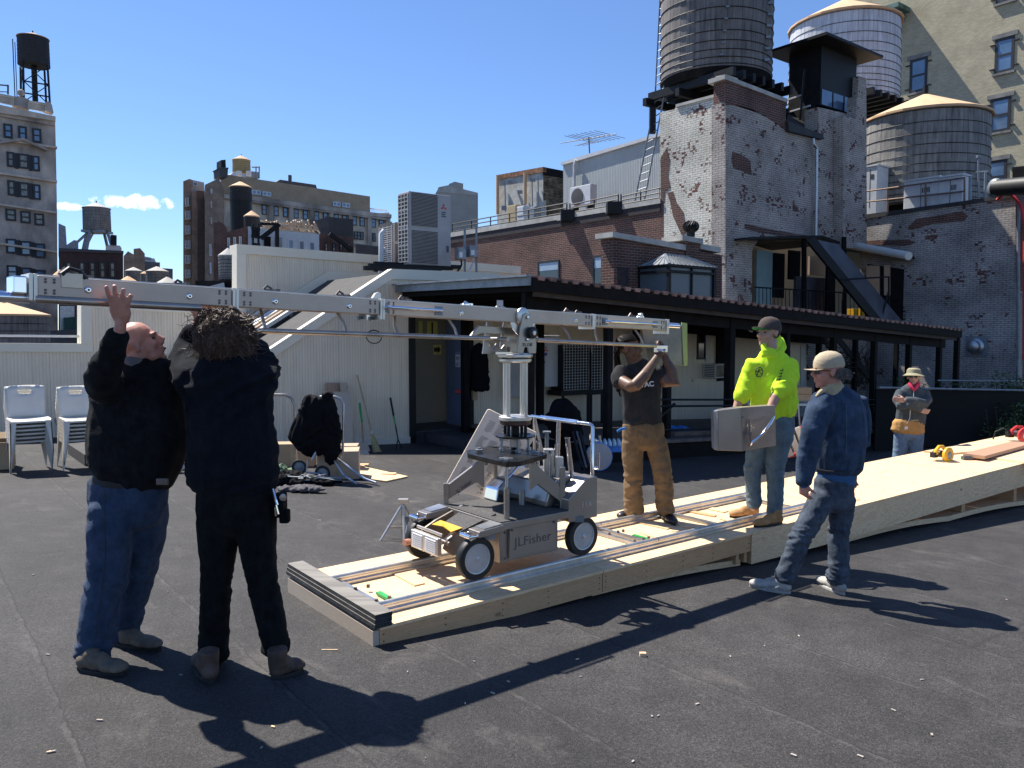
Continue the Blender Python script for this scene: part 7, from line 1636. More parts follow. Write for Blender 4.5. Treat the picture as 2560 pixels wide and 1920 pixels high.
c_.limb(leg, [(2108,1245,.03,60,.2),(2104,1285,.03,56,.19),(2096,1325,.02,50,.17),(2096,1360,.02,48,.16),(2098,1400,.02,48,.155),(2094,1435,.02,50,.155),(2092,1450,.02,52,.155)])
remesh(leg, 'jeans', M['jeans_mid'], c_.o, .010, 3, dict(amp=.016, f=(8,8,22), base=.35, zones=[(c_.P(0,1330).z-z0, .08, .9), (c_.P(0,1430).z-z0, .10, 1.2)], seed=12))
c_.limb(c_.body, [(2086,1230,0,70,.18),(2096,1080,0,100,.22),(2092,1000,0,96,.17),(2086,975,0,46,.12),(2080,955,0,42,.125),(2078,945,0,42,.12)])
c_.limb(c_.body, [(2062,1005,-.06,44,.11),(2034,1090,-.15,40,.1),(2018,1160,-.14,30,.08),(2010,1208,-.13,21,.06)]); c_.limb(c_.body, [(2140,1005,.06,40,.1),(2150,1100,.12,36,.09),(2130,1170,.16,24,.06)])
c_.limb(c_.body, [(2065,1240,0,50,.14),(2015,1320,-.07,38,.12),(1964,1450,-.03,30,.09)]); c_.limb(c_.body, [(2105,1240,.02,46,.14),(2096,1330,.02,36,.12),(2092,1450,.02,28,.09)])
hc = c_.P(2070, 927, 0); hM = head(c_.body, hc, Vector((-.93,.05,-.05)), Vector((-.05,0,1)), 1.03)
hand(c_.body, c_.P(2010,1206,-.13), Vector((.0,-.0,-1)), Vector((.8,.5,0)), Vector((-.6,-.8,0)), 1.15, s=.95); hand(c_.body, c_.P(2130,1170,.16), (0,0,-1), (0,-1,0), (-1,0,0), .6)
remesh(c_.body, 'body', M['skin_red'], c_.o, .007, 2); eyes(c_, hM)
cap(c_, hM, 'cap_tan', tilt=-.05)
mb = MB(); 
for s_ in (-1, 1): mb.prism([hM @ Vector(q) for q in ((s_*.052,.082,.012),(s_*.012,.100,.010),(s_*.014,.100,-.016),(s_*.05,.084,-.014))], (hM.to_3x3() @ Vector((0,-.006,0)))); mb.tube([hM @ Vector((s_*.055,.08,.008)), hM @ Vector((s_*.082,.0,.004))], .003, 5)
mb.build('sunglasses', M['lens'], c_.o)
random.seed(4); seeds = []
for i in range(260):
    s_ = random.choice((-1, 1)); y_ = random.uniform(-.11, .01); st = hM @ Vector((s_*sqrt(max(0, 1-((y_+.01)/.115)**2))*.078, y_, random.uniform(-.045, .02))); pts = [st]; d_ = (hM.to_3x3() @ Vector((s_*.2, -1.0, -.6))).normalized()
    for k in range(4): pts.append(pts[-1]+d_*.013+Vector((random.uniform(-.006,.006) for _ in range(3))))
    seeds.append(pts)
strands('hair', seeds, 'hair_grey', c_.o, .0026, 3)
core = MB(); core.ell((0,-.045,-.018), (.074,.068,.05), hM); remesh(core, 'back_hair', M['hair_grey'], c_.o, .012, 1, dict(amp=.012, f=(30,30,30), base=1, zones=[]))
shoe(c_, onG(1978,1486), onG(1872,1466), 'shoe_white', 'sole_white', .10, .06); shoe(c_, onG(2112,1490), onG(2044,1456), 'shoe_white', 'sole_white', .10, .06)
mb = MB()
sw = MB(); q = [atY(x, y, 5.70) for x, y in ((1950,1466),(1938,1476),(1922,1478),(1915,1471),(1924,1473),(1938,1470))]; sw.prism(q, (0,.02,0)); sw.build('shoe_stripe', M['suede'], c_.o)
# ---- D: young man in neon hoodie with box, on the platform
D = Person('young man in a neon yellow hoodie holding a steel box, on the platform', 6.85, (0, 0), base=onZ(1890, 1306, PT))
top = MB()
D.limb(top, [(1938,1036,0,104,.26),(1936,1010,0,118,.28),(1934,975,0,116,.27),(1932,935,0,112,.25),(1930,905,0,98,.22),(1926,882,0,60,.17)])
D.limb(top, [(1888,908,.0,50,.15),(1874,940,.02,46,.15),(1864,970,.0,46,.145),(1853,992,-.03,38,.12),(1850,1000,-.03,32,.10)])
D.limb(top, [(1968,908,-.04,54,.16),(1970,940,-.10,56,.165),(1960,966,-.16,56,.16),(1946,982,-.20,42,.125),(1941,990,-.21,34,.10)])
D.limb(top, [(1928,868,.03,44,.16),(1936,852,.06,40,.14),(1944,846,.08,26,.09)])
z0 = D.base.z
remesh(top, 'hoodie', M['hoodie'], D.o, .010, 3, dict(amp=.015, f=(9,9,6), base=.5, zones=[(D.P(0,985).z-z0, .07, .7), (D.P(0,1035).z-z0, .06, .6)], seed=4))
leg = MB()
D.limb(leg, [(1938,1040,0,94,.23),(1938,1075,0,98,.25),(1936,1098,0,92,.23)])
D.limb(leg, [(1902,1090,.02,56,.19),(1890,1130,.03,50,.17),(1882,1172,.04,44,.155),(1882,1200,.04,39,.145),(1884,1235,.04,37,.14),(1886,1262,.04,36,.14)])
D.limb(leg, [(1956,1090,-.02,58,.19),(1944,1130,-.03,52,.17),(1937,1172,-.03,46,.155),(1939,1210,-.03,42,.145),(1938,1255,-.03,38,.14),(1937,1284,-.03,38,.14)])
remesh(leg, 'jeans', M['jeans_pale'], D.o, .010, 3, dict(amp=.012, f=(9,9,16), base=.35, zones=[(D.P(0,1170).z-z0, .08, .7), (D.P(0,1265).z-z0, .08, .9)], seed=8))
D.limb(D.body, [(1938,1060,0,74,.18),(1934,970,0,90,.2),(1930,910,0,84,.16),(1928,880,0,40,.125),(1925,862,0,36,.12),(1924,852,0,36,.12)])
D.limb(D.body, [(1888,908,0,34,.11),(1864,970,0,32,.10),(1848,1000,-.03,24,.08),(1838,1030,-.06,17,.06),(1834,1046,-.06,16,.055)]); D.limb(D.body, [(1968,908,-.04,38,.12),(1958,966,-.16,34,.11),(1938,994,-.22,27,.085),(1924,1025,-.25,20,.065),(1915,1048,-.26,17,.055)])
D.limb(D.body, [(1912,1080,0,44,.14),(1884,1175,.04,34,.11),(1886,1270,.04,26,.09)]); D.limb(D.body, [(1952,1080,0,44,.14),(1940,1175,-.03,34,.11),(1938,1290,-.03,26,.09)])
hc = D.P(1921, 832, 0); hM = head(D.body, hc, Vector((-.86,-.48,.04)), Vector((0,0,1)), 1.0)
hand(D.body, D.P(1915,1048,-.26), Vector((-.25,-.0,-1)), Vector((-.2,1,0)), Vector((-.9,-.2,0)), .75, s=1.0); hand(D.body, D.P(1834,1046,-.06), Vector((0,0,-1)), Vector((1,-.2,0)), Vector((0,-1,0)), .8)
remesh(D.body, 'body', M['skin_tan'], D.o, .007, 2); eyes(D, hM); lips(D, hM)
cap(D, hM, 'cap_brown', 'cap_brown', 'cap_green', tilt=.10)
random.seed(6); core = MB(); core.ell((0,-.040,.0), (.079,.068,.055), hM); remesh(core, 'hair', M['hair_dark'], D.o, .010, 1)
# chest logo and sleeve lettering
def ringline(p, c, r, n_, mat, nm, k=.0045):
    mb = MB(); mb.tube([c+Vector((r*cos(2*pi*i/n_)*.75, 0, r*sin(2*pi*i/n_))) for i in range(n_)], k, 5, closed=True); return mb
yb_ = -.148
c = D.P(1898, 930, yb_); mb = ringline(D, c, .040, 20, 'ink', 'logo'); mb.tube([c+Vector((-.022,0,-.04)), c+Vector((.0,-.002,.03))], .005, 5); mb.tube([c+Vector((-.01,-.002,.012)), c+Vector((.018,0,-.012)), c+Vector((.0,0,-.03))], .004, 5); mb.tube([c+Vector((-.03,0,.0)), c+Vector((.02,-.002,.018))], .004, 5); mb.build('chest_logo', M['ink'], D.o)
mb = MB(); 
for i in range(6):
    q = D.P(1958-i*2.2, 925+i*7.5, -.185-.004*i); mb.tube([q, q+Vector((-.026,-.004,-.004))], .0042, 5); mb.tube([q+Vector((-.004,-.002,.012)), q+Vector((-.004,-.002,-.010))], .003, 4)
mb.build('sleeve_lettering', M['ink'], D.o)
mb = MB(); mb.tube([D.P(1943,968,-.235), D.P(1955,972,-.24), D.P(1966,980,-.22)], .004, 5); mb.build('sleeve_line', M['ink'], D.o)
shoe(D, onZ(1897,1291,PT), onZ(1823,1294,PT), 'boot_tan', 'sole_dark', .105, .08, high=.06); shoe(D, onZ(1956,1309,PT), onZ(1884,1319,PT), 'boot_tan', 'sole_dark', .105, .08, high=.06)
# ---- steel box he carries
SBx = empty('steel_box', 'flat brushed steel weight box with a chrome handle carried by the man in neon', 'box', D.P(1860, 1126, -.32))
def sb_(x, y, dy): return atY(x, y, 6.85+dy)
front = [(1796,1026,-.34),(1853,1019,-.40),(1857,1128,-.40),(1796,1126,-.34)]; side = [(1853,1019,-.40),(1938,1013,-.30),(1940,1115,-.30),(1857,1128,-.40)]
mb = MB(); mb.prism([sb_(*q) for q in front], Vector((.01,.12,0))); mb.build('front_panel', M['steel'], SBx, bevel=.004)
mb = MB(); mb.prism([sb_(*q) for q in side], Vector((-.0,.10,0))); sp2 = mb.build('side_panel', simple('steel_warm', (.36,.29,.23), .42, .6, 7, .15), SBx, bevel=.004)
mb = MB(); mb.prism([sb_(1783,1028,-.30), sb_(1796,1026,-.341), sb_(1796,1127,-.341), sb_(1785,1124,-.30)], Vector((.01,.12,0))); mb.build('dark_edge', M['galv_dull'], SBx, bevel=.004)
mb = MB(); mb.tube([sb_(1875,1112,-.40), sb_(1880,1106,-.47), sb_(1906,1086,-.47), sb_(1928,1055,-.44), sb_(1934,1042,-.36)], .012, 10); mb.build('handle', M['chrome'], SBx, smooth=True)
mb = MB(); mb.tube([sb_(1873,1048,-.395), sb_(1874,1086,-.405)], .006, 6); mb.cyl(sb_(1874,1084,-.40), sb_(1874,1084,-.44), .016, 10); mb.tube([sb_(1875,1086,-.42), sb_(1877,1110,-.41)], .008, 8); mb.cyl(sb_(1856,1043,-.39), sb_(1856,1043,-.415), .008, 8); mb.build('latch', M['bolt'], SBx)
# ---- E: man in grey T-shirt holding the boom tube
E_ = Person('man with dreadlocks in a dark grey T-shirt and brown work trousers, gripping the tube end', 6.95, (0, 0), base=onZ(1622, 1300, PT))
top = MB()
E_.limb(top, [(1606,1058,0,98,.225),(1605,1030,0,96,.225),(1604,990,0,98,.23),(1602,955,0,108,.24),(1600,930,0,104,.22),(1592,912,0,62,.16)])
E_.limb(top, [(1556,928,-.03,44,.15),(1549,945,-.07,46,.145),(1552,960,-.11,42,.13)]); E_.limb(top, [(1643,930,-.02,42,.14),(1654,944,-.04,38,.13)])
z0 = E_.base.z
remesh(top, 'tshirt', M['tshirt_grey'], E_.o, .009, 3, dict(amp=.009, f=(8,8,9), base=.4, zones=[(E_.P(0,1045).z-z0, .07, .9)], seed=1))
leg = MB()
E_.limb(leg, [(1608,1060,0,104,.22),(1608,1088,0,108,.25),(1609,1110,0,100,.23)])
E_.limb(leg, [(1583,1105,0,58,.2),(1581,1140,0,54,.185),(1583,1180,0,48,.17),(1582,1215,0,46,.165),(1584,1250,0,46,.16),(1586,1280,0,46,.16)])
E_.limb(leg, [(1638,1105,0,58,.2),(1648,1140,-.02,52,.185),(1656,1180,-.05,48,.17),(1660,1215,-.05,46,.165),(1662,1250,-.05,46,.16),(1663,1276,-.05,44,.16)])
remesh(leg, 'trousers', M['pants_brown'], E_.o, .009, 2, dict(amp=.018, f=(8,8,17), base=.25, zones=[(E_.P(0,1265).z-z0, .10, 1.1), (E_.P(0,1200).z-z0, .08, .7)], seed=14))
E_.limb(E_.body, [(1608,1080,0,80,.17),(1604,980,0,84,.19),(1600,930,0,88,.16),(1590,910,0,40,.12),(1584,893,0,38,.12),(1580,880,0,38,.12)])
E_.limb(E_.body, [(1556,928,-.03,36,.12),(1553,952,-.10,34,.115),(1578,966,-.24,32,.105),(1588,964,-.27,32,.10),(1612,938,-.24,29,.09),(1634,906,-.14,20,.065),(1643,892,-.10,17,.055)]); E_.limb(E_.body, [(1643,928,-.02,34,.12),(1668,955,-.06,33,.11),(1688,958,-.08,32,.10),(1680,930,-.06,29,.09),(1666,902,-.04,20,.065),(1662,890,-.03,18,.055)])
E_.limb(E_.body, [(1588,1100,0,46,.14),(1583,1180,0,34,.11),(1586,1285,0,26,.09)]); E_.limb(E_.body, [(1634,1100,0,46,.14),(1656,1180,-.05,34,.11),(1663,1280,-.05,26,.09)])
bM_ = None; hc = E_.P(1573, 871, -.01); hM = head(E_.body, hc, Vector((.90,-.30,.02)), Vector((.12,0,1)), 1.0)
hand(E_.body, E_.P(1643,892,-.10), Vector((.5,.1,.9)), Vector((.3,1,0)), Vector((-.8,.1,.2)), .9, s=.98); hand(E_.body, E_.P(1662,890,-.03), Vector((-.1,.0,1)), Vector((-.9,.2,0)), Vector((.1,1,0)), .9, s=.98)
remesh(E_.body, 'body', M['skin_brown'], E_.o, .0068, 2); eyes(E_, hM); lips(E_, hM, 'lip_dark')
core = MB(); core.ell((0,-.032,.042), (.081,.088,.080), hM); hr = remesh(core, 'hair', M['hair_dark'], E_.o, .010, 1, dict(amp=.008, f=(30,30,30), base=1, zones=[]))
random.seed(8); seeds = []
for i in range(46):
    s_ = random.uniform(-1, 1); st = hM @ Vector((s_*.078, random.uniform(-.10,-.02), random.uniform(.0,.09))); e = E_.P(random.uniform(1538,1556), random.uniform(915, 992), random.uniform(.04,.14)); m_ = E_.P(random.uniform(1534,1548), random.uniform(872,900), random.uniform(.02,.10)); seeds.append([st, st.lerp(m_, .5)+Vector((-.01,0,.01)), m_, m_.lerp(e, .5)+Vector((random.uniform(-.008,.008),0,0)), e])
for i in range(30):
    x = -.075+.15*i/29; q = sqrt(max(0,1-(x/.083)**2)); seeds.append([hM @ Vector((x, -.022+.097*q*.96, .065)), hM @ Vector((x, .03*q, .040+.080*q)), hM @ Vector((x, -.05*q, .040+.082*q)), hM @ Vector((x, -.022-.097*q, .045)), hM @ Vector((x*.8, -.105, -.03))])
strands('dreadlocks', seeds, 'hair_dark', hr, .0075, 6)
write('shirt_lettering', 'MTAC', .060, frame(E_.P(1611, 962, -.134), (1,0,.10), (0,0,1)), M['sign_white'], E_.o, depth=.002, bold=.002)
mb = MB(); mb.tube([E_.P(1564,1071,-.06), E_.P(1553,1073,-.09), E_.P(1543,1079,-.10)], .012, 6); mb.build('blue_tool_grip', M['blue_plastic'], E_.o, smooth=True)
shoe(E_, onZ(1592,1290,PT), onZ(1545,1300,PT), 'shoe_black', 'sole_dark', .10, .06); shoe(E_, onZ(1650,1287,PT), onZ(1688,1315,PT), 'shoe_black', 'sole_dark', .10, .06)
# ---- F: man with bucket hat, arms crossed
F_p = Person('man in a khaki bucket hat with crossed arms, standing behind the platform', 11.9, (2272, 1218)); F2 = F_p
top = MB()
F2.limb(top, [(2275,1058,0,74,.25),(2278,1035,0,74,.26),(2281,1005,0,72,.26),(2281,985,0,70,.24),(2282,972,0,56,.2),(2284,964,0,34,.15)])
F2.limb(top, [(2252,982,0,26,.15),(2244,1002,-.08,26,.14),(2250,1014,-.2,24,.13),(2272,1012,-.28,22,.12),(2292,1020,-.26,20,.11),(2300,1024,-.24,16,.10)]); F2.limb(top, [(2312,982,0,26,.15),(2318,1000,-.08,26,.14),(2312,1010,-.2,24,.13),(2290,1004,-.30,22,.12),(2266,1000,-.26,18,.10)])
z0 = F2.base.z
remesh(top, 'jacket', M['fleece_slate'], F2.o, .012, 2, dict(amp=.012, f=(8,8,9), base=.5, zones=[]))
ap = MB(); F2.limb(ap, [(2271,1052,0,76,.27),(2271,1064,0,80,.28),(2269,1078,0,84,.29)]); ap_o = remesh(ap, 'apron', M['canvas_tan'], F2.o, .012, 1, dict(amp=.008, base=.8, zones=[])); mb = MB(); mb.cbox(F2.P(2266,1070,-.155), (.04,.006,.04)); mb.build('apron_tag', M['sign_white'], ap_o)
leg = MB(); F2.limb(leg, [(2272,1060,0,68,.24),(2272,1092,0,70,.25)]); F2.limb(leg, [(2255,1085,0,38,.2),(2250,1130,0,34,.18),(2245,1180,0,32,.16),(2243,1212,0,32,.16)]); F2.limb(leg, [(2290,1085,0,38,.2),(2289,1130,0,34,.18),(2288,1180,0,30,.16),(2287,1212,0,30,.16)])
remesh(leg, 'jeans', M['jeans_sky'], F2.o, .014, 2, dict(amp=.012, f=(8,8,14), base=.5, zones=[]))
F2.limb(F2.body, [(2275,1075,0,50,.18),(2281,990,0,54,.2),(2284,962,0,20,.12),(2284,952,0,19,.115)]); F2.limb(F2.body, [(2290,1022,-.26,14,.08),(2304,1026,-.25,10,.06)]); F2.limb(F2.body, [(2275,1002,-.28,13,.08),(2262,1001,-.26,10,.06)])
F2.limb(F2.body, [(2258,1080,0,26,.14),(2245,1205,0,18,.1)]); F2.limb(F2.body, [(2288,1080,0,26,.14),(2287,1205,0,18,.1)]); F2.limb(F2.body, [(2252,985,0,16,.1),(2248,1012,-.18,16,.1),(2292,1020,-.27,13,.08)]); F2.limb(F2.body, [(2312,985,0,16,.1),(2314,1010,-.18,16,.1),(2272,1003,-.28,13,.08)])
hc = F2.P(2284, 943, 0); hM = head(F2.body, hc, Vector((-.45,-.88,.1)), Vector((0,0,1)), 1.0)
hand(F2.body, F2.P(2303,1026,-.25), (1,.1,-.2), (0,1,0), (0,0,1), .5); hand(F2.body, F2.P(2263,1001,-.26), (-1,.1,.1), (0,1,0), (0,0,1), .5)
remesh(F2.body, 'body', M['skin_tan'], F2.o, .009, 2); lips(F2, hM)
mb = MB(); mb.lathe([(.16,-.0),(.145,.006),(.100,.040),(.094,.095),(.070,.118),(.0001,.122)], 26, hM @ Matrix.Translation((0,-.008,.018)) @ Matrix.Diagonal((1,1.12,1,1))); o = mb.build('bucket_hat', M['hat_khaki'], F2.o, smooth=True); sol = o.modifiers.new('s', 'SOLIDIFY'); sol.thickness = .004
mb = MB(); 
for s_ in (-1, 1): mb.ell((s_*.03,.092,.0), (.026,.010,.018), hM)
mb.tube([hM @ Vector((-.08,.02,.008)), hM @ Vector((-.055,.085,.008)), hM @ Vector((0,.10,.008)), hM @ Vector((.055,.085,.008)), hM @ Vector((.08,.02,.008))], .003, 5); mb.build('sunglasses', M['lens'], F2.o)
mb = MB(); mb.tube([F2.P(2274,958,-.06), F2.P(2279,968,-.11), F2.P(2284,976,-.125), F2.P(2290,968,-.11), F2.P(2297,958,-.06)], [.03,.028,.022,.028,.03], 8); mb.build('bandana', M['shirt_red'], F2.o, smooth=True)
mb = MB(); mb.tube([F2.P(2284,978,-.13), F2.P(2284,1000,-.145)], .005, 5); mb.tube([F2.P(2276,1024,-.145), F2.P(2274,1046,-.14), F2.P(2268,1058,-.135)], .006, 5); mb.build('zip', M['sign_white'], F2.o); mb = MB(); mb.cbox(F2.P(2287,1051,-.135), (.11,.008,.022)); mb.build('reflective_patch', M['hat_khaki'], F2.o)
shoe(F2, onG(2246,1222), onG(2236,1232), 'boot_brown', 'sole_dark', .1, .07, voxel=.01); shoe(F2, onG(2288,1222), onG(2284,1232), 'boot_brown', 'sole_dark', .1, .07, voxel=.01)
# hood of the neon hoodie gathered round the neck
mb = MB(); D.limb(mb, [(1921,884,-.10,44,.06),(1916,876,-.09,30,.06)]); mb.tube([D.P(x, y, d_) for x, y, d_ in ((1912,878,-.10),(1908,866,-.07),(1912,858,.0),(1932,846,.08),(1950,852,.10),(1956,868,.03),(1948,882,-.06),(1930,892,-.11),(1914,884,-.11))], [.022,.022,.026,.034,.038,.036,.03,.026,.022], 10); remesh(mb, 'hood', M['hoodie'], D.o, .010, 3, dict(amp=.008, base=.8, zones=[]))

def stitch2(p, pts, mat, r, nm): mb = MB(); mb.tube([p.P(*q) for q in pts], r, 4); return mb.build(nm, M[mat], p.o)
stitch2(c_, [(2116,1010,-.125),(2117,1060,-.145),(2116,1120,-.145),(2114,1168,-.130)], 'jeans_pale', .0018, 'back_seam')
stitch2(c_, [(2040,1172,-.09),(2070,1178,-.125),(2110,1178,-.13),(2150,1172,-.10)], 'sole_dark', .004, 'jacket_hem')
stitch2(A, [(262,1225,-.17),(262,1300,-.19),(264,1400,-.20),(252,1500,-.215),(238,1600,-.235)], 'sole_dark', .0022, 'side_seam')
# ------------------------------------------------------------------ stacked chairs
def make_chair():
    t = empty('chair', '', 'chair'); W_, D_, H_ = .46, .44, .44
    mb = MB(); n = 8; top = []
    for j in range(n+1):
        for i in range(n+1):
            x = -W_/2+W_*i/n; y = D_*j/n-D_/2; z = H_-.022*(1-(2*i/n-1)**2)*(1-.5*abs(2*j/n-1))-(.03*max(0, j/n-.8)/.2 if j > n*.8 else 0)
            top.append((x*(1 if j > 1 else .97), -y, z))
    fs = [(j*(n+1)+i, j*(n+1)+i+1, (j+1)*(n+1)+i+1, (j+1)*(n+1)+i) for j in range(n) for i in range(n)]
    N_ = len(top); bot = [(x, y, z-.012) for x, y, z in top]; mb.add(top+bot, fs+[tuple(N_+q for q in reversed(f)) for f in fs])
    mb.box((-W_/2, -D_/2-.004, H_-.045), (W_/2, -D_/2+.010, H_-.024)); mb.box((-W_/2-.004, -D_/2, H_-.05), (-W_/2+.008, D_/2, H_-.004)); mb.box((W_/2-.008, -D_/2, H_-.05), (W_/2+.004, D_/2, H_-.004))
    mb.build('seat', M['plastic_white'], t, smooth=True, uv=False)
    mb = MB(); vs = []; n = 9; m = 8
    for j in range(m+1):
        f = j/m; 
        for i in range(n+1):
            s_ = 2*i/n-1; w = W_/2*(.93+.07*f)*(1 if f < .93 else .985); vs.append((s_*w, D_/2-.02+.115*f+.035*(s_*s_)*-1+.03, H_-.01+.41*f+(.012*(1-s_*s_) if j == m else 0)))
    q = len(vs); fs = []
    for j in range(m):
        for i in range(n):
            if j == m-2 and 3 <= i <= 5: continue        # hand slot
            fs.append((j*(n+1)+i, j*(n+1)+i+1, (j+1)*(n+1)+i+1, (j+1)*(n+1)+i))
    mb.add(vs, fs); b = mb.build('backrest', M['plastic_white'], t, smooth=True, uv=False); so_ = b.modifiers.new('s', 'SOLIDIFY'); so_.thickness = .012
    for sx in (-1, 1):
        for sy in (-1, 1):
            mb = MB(); x = sx*W_/2; y = sy*D_/2; yo = .03*sy if sy < 0 else .10; w1, w2 = .075, .022
            a = [(x, y, H_-.02), (x-sx*w1, y, H_-.02), (x-sx*w2*.4+sx*.01, y+yo, 0), (x+sx*.012+sx*.0, y+yo, 0)]
            c = [(x, y-sy*w1, H_-.02), (x, y, H_-.02), (x+sx*.012, y+yo, 0), (x+sx*.012, y+yo-sy*w2, 0)]
            mb.prism(a, (0, -sy*.012, 0)); mb.prism(c, (-sx*.012, 0, 0)); mb.build('leg', M['plastic_white'], t, uv=False)
    return t
def copy_tree(o, parent=None):
    c = o.copy(); C.objects.link(c); c.parent = parent
    for ch in o.children: copy_tree(ch, c)
    return c
proto = make_chair(); first = True
ang = atan2(V.y, V.x)-pi/2
names = ['leftmost', 'second', 'third', 'rightmost']; lv = ['topmost', 'second from the top', 'third from the top', 'fourth from the top', 'second from the bottom', 'lowest']
fl = onG(31, 1184); fr_c = onG(126, 1179); mid0 = (fl+fr_c)/2+V*.24; step_ = .60
for s_ in range(4):
    b = mid0+U*(step_*s_+(.02 if s_ > 1 else 0)); n = 6
    for k in range(n):
        c = proto if first else copy_tree(proto); first = False
        q = b-V*.033*(k-0)+Vector((0,0,0)); kk = k; c.location = (q.x, q.y, gz(b.x, b.y)+.054*k); c.rotation_euler = (0, 0, ang); c['category'] = 'chair'; c['group'] = 'stacked white plastic chairs'
        c['label'] = '%s white plastic chair of the %s stack by the parapet' % (lv[n-1-k], ('leftmost', 'second', 'third', 'rightmost')[s_])
# ------------------------------------------------------------------ small helpers for the clutter
def thing(name, label, cat, mb, mat, group=None, **k): return tag(mb.build(name, mat, None, **k), label, cat, group)
def crate(name, label, cat, px, py, w, d, h, mat, rot=0.0, lid=False, group=None, base=0.0):
    p = onG(px, py); t = empty(name, label, cat, (p.x, p.y, p.z+base), group); R_ = Matrix.Translation((p.x, p.y, p.z+base)) @ Matrix.Rotation(rot, 4, 'Z')
    mb = MB(); mb.box((-w/2, -d/2, 0), (w/2, d/2, h), R_); mb.build('box_body', M[mat], t, bevel=.004)
    if lid:
        mb = MB(); mb.prism([R_ @ Vector(q) for q in ((-w/2, -d/2, h+.001), (w/2, -d/2, h+.001), (w/2+.02, -d/2-.08, h+.06), (-w/2-.02, -d/2-.08, h+.06))], (0,0,.005)); mb.prism([R_ @ Vector(q) for q in ((-w/2, d/2, h+.001), (w/2, d/2, h+.001), (w/2, d/2+.08, h+.08), (-w/2, d/2+.08, h+.08))], (0,0,.005)); mb.build('flap', M[mat], t)
    mb = MB(); mb.box((-.025, -d/2-.002, .0), (.025, -d/2-.0005, h*.98), R_); mb.build('tape', M['collar_tan'], t)
    return t
crate('cardboard_box', 'open cardboard carton cut by the left edge beside the chairs', 'carton', -18, 1170, .5, .45, .36, 'cardboard', .5, True)
crate('cardboard_box', 'flat cardboard carton behind the hand truck wheels', 'carton', 735, 1163, .62, .3, .34, 'cardboard', .1, False)
crate('wooden_box', 'square plywood box standing behind the hand truck', 'box', 848, 1192, .55, .42, .38, 'ply_old', .15)
crate('wooden_box', 'smaller plywood box behind the larger one by the leaning boards', 'box', 862, 1172, .40, .3, .36, 'ply_old', .1)
# concrete pad with kerb behind the chairs
mb = MB(); a = onG(170, 1135); b = onG(212, 1165); c = onG(330, 1165); d = onG(300, 1120); mb.prism([a, b, c, d], (0,0,.16)); thing('roof_pad', 'low felt covered pad behind the chair stacks', 'kerb', mb, M['felt'])
# white bag on the ground between the two men
mb = MB(); c = onG(437, 1182); mb.ell((c.x, c.y, c.z+.07), (.12, .09, .08)); mb.ell((c.x+.06, c.y+.03, c.z+.11), (.06, .06, .07)); t = empty('plastic_bag', 'crumpled white plastic bag on the roof between the two men', 'bag', tuple(c)); remesh(mb, 'bag', M['plastic_white'], t, .012, 1, dict(amp=.03, f=(18,18,18), base=1, zones=[]))
# leaning sheets against the bulkhead
def lean(name, label, quad, th, mat, v0=13.0, v1=13.5, grp=None):
    (x0, y0), (x1, y1), (x2, y2), (x3, y3) = quad  # bottom-left, bottom-right, top-right, top-left
    mb = MB(); mb.prism([onV(x0, y0, v0), onV(x1, y1, v0), onV(x2, y2, v1), onV(x3, y3, v1)], V*th); return thing(name, label, 'board', mb, M[mat], grp)
GB_ = 'boards leaning on the bulkhead wall'
lean('leaning_board', 'pinkish board leaning furthest left behind the draped hand truck', [(846,1125),(892,1128),(852,957),(817,957)], .015, 'plywood_red', 12.9, 13.45, GB_)
lean('leaning_board', 'tall brown board leaning on the ribbed wall, its top right corner cut', [(858,1128),(890,1126),(869,957),(851,957)], .02, 'ply_old', 12.75, 13.35, GB_)
lean('leaning_board', 'pale board leaning beside the tall brown one', [(862,1140),(884,1138),(878,981),(834,979)], .015, 'lumber_pale', 12.6, 13.2, GB_)
lean('leaning_board', 'short brown offcut leaning low against the other boards', [(868,1130),(926,1128),(918,1107),(868,1109)], .02, 'ply_old', 12.3, 12.6, GB_)
lean('leaning_board', 'short pale grained offcut leaning in front of the brown one', [(878,1150),(928,1144),(918,1124),(876,1130)], .02, 'lumber_pale', 12.05, 12.25, GB_)
mb = MB(); mb.prism([onG(x, y) + Z*.02 for x, y in ((852,1190),(890,1165),(1020,1194),(965,1206))], (0,0,-.015)); thing('plywood_sheet', 'plywood sheet lying in the sun at the edge of the wall shadow', 'plywood', mb, M['plywood'])
for i, (x, y, w) in enumerate(((890,1170,.25),(972,1189,.2),(892,1197,.35),(905,1166,.2))):
    p = onG(x, y); mb = MB(); mb.box((p.x-w/2, p.y-.04, p.z+.022), (p.x+w/2, p.y+.05, p.z+.036)); thing('wood_offcut', ['thicker offcut at the far corner of the sunny sheet','small offcut at the right end of the sunny sheet','long offcut at the near edge of the sunny sheet','thin offcut beside the thicker one on the sunny sheet'][i], 'wood offcut', mb, M['ply_old' if i == 2 else 'plywood'], 'offcuts on the sunny sheet')
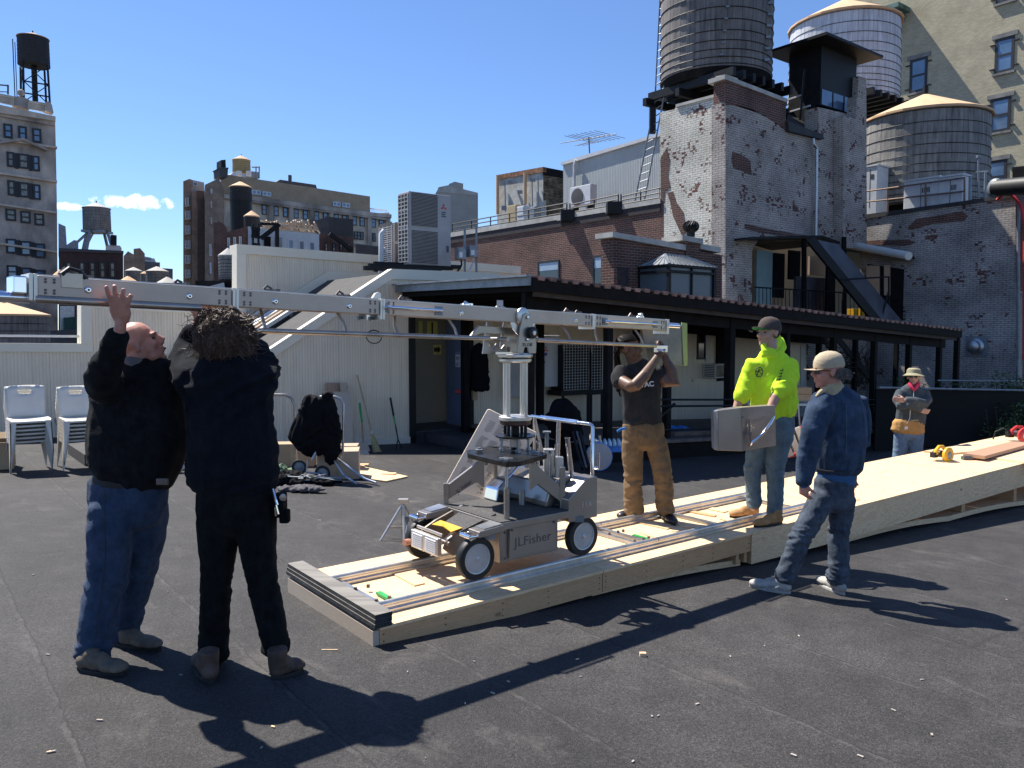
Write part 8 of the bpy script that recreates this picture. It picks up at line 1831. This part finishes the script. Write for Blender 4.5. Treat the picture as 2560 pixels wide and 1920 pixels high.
# broom, rake, scoop
t = empty('broom', 'straw broom leaning against the ribbed bulkhead wall', 'broom', onG(940, 1140)); mb = MB(); a = onV(893, 938, 13.45); b = onV(930, 1085, 12.7); mb.tube([a, b], .014, 8); mb.build('handle', M['wood_handle'], t); c = onV(944, 1136, 12.4); mb = MB(); mb.tube([b-Z*.0, b.lerp(c, .35), c], [.022, .05, .085], 12); mb.build('straw_head', M['straw'], t); mb = MB(); mb.tube([b+Z*.06, b-Z*.03], .02, 8); mb.build('binding', M['white_metal'], t)
t = empty('rake', 'short green and wood handled tool leaning left of the broom', 'tool', onG(906, 1112)); mb = MB(); a = onV(899, 1008, 13.2); b = onV(905, 1056, 13.0); c = onV(908, 1105, 12.8); mb.tube([a, b], .02, 8); mb.build('grip', M['green_plastic'], t); mb = MB(); mb.tube([b, c], .014, 8); mb.build('handle', M['wood_handle'], t)
t = empty('grabber', 'black and green long handled scoop leaning near the door jamb', 'tool', onG(998, 1128)); mb = MB(); a = onV(976, 995, 13.4); b = onV(984, 1040, 13.2); c = onV(995, 1098, 12.8); mb.tube([b, onV(989, 1065, 13.05)], .015, 8); mb.build('grip', M['green_plastic'], t); mb = MB(); mb.tube([a, b], .02, 8); mb.tube([onV(989,1065,13.05), c], .013, 8); mb.tube([c, onV(990, 1122, 12.7)], .012, 6); mb.tube([c, onV(1004, 1120, 12.7)], .012, 6); mb.build('shaft', M['black_metal'], t)
# hand truck with jacket
YH = 10.4
h = lambda x, y, dy=0.0: atY(x, y, YH+dy)
t = empty('hand_truck', 'grey hand truck with big wheels standing under a draped black jacket', 'hand truck', onG(810, 1196)); mb = MB(); mb.tube([h(856,1150,.1), h(858,1060,.1), h(859,1010,.1), h(852,997,.1), h(838,992,.1), h(800,992,.1)], .018, 10); mb.tube([h(780,1150,-.1), h(800,1110,-.05), h(806,1060), h(812,1010)], .016, 8); mb.tube([h(832,1145), h(862,1190,-.2), h(893,1210,-.4)], .016, 8); mb.tube([h(838,1142,.1), h(910,1196,-.1), h(940,1207,-.2), h(938,1212,-.2)], .016, 8); mb.tube([h(770,1150,-.1), h(765,1180,-.1), h(800,1185,-.1)], .016, 8); mb.build('frame', M['galv'], t, smooth=True)
for x, y, dy, r_ in ((806,1184,-.05,.105),(748,1168,.1,.10),(860,1165,.3,.09)):
    mb = MB(); c = h(x, y, dy); mb.lathe([(r_*.72,-.02),(r_,-.02),(r_,.02),(r_*.72,.02),(r_*.72,-.02)], 26, frame(c, (1,0,0), Z, (0.2,-1,0))); w = mb.build('wheel', M['rubber'], t, smooth=True); mb = MB(); mb.lathe([(r_*.73,.012),(r_*.3,.016),(.0001,.022)], 22, frame(c, (1,0,0), Z, (0.2,-1,0))); mb.build('hub', M['galv_dull'], w)
t = empty('black_jacket', 'black jacket draped over the hand truck handle', 'jacket', h(795, 1140)); mb = MB()
limb(mb, [(h(800,1000), .20, .07), (h(790,1040), .24, .10), (h(778,1085), .27, .11), (h(765,1115), .26, .10), (h(758,1125), .15, .06)]); limb(mb, [(h(818,985), .06, .05), (h(822,1030), .11, .08), (h(826,1080), .15, .10), (h(826,1130), .13, .09), (h(826,1158), .04, .04)]); limb(mb, [(h(772,1050,-.05), .08, .06), (h(752,1090,-.05), .07, .05), (h(744,1108,-.05), .05, .04)])
remesh(mb, 'jacket', M['black_cloth'], t, .014, 2, dict(amp=.035, f=(11,11,3), base=.9, zones=[]))
# second handle, bent silver, and orange strap beside it
t = empty('platform_cart', 'second bent tube cart handle just right of the curly haired man', 'hand truck', onG(735, 1165)); mb = MB(); mb.tube([atY(664, 987, 11.2), atY(712, 987, 11.2), atY(728, 994, 11.2), atY(736, 1012, 11.2), atY(741, 1160, 11.2)], .022, 10); mb.build('handle', M['bronze_tube'], t, smooth=True); mb = MB(); mb.box(tuple(atY(676, 1080, 11.2)), tuple(atY(682, 1020, 11.3))); mb.build('orange_strap', M['orange'], t)
# clothes pile
random.seed(31)
for nm, lb, cx, cy, sx, sy, mt, sd_ in (('clothes_pile', 'heap of black cables and cloth on the roof by the hand truck', 722, 1208, .40, .22, 'black_cloth', 3), ('grey_sweatshirt', 'dark grey sweatshirt lying in front of the black heap', 752, 1230, .36, .13, 'grey_cloth', 5), ('green_bag', 'green canvas bag behind the black heap', 703, 1192, .22, .14, 'green_cloth', 7), ('cable_bundle', 'flat bundle of black straps right of the heap', 812, 1212, .34, .10, 'black_cloth', 8)):
    p = onG(cx, cy); mb = MB()
    for i in range(9): a = random.uniform(0, 2*pi); r_ = random.uniform(0, .8); mb.ell((p.x+sx*.8*r_*cos(a), p.y+sy*r_*sin(a), p.z+.03+.02*random.random()), (sx*random.uniform(.25,.5), sy*random.uniform(.4,.7), random.uniform(.03,.09)*(1.4 if nm == 'clothes_pile' or nm == 'green_bag' else .5)))
    t = empty(nm, lb, 'clothing' if 'sweat' in nm else 'gear', tuple(p)); remesh(mb, 'cloth', M[mt], t, .013, 1, dict(amp=.035, f=(14,14,14), seed=sd_, base=1, zones=[]))
    if 'pile' in nm or 'bundle' in nm:
        mb = MB()
        for i in range(7):
            a = random.uniform(0, 6); q = [Vector((p.x+sx*random.uniform(-.8,.8), p.y+sy*random.uniform(-.8,.3), p.z+random.uniform(.05,.14))) for _ in range(4)]; mb.tube(q, .008, 5)
        mb.build('straps', M['galv_dull'], t, smooth=True)
# ------------------------------------------------------------------ things on the walls and under the pergola
def vplate(v, x0, y0, x1, y1, th=.004): s0, s1, z0, z1 = rect_on('v', v, x0, y0, x1, y1); mb = MB(); pbox(mb, 'v', v-th, v, s0, s1, z0, z1); return mb, (s0, s1, z0, z1)
def paper(label, v, x0, y0, x1, y1, mat='paper_yellow', marks=()):
    mb, r_ = vplate(v, x0, y0, x1, y1); t = empty('paper_notice', label, 'notice', P3('v', v, (r_[0]+r_[1])/2, r_[2])); mb.build('sheet', M[mat], t)
    for (a, b, c, d, m) in marks: q, _ = vplate(v-.006, x0+(x1-x0)*a, y0+(y1-y0)*b, x0+(x1-x0)*c, y0+(y1-y0)*d, .002); q.build('mark', M[m], t)
    return t, r_
VI = VF+1.19
paper('yellow paper with a thick black bar inside the doorway', VI, 1067, 803, 1094, 836, marks=((.42,.1,.58,1,'ink'),))
paper('narrow yellow paper at the left of the doorway', VI, 1046, 802, 1056, 834)
t, r_ = paper('yellow paper with a black arrow pointing right inside the doorway', VI, 1083, 862, 1103, 886, marks=((.1,.28,.6,.72,'ink'),)); mb = MB(); mb.prism([onV(1095, 864, VI-.006), onV(1095, 884, VI-.006), onV(1102, 874, VI-.006)], V*-.002); mb.build('arrow_head', M['ink'], t)
t = empty('notice_sign', 'white and blue NOTICE sign on the blue door', 'sign', onV(1148, 917, VF+.14)); s0, s1, z0, z1 = rect_on('v', VF+.12, 1139, 878, 1157, 917); dx_ = (UV(bu_[0], bu_[1])-UV(au[0], au[1])).normalized(); o0 = onV(1139, 917, VF+.17); F_ = frame(o0, dx_, Z, Vector((dx_.y, -dx_.x, 0))); w_, h_ = .19, z1-z0
mb = MB(); mb.box((0, 0, 0), (w_, h_, .004), F_); mb.build('panel', M['sign_white'], t); mb = MB(); mb.box((0.004, h_*.80, .0045), (w_-.004, h_-.004, .0065), F_); mb.build('header', M['sign_blue'], t); write('header_text', 'NOTICE', .045, F_ @ Matrix.Translation((w_/2, h_*.89, .008)), M['sign_white'], t, depth=.001)
mb = MB(); mb.box((w_*.47, h_*.36, .0045), (w_*.53, h_*.66, .0065), F_)
for k in (1, 2): 
    for s_ in (-1, 1): mb.tube([F_ @ Vector((w_/2+s_*(.012+.016*k), h_*.56+.035*sin(a_), .006)) + (F_.to_3x3() @ Vector((s_*.008*cos(a_), 0, 0))) for a_ in (-1, 0, 1)], .0035, 4)
for k in range(4): mb.box((w_*.12, h_*(.08+.055*k), .0045), (w_*(.8-.1*(k % 2)), h_*(.10+.055*k), .0065), F_)
mb.build('symbol_and_text', M['ink'], t)
# wall mounted heat pump with emblem, left electric box
t = empty('heat_pump', 'tall white wall unit with a red emblem behind the crane column', 'air conditioner', onV(1358, 964, VF-.3)); mb, r_ = vplate(VF-.02, 1340, 838, 1377, 964, .30); mb.build('casing', M['white_metal'], t, bevel=.015); c = onV(1365, 874, VF-.324); mb = MB()
for a_ in (60, 180, 300):
    a_ = radians(a_); d1 = (U*cos(a_)+Z*sin(a_))*.045; d2 = (U*cos(a_+pi/3)+Z*sin(a_+pi/3))*.045; mb.prism([c, c+d1, c+d1+d2, c+d2], V*.003)
mb.build('mark', M['ink_red'], t); q, _ = vplate(VF-.322, 1361, 882, 1368, 889, .002); q.build('lettering', M['sign_blue'], t); q, _ = vplate(VF-.322, 1356, 904, 1363, 907, .002); q.build('badge', M['ink'], t)
mb, r_ = vplate(VF-.02, 1260, 855, 1300, 990, .22); tag(mb.build('electric_panel', M['ac_grey'], None, bevel=.01), 'grey electric panel on the wall left of the white unit', 'electrical box')
# two condensers behind white wire grids
for i, (x0, x1) in enumerate(((1408, 1470), (1478, 1505))):
    s0, s1, z0, z1 = rect_on('v', VF-.5, x0, 862, x1, 972); t = empty('condenser', ['wide black condenser behind a white wire grid, on a stand', 'narrow black condenser behind a white wire grid, right of the wide one'][i], 'air conditioner', P3('v', VF-.5, (s0+s1)/2, z0)); mb = MB(); pbox(mb, 'v', VF-.5, VF-.1, s0, s1, z0, z1); mb.build('casing', M['black_metal'], t)
    mb = MB(); k = 0; n = int((s1-s0)/.075)
    for k in range(n+1): s_ = s0+(s1-s0)*k/n; pbox(mb, 'v', VF-.53, VF-.525, s_-.003, s_+.003, z0, z1)
    for k in range(17): zz = z0+(z1-z0)*k/16; pbox(mb, 'v', VF-.536, VF-.531, s0, s1, zz-.003, zz+.003)
    mb.build('wire_grid', M['white_metal'], t); mb = MB(); pbox(mb, 'v', VF-.55, VF-.1, s0-.1, s1+.1, z0-.12, z0-.01); 
    for s_ in (s0, s1): mb.bar(UV(s_, VF-.5, z0-.1), UV(s_, VF-.5, gzuv(s_, VF)+.36), .06, .06, up=(1,0,0))
    mb.build('stand', M['black_metal'], t)
# hanging black coat
t = empty('hanging_coat', 'black coat hanging on a post at the right of the blue door', 'coat', onV(1200, 975, VF-.35)); mb = MB(); g = lambda x, y, dy=0: onV(x, y, VF-.4+dy); limb(mb, [(g(1196,862), .08, .07), (g(1198,880), .16, .10), (g(1199,920), .19, .10), (g(1199,955), .21, .10), (g(1199,974), .20, .08)]); limb(mb, [(g(1210,885), .06, .06), (g(1214,930), .07, .06), (g(1215,962), .06, .05)]); remesh(mb, 'coat', M['black_cloth'], t, .016, 2, dict(amp=.03, f=(9,9,2.5), base=.8, zones=[]))
mb, r_ = vplate(VF-.12, 1178, 972, 1190, 1000, .06); tag(mb.build('wall_lamp_box', M['collar_tan'], None, bevel=.01), 'beige box on the wall just below the hanging coat', 'electrical box')
# backpack, bags, bottles, reflector on the deck edge
t = empty('backpack', 'big black backpack on the stand behind the dolly push bar', 'backpack', onG(1410, 1120)); mb = MB(); g = lambda x, y, dy=0: atY(x, y, 13.0+dy); limb(mb, [(g(1412,1090), .26, .16), (g(1412,1060), .28, .18), (g(1405,1025), .24, .16), (g(1402,1004), .14, .1)]); limb(mb, [(g(1440,1030), .07, .06), (g(1450,1090), .06, .05)]); limb(mb, [(g(1376,1040), .08, .08), (g(1372,1060), .08, .08)]); remesh(mb, 'bag', M['black_cloth'], t, .02, 2, dict(amp=.03, f=(7,7,7), base=.7, zones=[]))
def bottles(label, x, y, n, Yd, lift):
    p = atY(x, y, Yd); t = empty('bottle_pack', label, 'bottles', (p.x, p.y, p.z)); mb = MB()
    for i in range(n):
        for j in range(3): c = p+Vector((-.26+.52*i/(n-1), .07*j, 0)); mb.lathe([(.030,.01),(.032,.10),(.030,.13),(.014,.165),(.014,.185),(.0001,.186)], 8, Matrix.Translation(c))
    mb.build('bottles', M['bottle_plastic'], t, smooth=True); mb = MB(); mb.box((p.x-.31, p.y-.05, p.z), (p.x+.31, p.y-.035, p.z+.09)); mb.box((p.x-.31, p.y-.045, p.z-.01), (p.x+.31, p.y+.19, p.z+.01)); mb.build('blue_wrap', M['blue_plastic'], t)
bottles('shrink wrapped pack of blue water bottles on the deck left of the T-shirt man', 1531, 1128, 8, 12.6, 0)
t = empty('blue_bag', 'crumpled blue plastic bag on the deck right of the T-shirt man', 'bag', dz(12.2, 10.6, .37)); mb = MB(); p = onV(1692, 1078, 10.9)
for i in range(5): mb.ell((p.x+.09*(i-2), p.y+.02*i, p.z+.03*(i % 2)), (.10, .09, .08))
remesh(mb, 'bag', M['blue_plastic'], t, .014, 1, dict(amp=.04, f=(16,16,16), base=1, zones=[]))
t = empty('reflector', 'round silver reflector in a blue rim leaning by the deck', 'reflector', onG(1495, 1180)); c = atY(1497, 1142, 12.2); F_ = frame(c, (1,.15,.0), Z, (.3,-1,.1)); mb = MB(); mb.lathe([(.21,0),(.21,.008),(.0001,.009)], 30, F_); mb.build('disc', M['ac_grey'], t); mb = MB(); mb.tube([F_ @ Vector((.215*cos(a_*pi/15), .215*sin(a_*pi/15), 0)) for a_ in range(30)], .008, 6, closed=True); mb.build('rim', M['blue_plastic'], t)
for i, x in enumerate((1446, 1456, 1464)):
    mb = MB(); a_ = atY(x-14, 1082, 12.3); b_ = atY(x+10, 1172, 12.1); mb.bar(a_, b_, .03, .25, up=(0,1,0)); thing('flat_case', ['black flat case leaning left of the reflector', 'middle flat case leaning left of the reflector', 'flat case leaning right against the reflector'][i], 'case', mb, M['black_metal' if i != 1 else 'slab'], 'flat cases leaning by the deck')
# aluminium ladder behind the column
t = empty('step_ladder', 'thin aluminium stepladder standing behind the dolly push bar', 'ladder', onG(1352, 1150)); mb = MB(); g = lambda x, y: atY(x, y, 12.6)
for a_, b_ in (((1326,1000),(1362,1160)),((1322,1005),(1330,1150))): mb.bar(g(*a_), g(*b_), .03, .05)
mb.build('rails', M['alu'], t)
# red fibreglass ladder lying on its side
t = empty('red_ladder', 'red stepladder with wide grey treads lying behind the neon man', 'ladder', onG(1990, 1150)); YL = 12.0; g = lambda x, y, dy=0: atY(x, y, YL+dy); mb = MB(); mb.bar(g(1950,1088), g(2090,1042), .05, .06, up=(0,1,0)); mb.bar(g(1946,1144), g(2085,1120,0), .05, .06, up=(0,1,0)); mb.build('side_rail', M['red_paint'], t); mb = MB()
for k in range(6): x = 1962+k*20; mb.bar(g(x-10, 1082-6.4*k), g(x+14, 1140-3*k), .09, .07, up=(0,1,0))
mb.build('treads', M['alu'], t)
# table with a wooden crate
t = empty('work_table', 'pale folding table behind the neon man', 'table', dz(14.6, 10.5, .36)); YT_ = 15.2; g = lambda x, y, dy=0: atY(x, y, YT_+dy); a_ = g(1870, 1008); b_ = g(2040, 1011); mb = MB(); mb.prism([a_, b_, b_+Vector((.1,.7,0)), a_+Vector((.1,.7,0))], (0,0,-.03)); mb.build('tabletop', M['cream_trim'], t)
for x in (1880, 1995, 2035): mb = MB(); mb.bar(g(x, 1010, .1)-Z*.03, g(x+6, 1094, .1), .03, .03); mb.build('leg', M['galv'], t)
t = empty('wooden_crate', 'small wooden plank crate on the folding table', 'crate', tuple(g(2012, 1008, .3))); mb = MB()
for k in range(2): a_ = g(1994, 1002-17*k, .2); b_ = g(2030, 986-17*k, .2); mb.box((a_.x, a_.y, a_.z), (b_.x, a_.y+.3, b_.z)); 
mb.build('planks', M['lumber'], t)
# window air conditioner
t = empty('window_unit', 'white window air conditioner below the small annex window', 'air conditioner', onV(1768, 942, VF-.4)); mb, r_ = vplate(VF-.02, 1757, 909, 1792, 942, .42); mb.build('casing', M['white_metal'], t, bevel=.008); s0, s1, z0, z1 = r_; mb = MB()
for k in range(7): pbox(mb, 'u', s0-.006, s0-.001, VF-.40, VF-.08, z0+.04+k*.045, z0+.06+k*.045)
mb.build('louvres', M['ac_grille'], t); mb = MB(); pbox(mb, 'v', VF-.448, VF-.441, s0+.03, s1-.03, z0+.03, z1-.03); mb.build('rear_grille', M['glass_warm'], t)
# string of lamps and wires under the pergola edge
mb = MB()
for a_, b_ in ((1380, 1560), (1560, 1820), (1820, 2110), (2110, 2330)):
    pa = onV(a_, 762+(a_-1380)*.088, VP0+.6); pb = onV(b_, 762+(b_-1380)*.088, VP0+.6); mb.tube([pa, pa.lerp(pb, .5)-Z*.10, pb], .012, 5)
thing('lamp_cable', 'cable slung under the pergola beams with small floodlights', 'cable', mb, M['bronze_tube'])
for i, x in enumerate((1250, 1588, 1886, 2112, 2282)):
    p = onV(x, 775+(x-1380)*.08 if x > 1300 else 765, VP0+.7); t = empty('floodlight', 'twin floodlight under the pergola, %s from the left' % ('first', 'second', 'third', 'fourth', 'fifth')[i], 'lamp', tuple(p), 'floodlights under the pergola'); mb = MB(); mb.box((p.x-.05, p.y-.04, p.z), (p.x+.05, p.y+.04, p.z+.09)); mb.build('bracket', M['white_metal'], t)
    for s_ in (-1, 1): mb = MB(); mb.tube([p+Vector((s_*.02, 0, 0)), p+Vector((s_*.09, -.03, -.10))], [.03, .055], 10); mb.build('lamp_head', M['white_metal'], t)
# vines on lattice near the iron stair
t = empty('vine', 'bare winter vines climbing behind the iron stair', 'plant', onV(2150, 960, 14.4)); mb = MB(); random.seed(17)
for i in range(70):
    x = random.uniform(2080, 2230); y = 960; q = []
    for k in range(8): q.append(onV(x, y, 14.5+random.uniform(-.1,.1))); x += random.uniform(-13, 13); y -= random.uniform(6, 17)
    mb.tube(q, .012, 4, cap=False)
mb.build('stems', M['twig'], t)
# screen fence with hedge at right, coloured dark to stand in for shade there
fe2 = empty('screen_fence', 'low black screened fence at the right beyond the platform', 'fence', UV(22, 8.6, gzuv(22, 8.6))); mb = MB(); H_ = 1.38
q = [UV(u_, 8.6, gzuv(u_, 8.6)+h_) for u_, h_ in ((16.5,.05),(27.4,.05),(27.4,H_),(16.5,H_))]; mb.prism(q, V*.03); mb.build('screen', M['black_cloth'], fe2); mb = MB(); mb.tube([UV(16.5,8.55,gzuv(16.5,8.6)+H_+.03), UV(27.4,8.55,gzuv(27.4,8.6)+H_+.03)], .025, 6); mb.tube([UV(20,8.9,gzuv(20,8.6)+H_+.22), UV(27.4,8.9,gzuv(27.4,8.6)+H_+.30)], .02, 6); mb.build('top_rail', M['galv_dull'], fe2)
def bush(label, u0, u1, v, h0, n, seed):
    random.seed(seed); c = UV((u0+u1)/2, v, gzuv((u0+u1)/2, v)); t = empty('bush', label, 'bush', tuple(c), 'bushes by the screened fence'); mb = MB(); st = MB()
    for i in range(n):
        f = random.random(); cl = random.choice((.0,.25,.5,.75,1)); u_ = u0+(u1-u0)*(.7*f+.3*cl); zz = (random.random()**.6)*h0*(.7+.3*sin(9*f+seed)); vv_ = v+random.uniform(-.3,.3); p = UV(u_, vv_, gzuv(u_, vv_)+zz); a_ = Vector((random.uniform(-1,1), random.uniform(-1,1), random.uniform(-.3,1))).normalized(); b_ = a_.cross(Vector((random.uniform(-1,1),.3,random.uniform(-1,1)))).normalized(); l_ = random.uniform(.03,.07); mb.add([p, p+a_*l_+b_*l_*.4, p+a_*l_*2, p+a_*l_-b_*l_*.4], [(0,1,2,3)])
    for i in range(14): u_ = random.uniform(u0, u1); p = UV(u_, v, gzuv(u_, v)); st.tube([p, p+Vector((random.uniform(-.2,.2), 0, h0*.8))], .012, 4)
    mb.build('leaves', M['leaf'], t, uv=False); st.build('stems', M['twig'], t)
bush('dark green bush behind the fence nearest the right edge', 23.5, 27.0, 8.95, 1.9, 2600, 1); bush('dark bush in the middle of the screened fence', 20.5, 23.4, 8.95, 1.62, 1800, 2); bush('dark bush behind the bucket hat man', 17.4, 20.4, 9.1, 1.62, 1700, 3); bush('leafy shrub spilling in front of the fence at the right', 21.5, 26.5, 8.3, 1.15, 1700, 4)
t = empty('planter', 'pale planter catching sun in front of the dark fence', 'planter', onG(2465, 1092)); p = onG(2465, 1092); mb = MB(); mb.lathe([(.16,0),(.27,.32),(.25,.32),(.15,.02)], 14, Matrix.Translation(p)); mb.build('pot', M['white_paint'], t)
# ------------------------------------------------------------------ saws on the platform
def saw(label, x, y, z, col, rot, s=1.0, blade='galv_dull', mirror=1):
    p = onZ(x, y, z); t = empty('circular_saw', label, 'saw', tuple(p), 'circular saws on the platform'); R_ = Matrix.Translation(p) @ Matrix.Rotation(rot, 4, 'Z') @ Matrix.Scale(s, 4)
    mb = MB(); mb.box((-.15, -.07, .002), (.15, .07, .008), R_); mb.build('base_plate', M['alu'], t); Fm = R_ @ frame((.0, -.02, .085), (1,0,0), (0,0,1), (0,-1,0))
    mb = MB(); mb.lathe([(.095,0),(.100,.01),(.100,.035),(.085,.045),(.0001,.045)], 26, Fm); mb.build('blade_guard', M[col], t, smooth=True); mb = MB(); mb.lathe([(.05,.046),(.045,.052),(.0001,.053)], 20, Fm); mb.build('blade_hub', M[blade], t)
    mb = MB(); mb.tube([R_ @ Vector(q) for q in ((.05,.05,.07),(.09,.06,.13),(.04,.06,.18),(-.04,.06,.185),(-.11,.05,.14),(-.12,.05,.09))], [.028,.026,.022,.022,.026,.03], 10); mb.build('handle', M[col], t, smooth=True); mb = MB(); mb.cyl(R_ @ Vector((.0,.03,.09)), R_ @ Vector((.0,.15,.09)), .045*s, 14); mb.build('motor', M['rubber'], t, smooth=True); mb = MB(); mb.box((-.17,.03,.05), (-.09,.10,.12), R_); mb.build('battery', M['rubber'], t, bevel=.008)
    return t, R_
saw('yellow and black cordless circular saw standing on the plywood', 2362, 1153, PT+.0, 'yellow_paint', .5)
tS, RS = saw('red and grey circular saw with a cord at the right edge', 2556, 1104, PT+.05, 'red_paint', .1, 1.15, 'white_metal')
mb = MB(); mb.tube([RS @ Vector((-.12,.05,.12)), RS @ Vector((-.22,.06,.17)), RS @ Vector((-.32,.08,.12)), RS @ Vector((-.33,.1,.02))], .010, 8); mb.build('cord', M['rubber'], tS, smooth=True)
mb = MB(); p = onZ(2420, 1150, PT); mb.box((p.x-.07, p.y-.03, p.z+.002), (p.x+.05, p.y+.05, p.z+.045)); t = empty('battery_pack', 'small dark blue battery pack under the reddish board', 'battery', tuple(p)); mb.build('pack', M['slab'], t, bevel=.006); mb = MB(); mb.box((p.x-.05, p.y-.02, p.z+.0455), (p.x+.03, p.y+.04, p.z+.055)); mb.build('terminal', M['bolt'], t)
# chips and litter on the roof
random.seed(77); mb = MB()
for i in range(45):
    x = random.uniform(60, 2540); y = random.uniform(1240, 1910); p = onG(x, y); a_ = random.uniform(0, pi); w = random.uniform(.003,.008); l_ = w*random.uniform(.8,2.4); m_ = Matrix.Translation(p+Z*.003) @ Matrix.Rotation(a_, 4, 'Z'); mb.cm = 0 if random.random() < .85 else 1; mb.box((-l_, -w*.6, 0), (l_, w*.6, .004), m_)
o = mb.build('litter', [M['stone'], M['plywood']], None, uv=False); o['kind'] = 'stuff'; o['label'] = 'wood chips and flakes scattered over the roof'; o['category'] = 'litter'
for x, y, lb in ((1607, 1640, 'small pale wood cube on the roof near the boom shadow'), (825, 1624, 'thin wood splinter on the roof near the platform corner')):
    p = onG(x, y); mb = MB(); mb.box((p.x-.018 if x > 1000 else p.x-.045, p.y-.012, p.z), (p.x+.018 if x > 1000 else p.x+.045, p.y+.012 if x > 1000 else p.y-.006, p.z+.02 if x > 1000 else p.z+.005)); thing('wood_chip', lb, 'wood chip', mb, M['plywood'])
# ------------------------------------------------------------------ loose pieces of a kind become parts of their own
SING = {'clamp_knobs': 'clamp_knob', 'support_frame': 'support_bar', 'hoop_lugs': 'hoop_lug', 'shutter_hook': 'shutter_hook', 'bolt_heads': 'bolt_head', 'bolts': 'bolt', 'brace': 'brace', 'nail_heads': 'nail_head', 'leg_blocks': 'leg_block', 'joists': 'joist', 'wheel_lettering': None, 'lower_bolts': 'lower_bolt', 'pivot_nuts': 'pivot_nut', 'support_post': 'support_post', 'fork_plate': 'fork_plate', 'conduit': 'conduit', 'brackets': None, 'feet': 'foot', 'bottles': 'bottle', 'glazing_bar': 'glazing_bar', 'rails': 'rail', 'treads': 'tread', 'side_rail': 'side_rail', 'cable_hook': 'cable_hook', 'shaft': 'shaft'}
for o in list(bpy.data.objects):
    b = o.name.split('.')[0]
    if o.type != 'MESH' or SING.get(b) is None: continue
    me = o.data; n = len(me.vertices); par = list(range(n))
    def find(a):
        while par[a] != a: par[a] = par[par[a]]; a = par[a]
        return a
    for e in me.edges:
        x, y = find(e.vertices[0]), find(e.vertices[1])
        if x != y: par[x] = y
    comp = {}
    for p in me.polygons: comp.setdefault(find(p.vertices[0]), []).append(p)
    if len(comp) < 2 or len(comp) > 40: continue
    for k, ps in comp.items():
        ids = sorted({v for p in ps for v in p.vertices}); mp_ = {v: i for i, v in enumerate(ids)}
        m2 = bpy.data.meshes.new(SING[b]); m2.from_pydata([tuple(me.vertices[v].co) for v in ids], [], [[mp_[v] for v in p.vertices] for p in ps])
        for m in me.materials: m2.materials.append(m)
        off = parent_world(o.parent) if o.parent else o.location; boxuv(m2, off)
        if ps[0].use_smooth: finish_smooth(m2)
        q = bpy.data.objects.new(SING[b], m2); C.objects.link(q); q.parent = o.parent; q.location = o.location
    bpy.data.objects.remove(o)
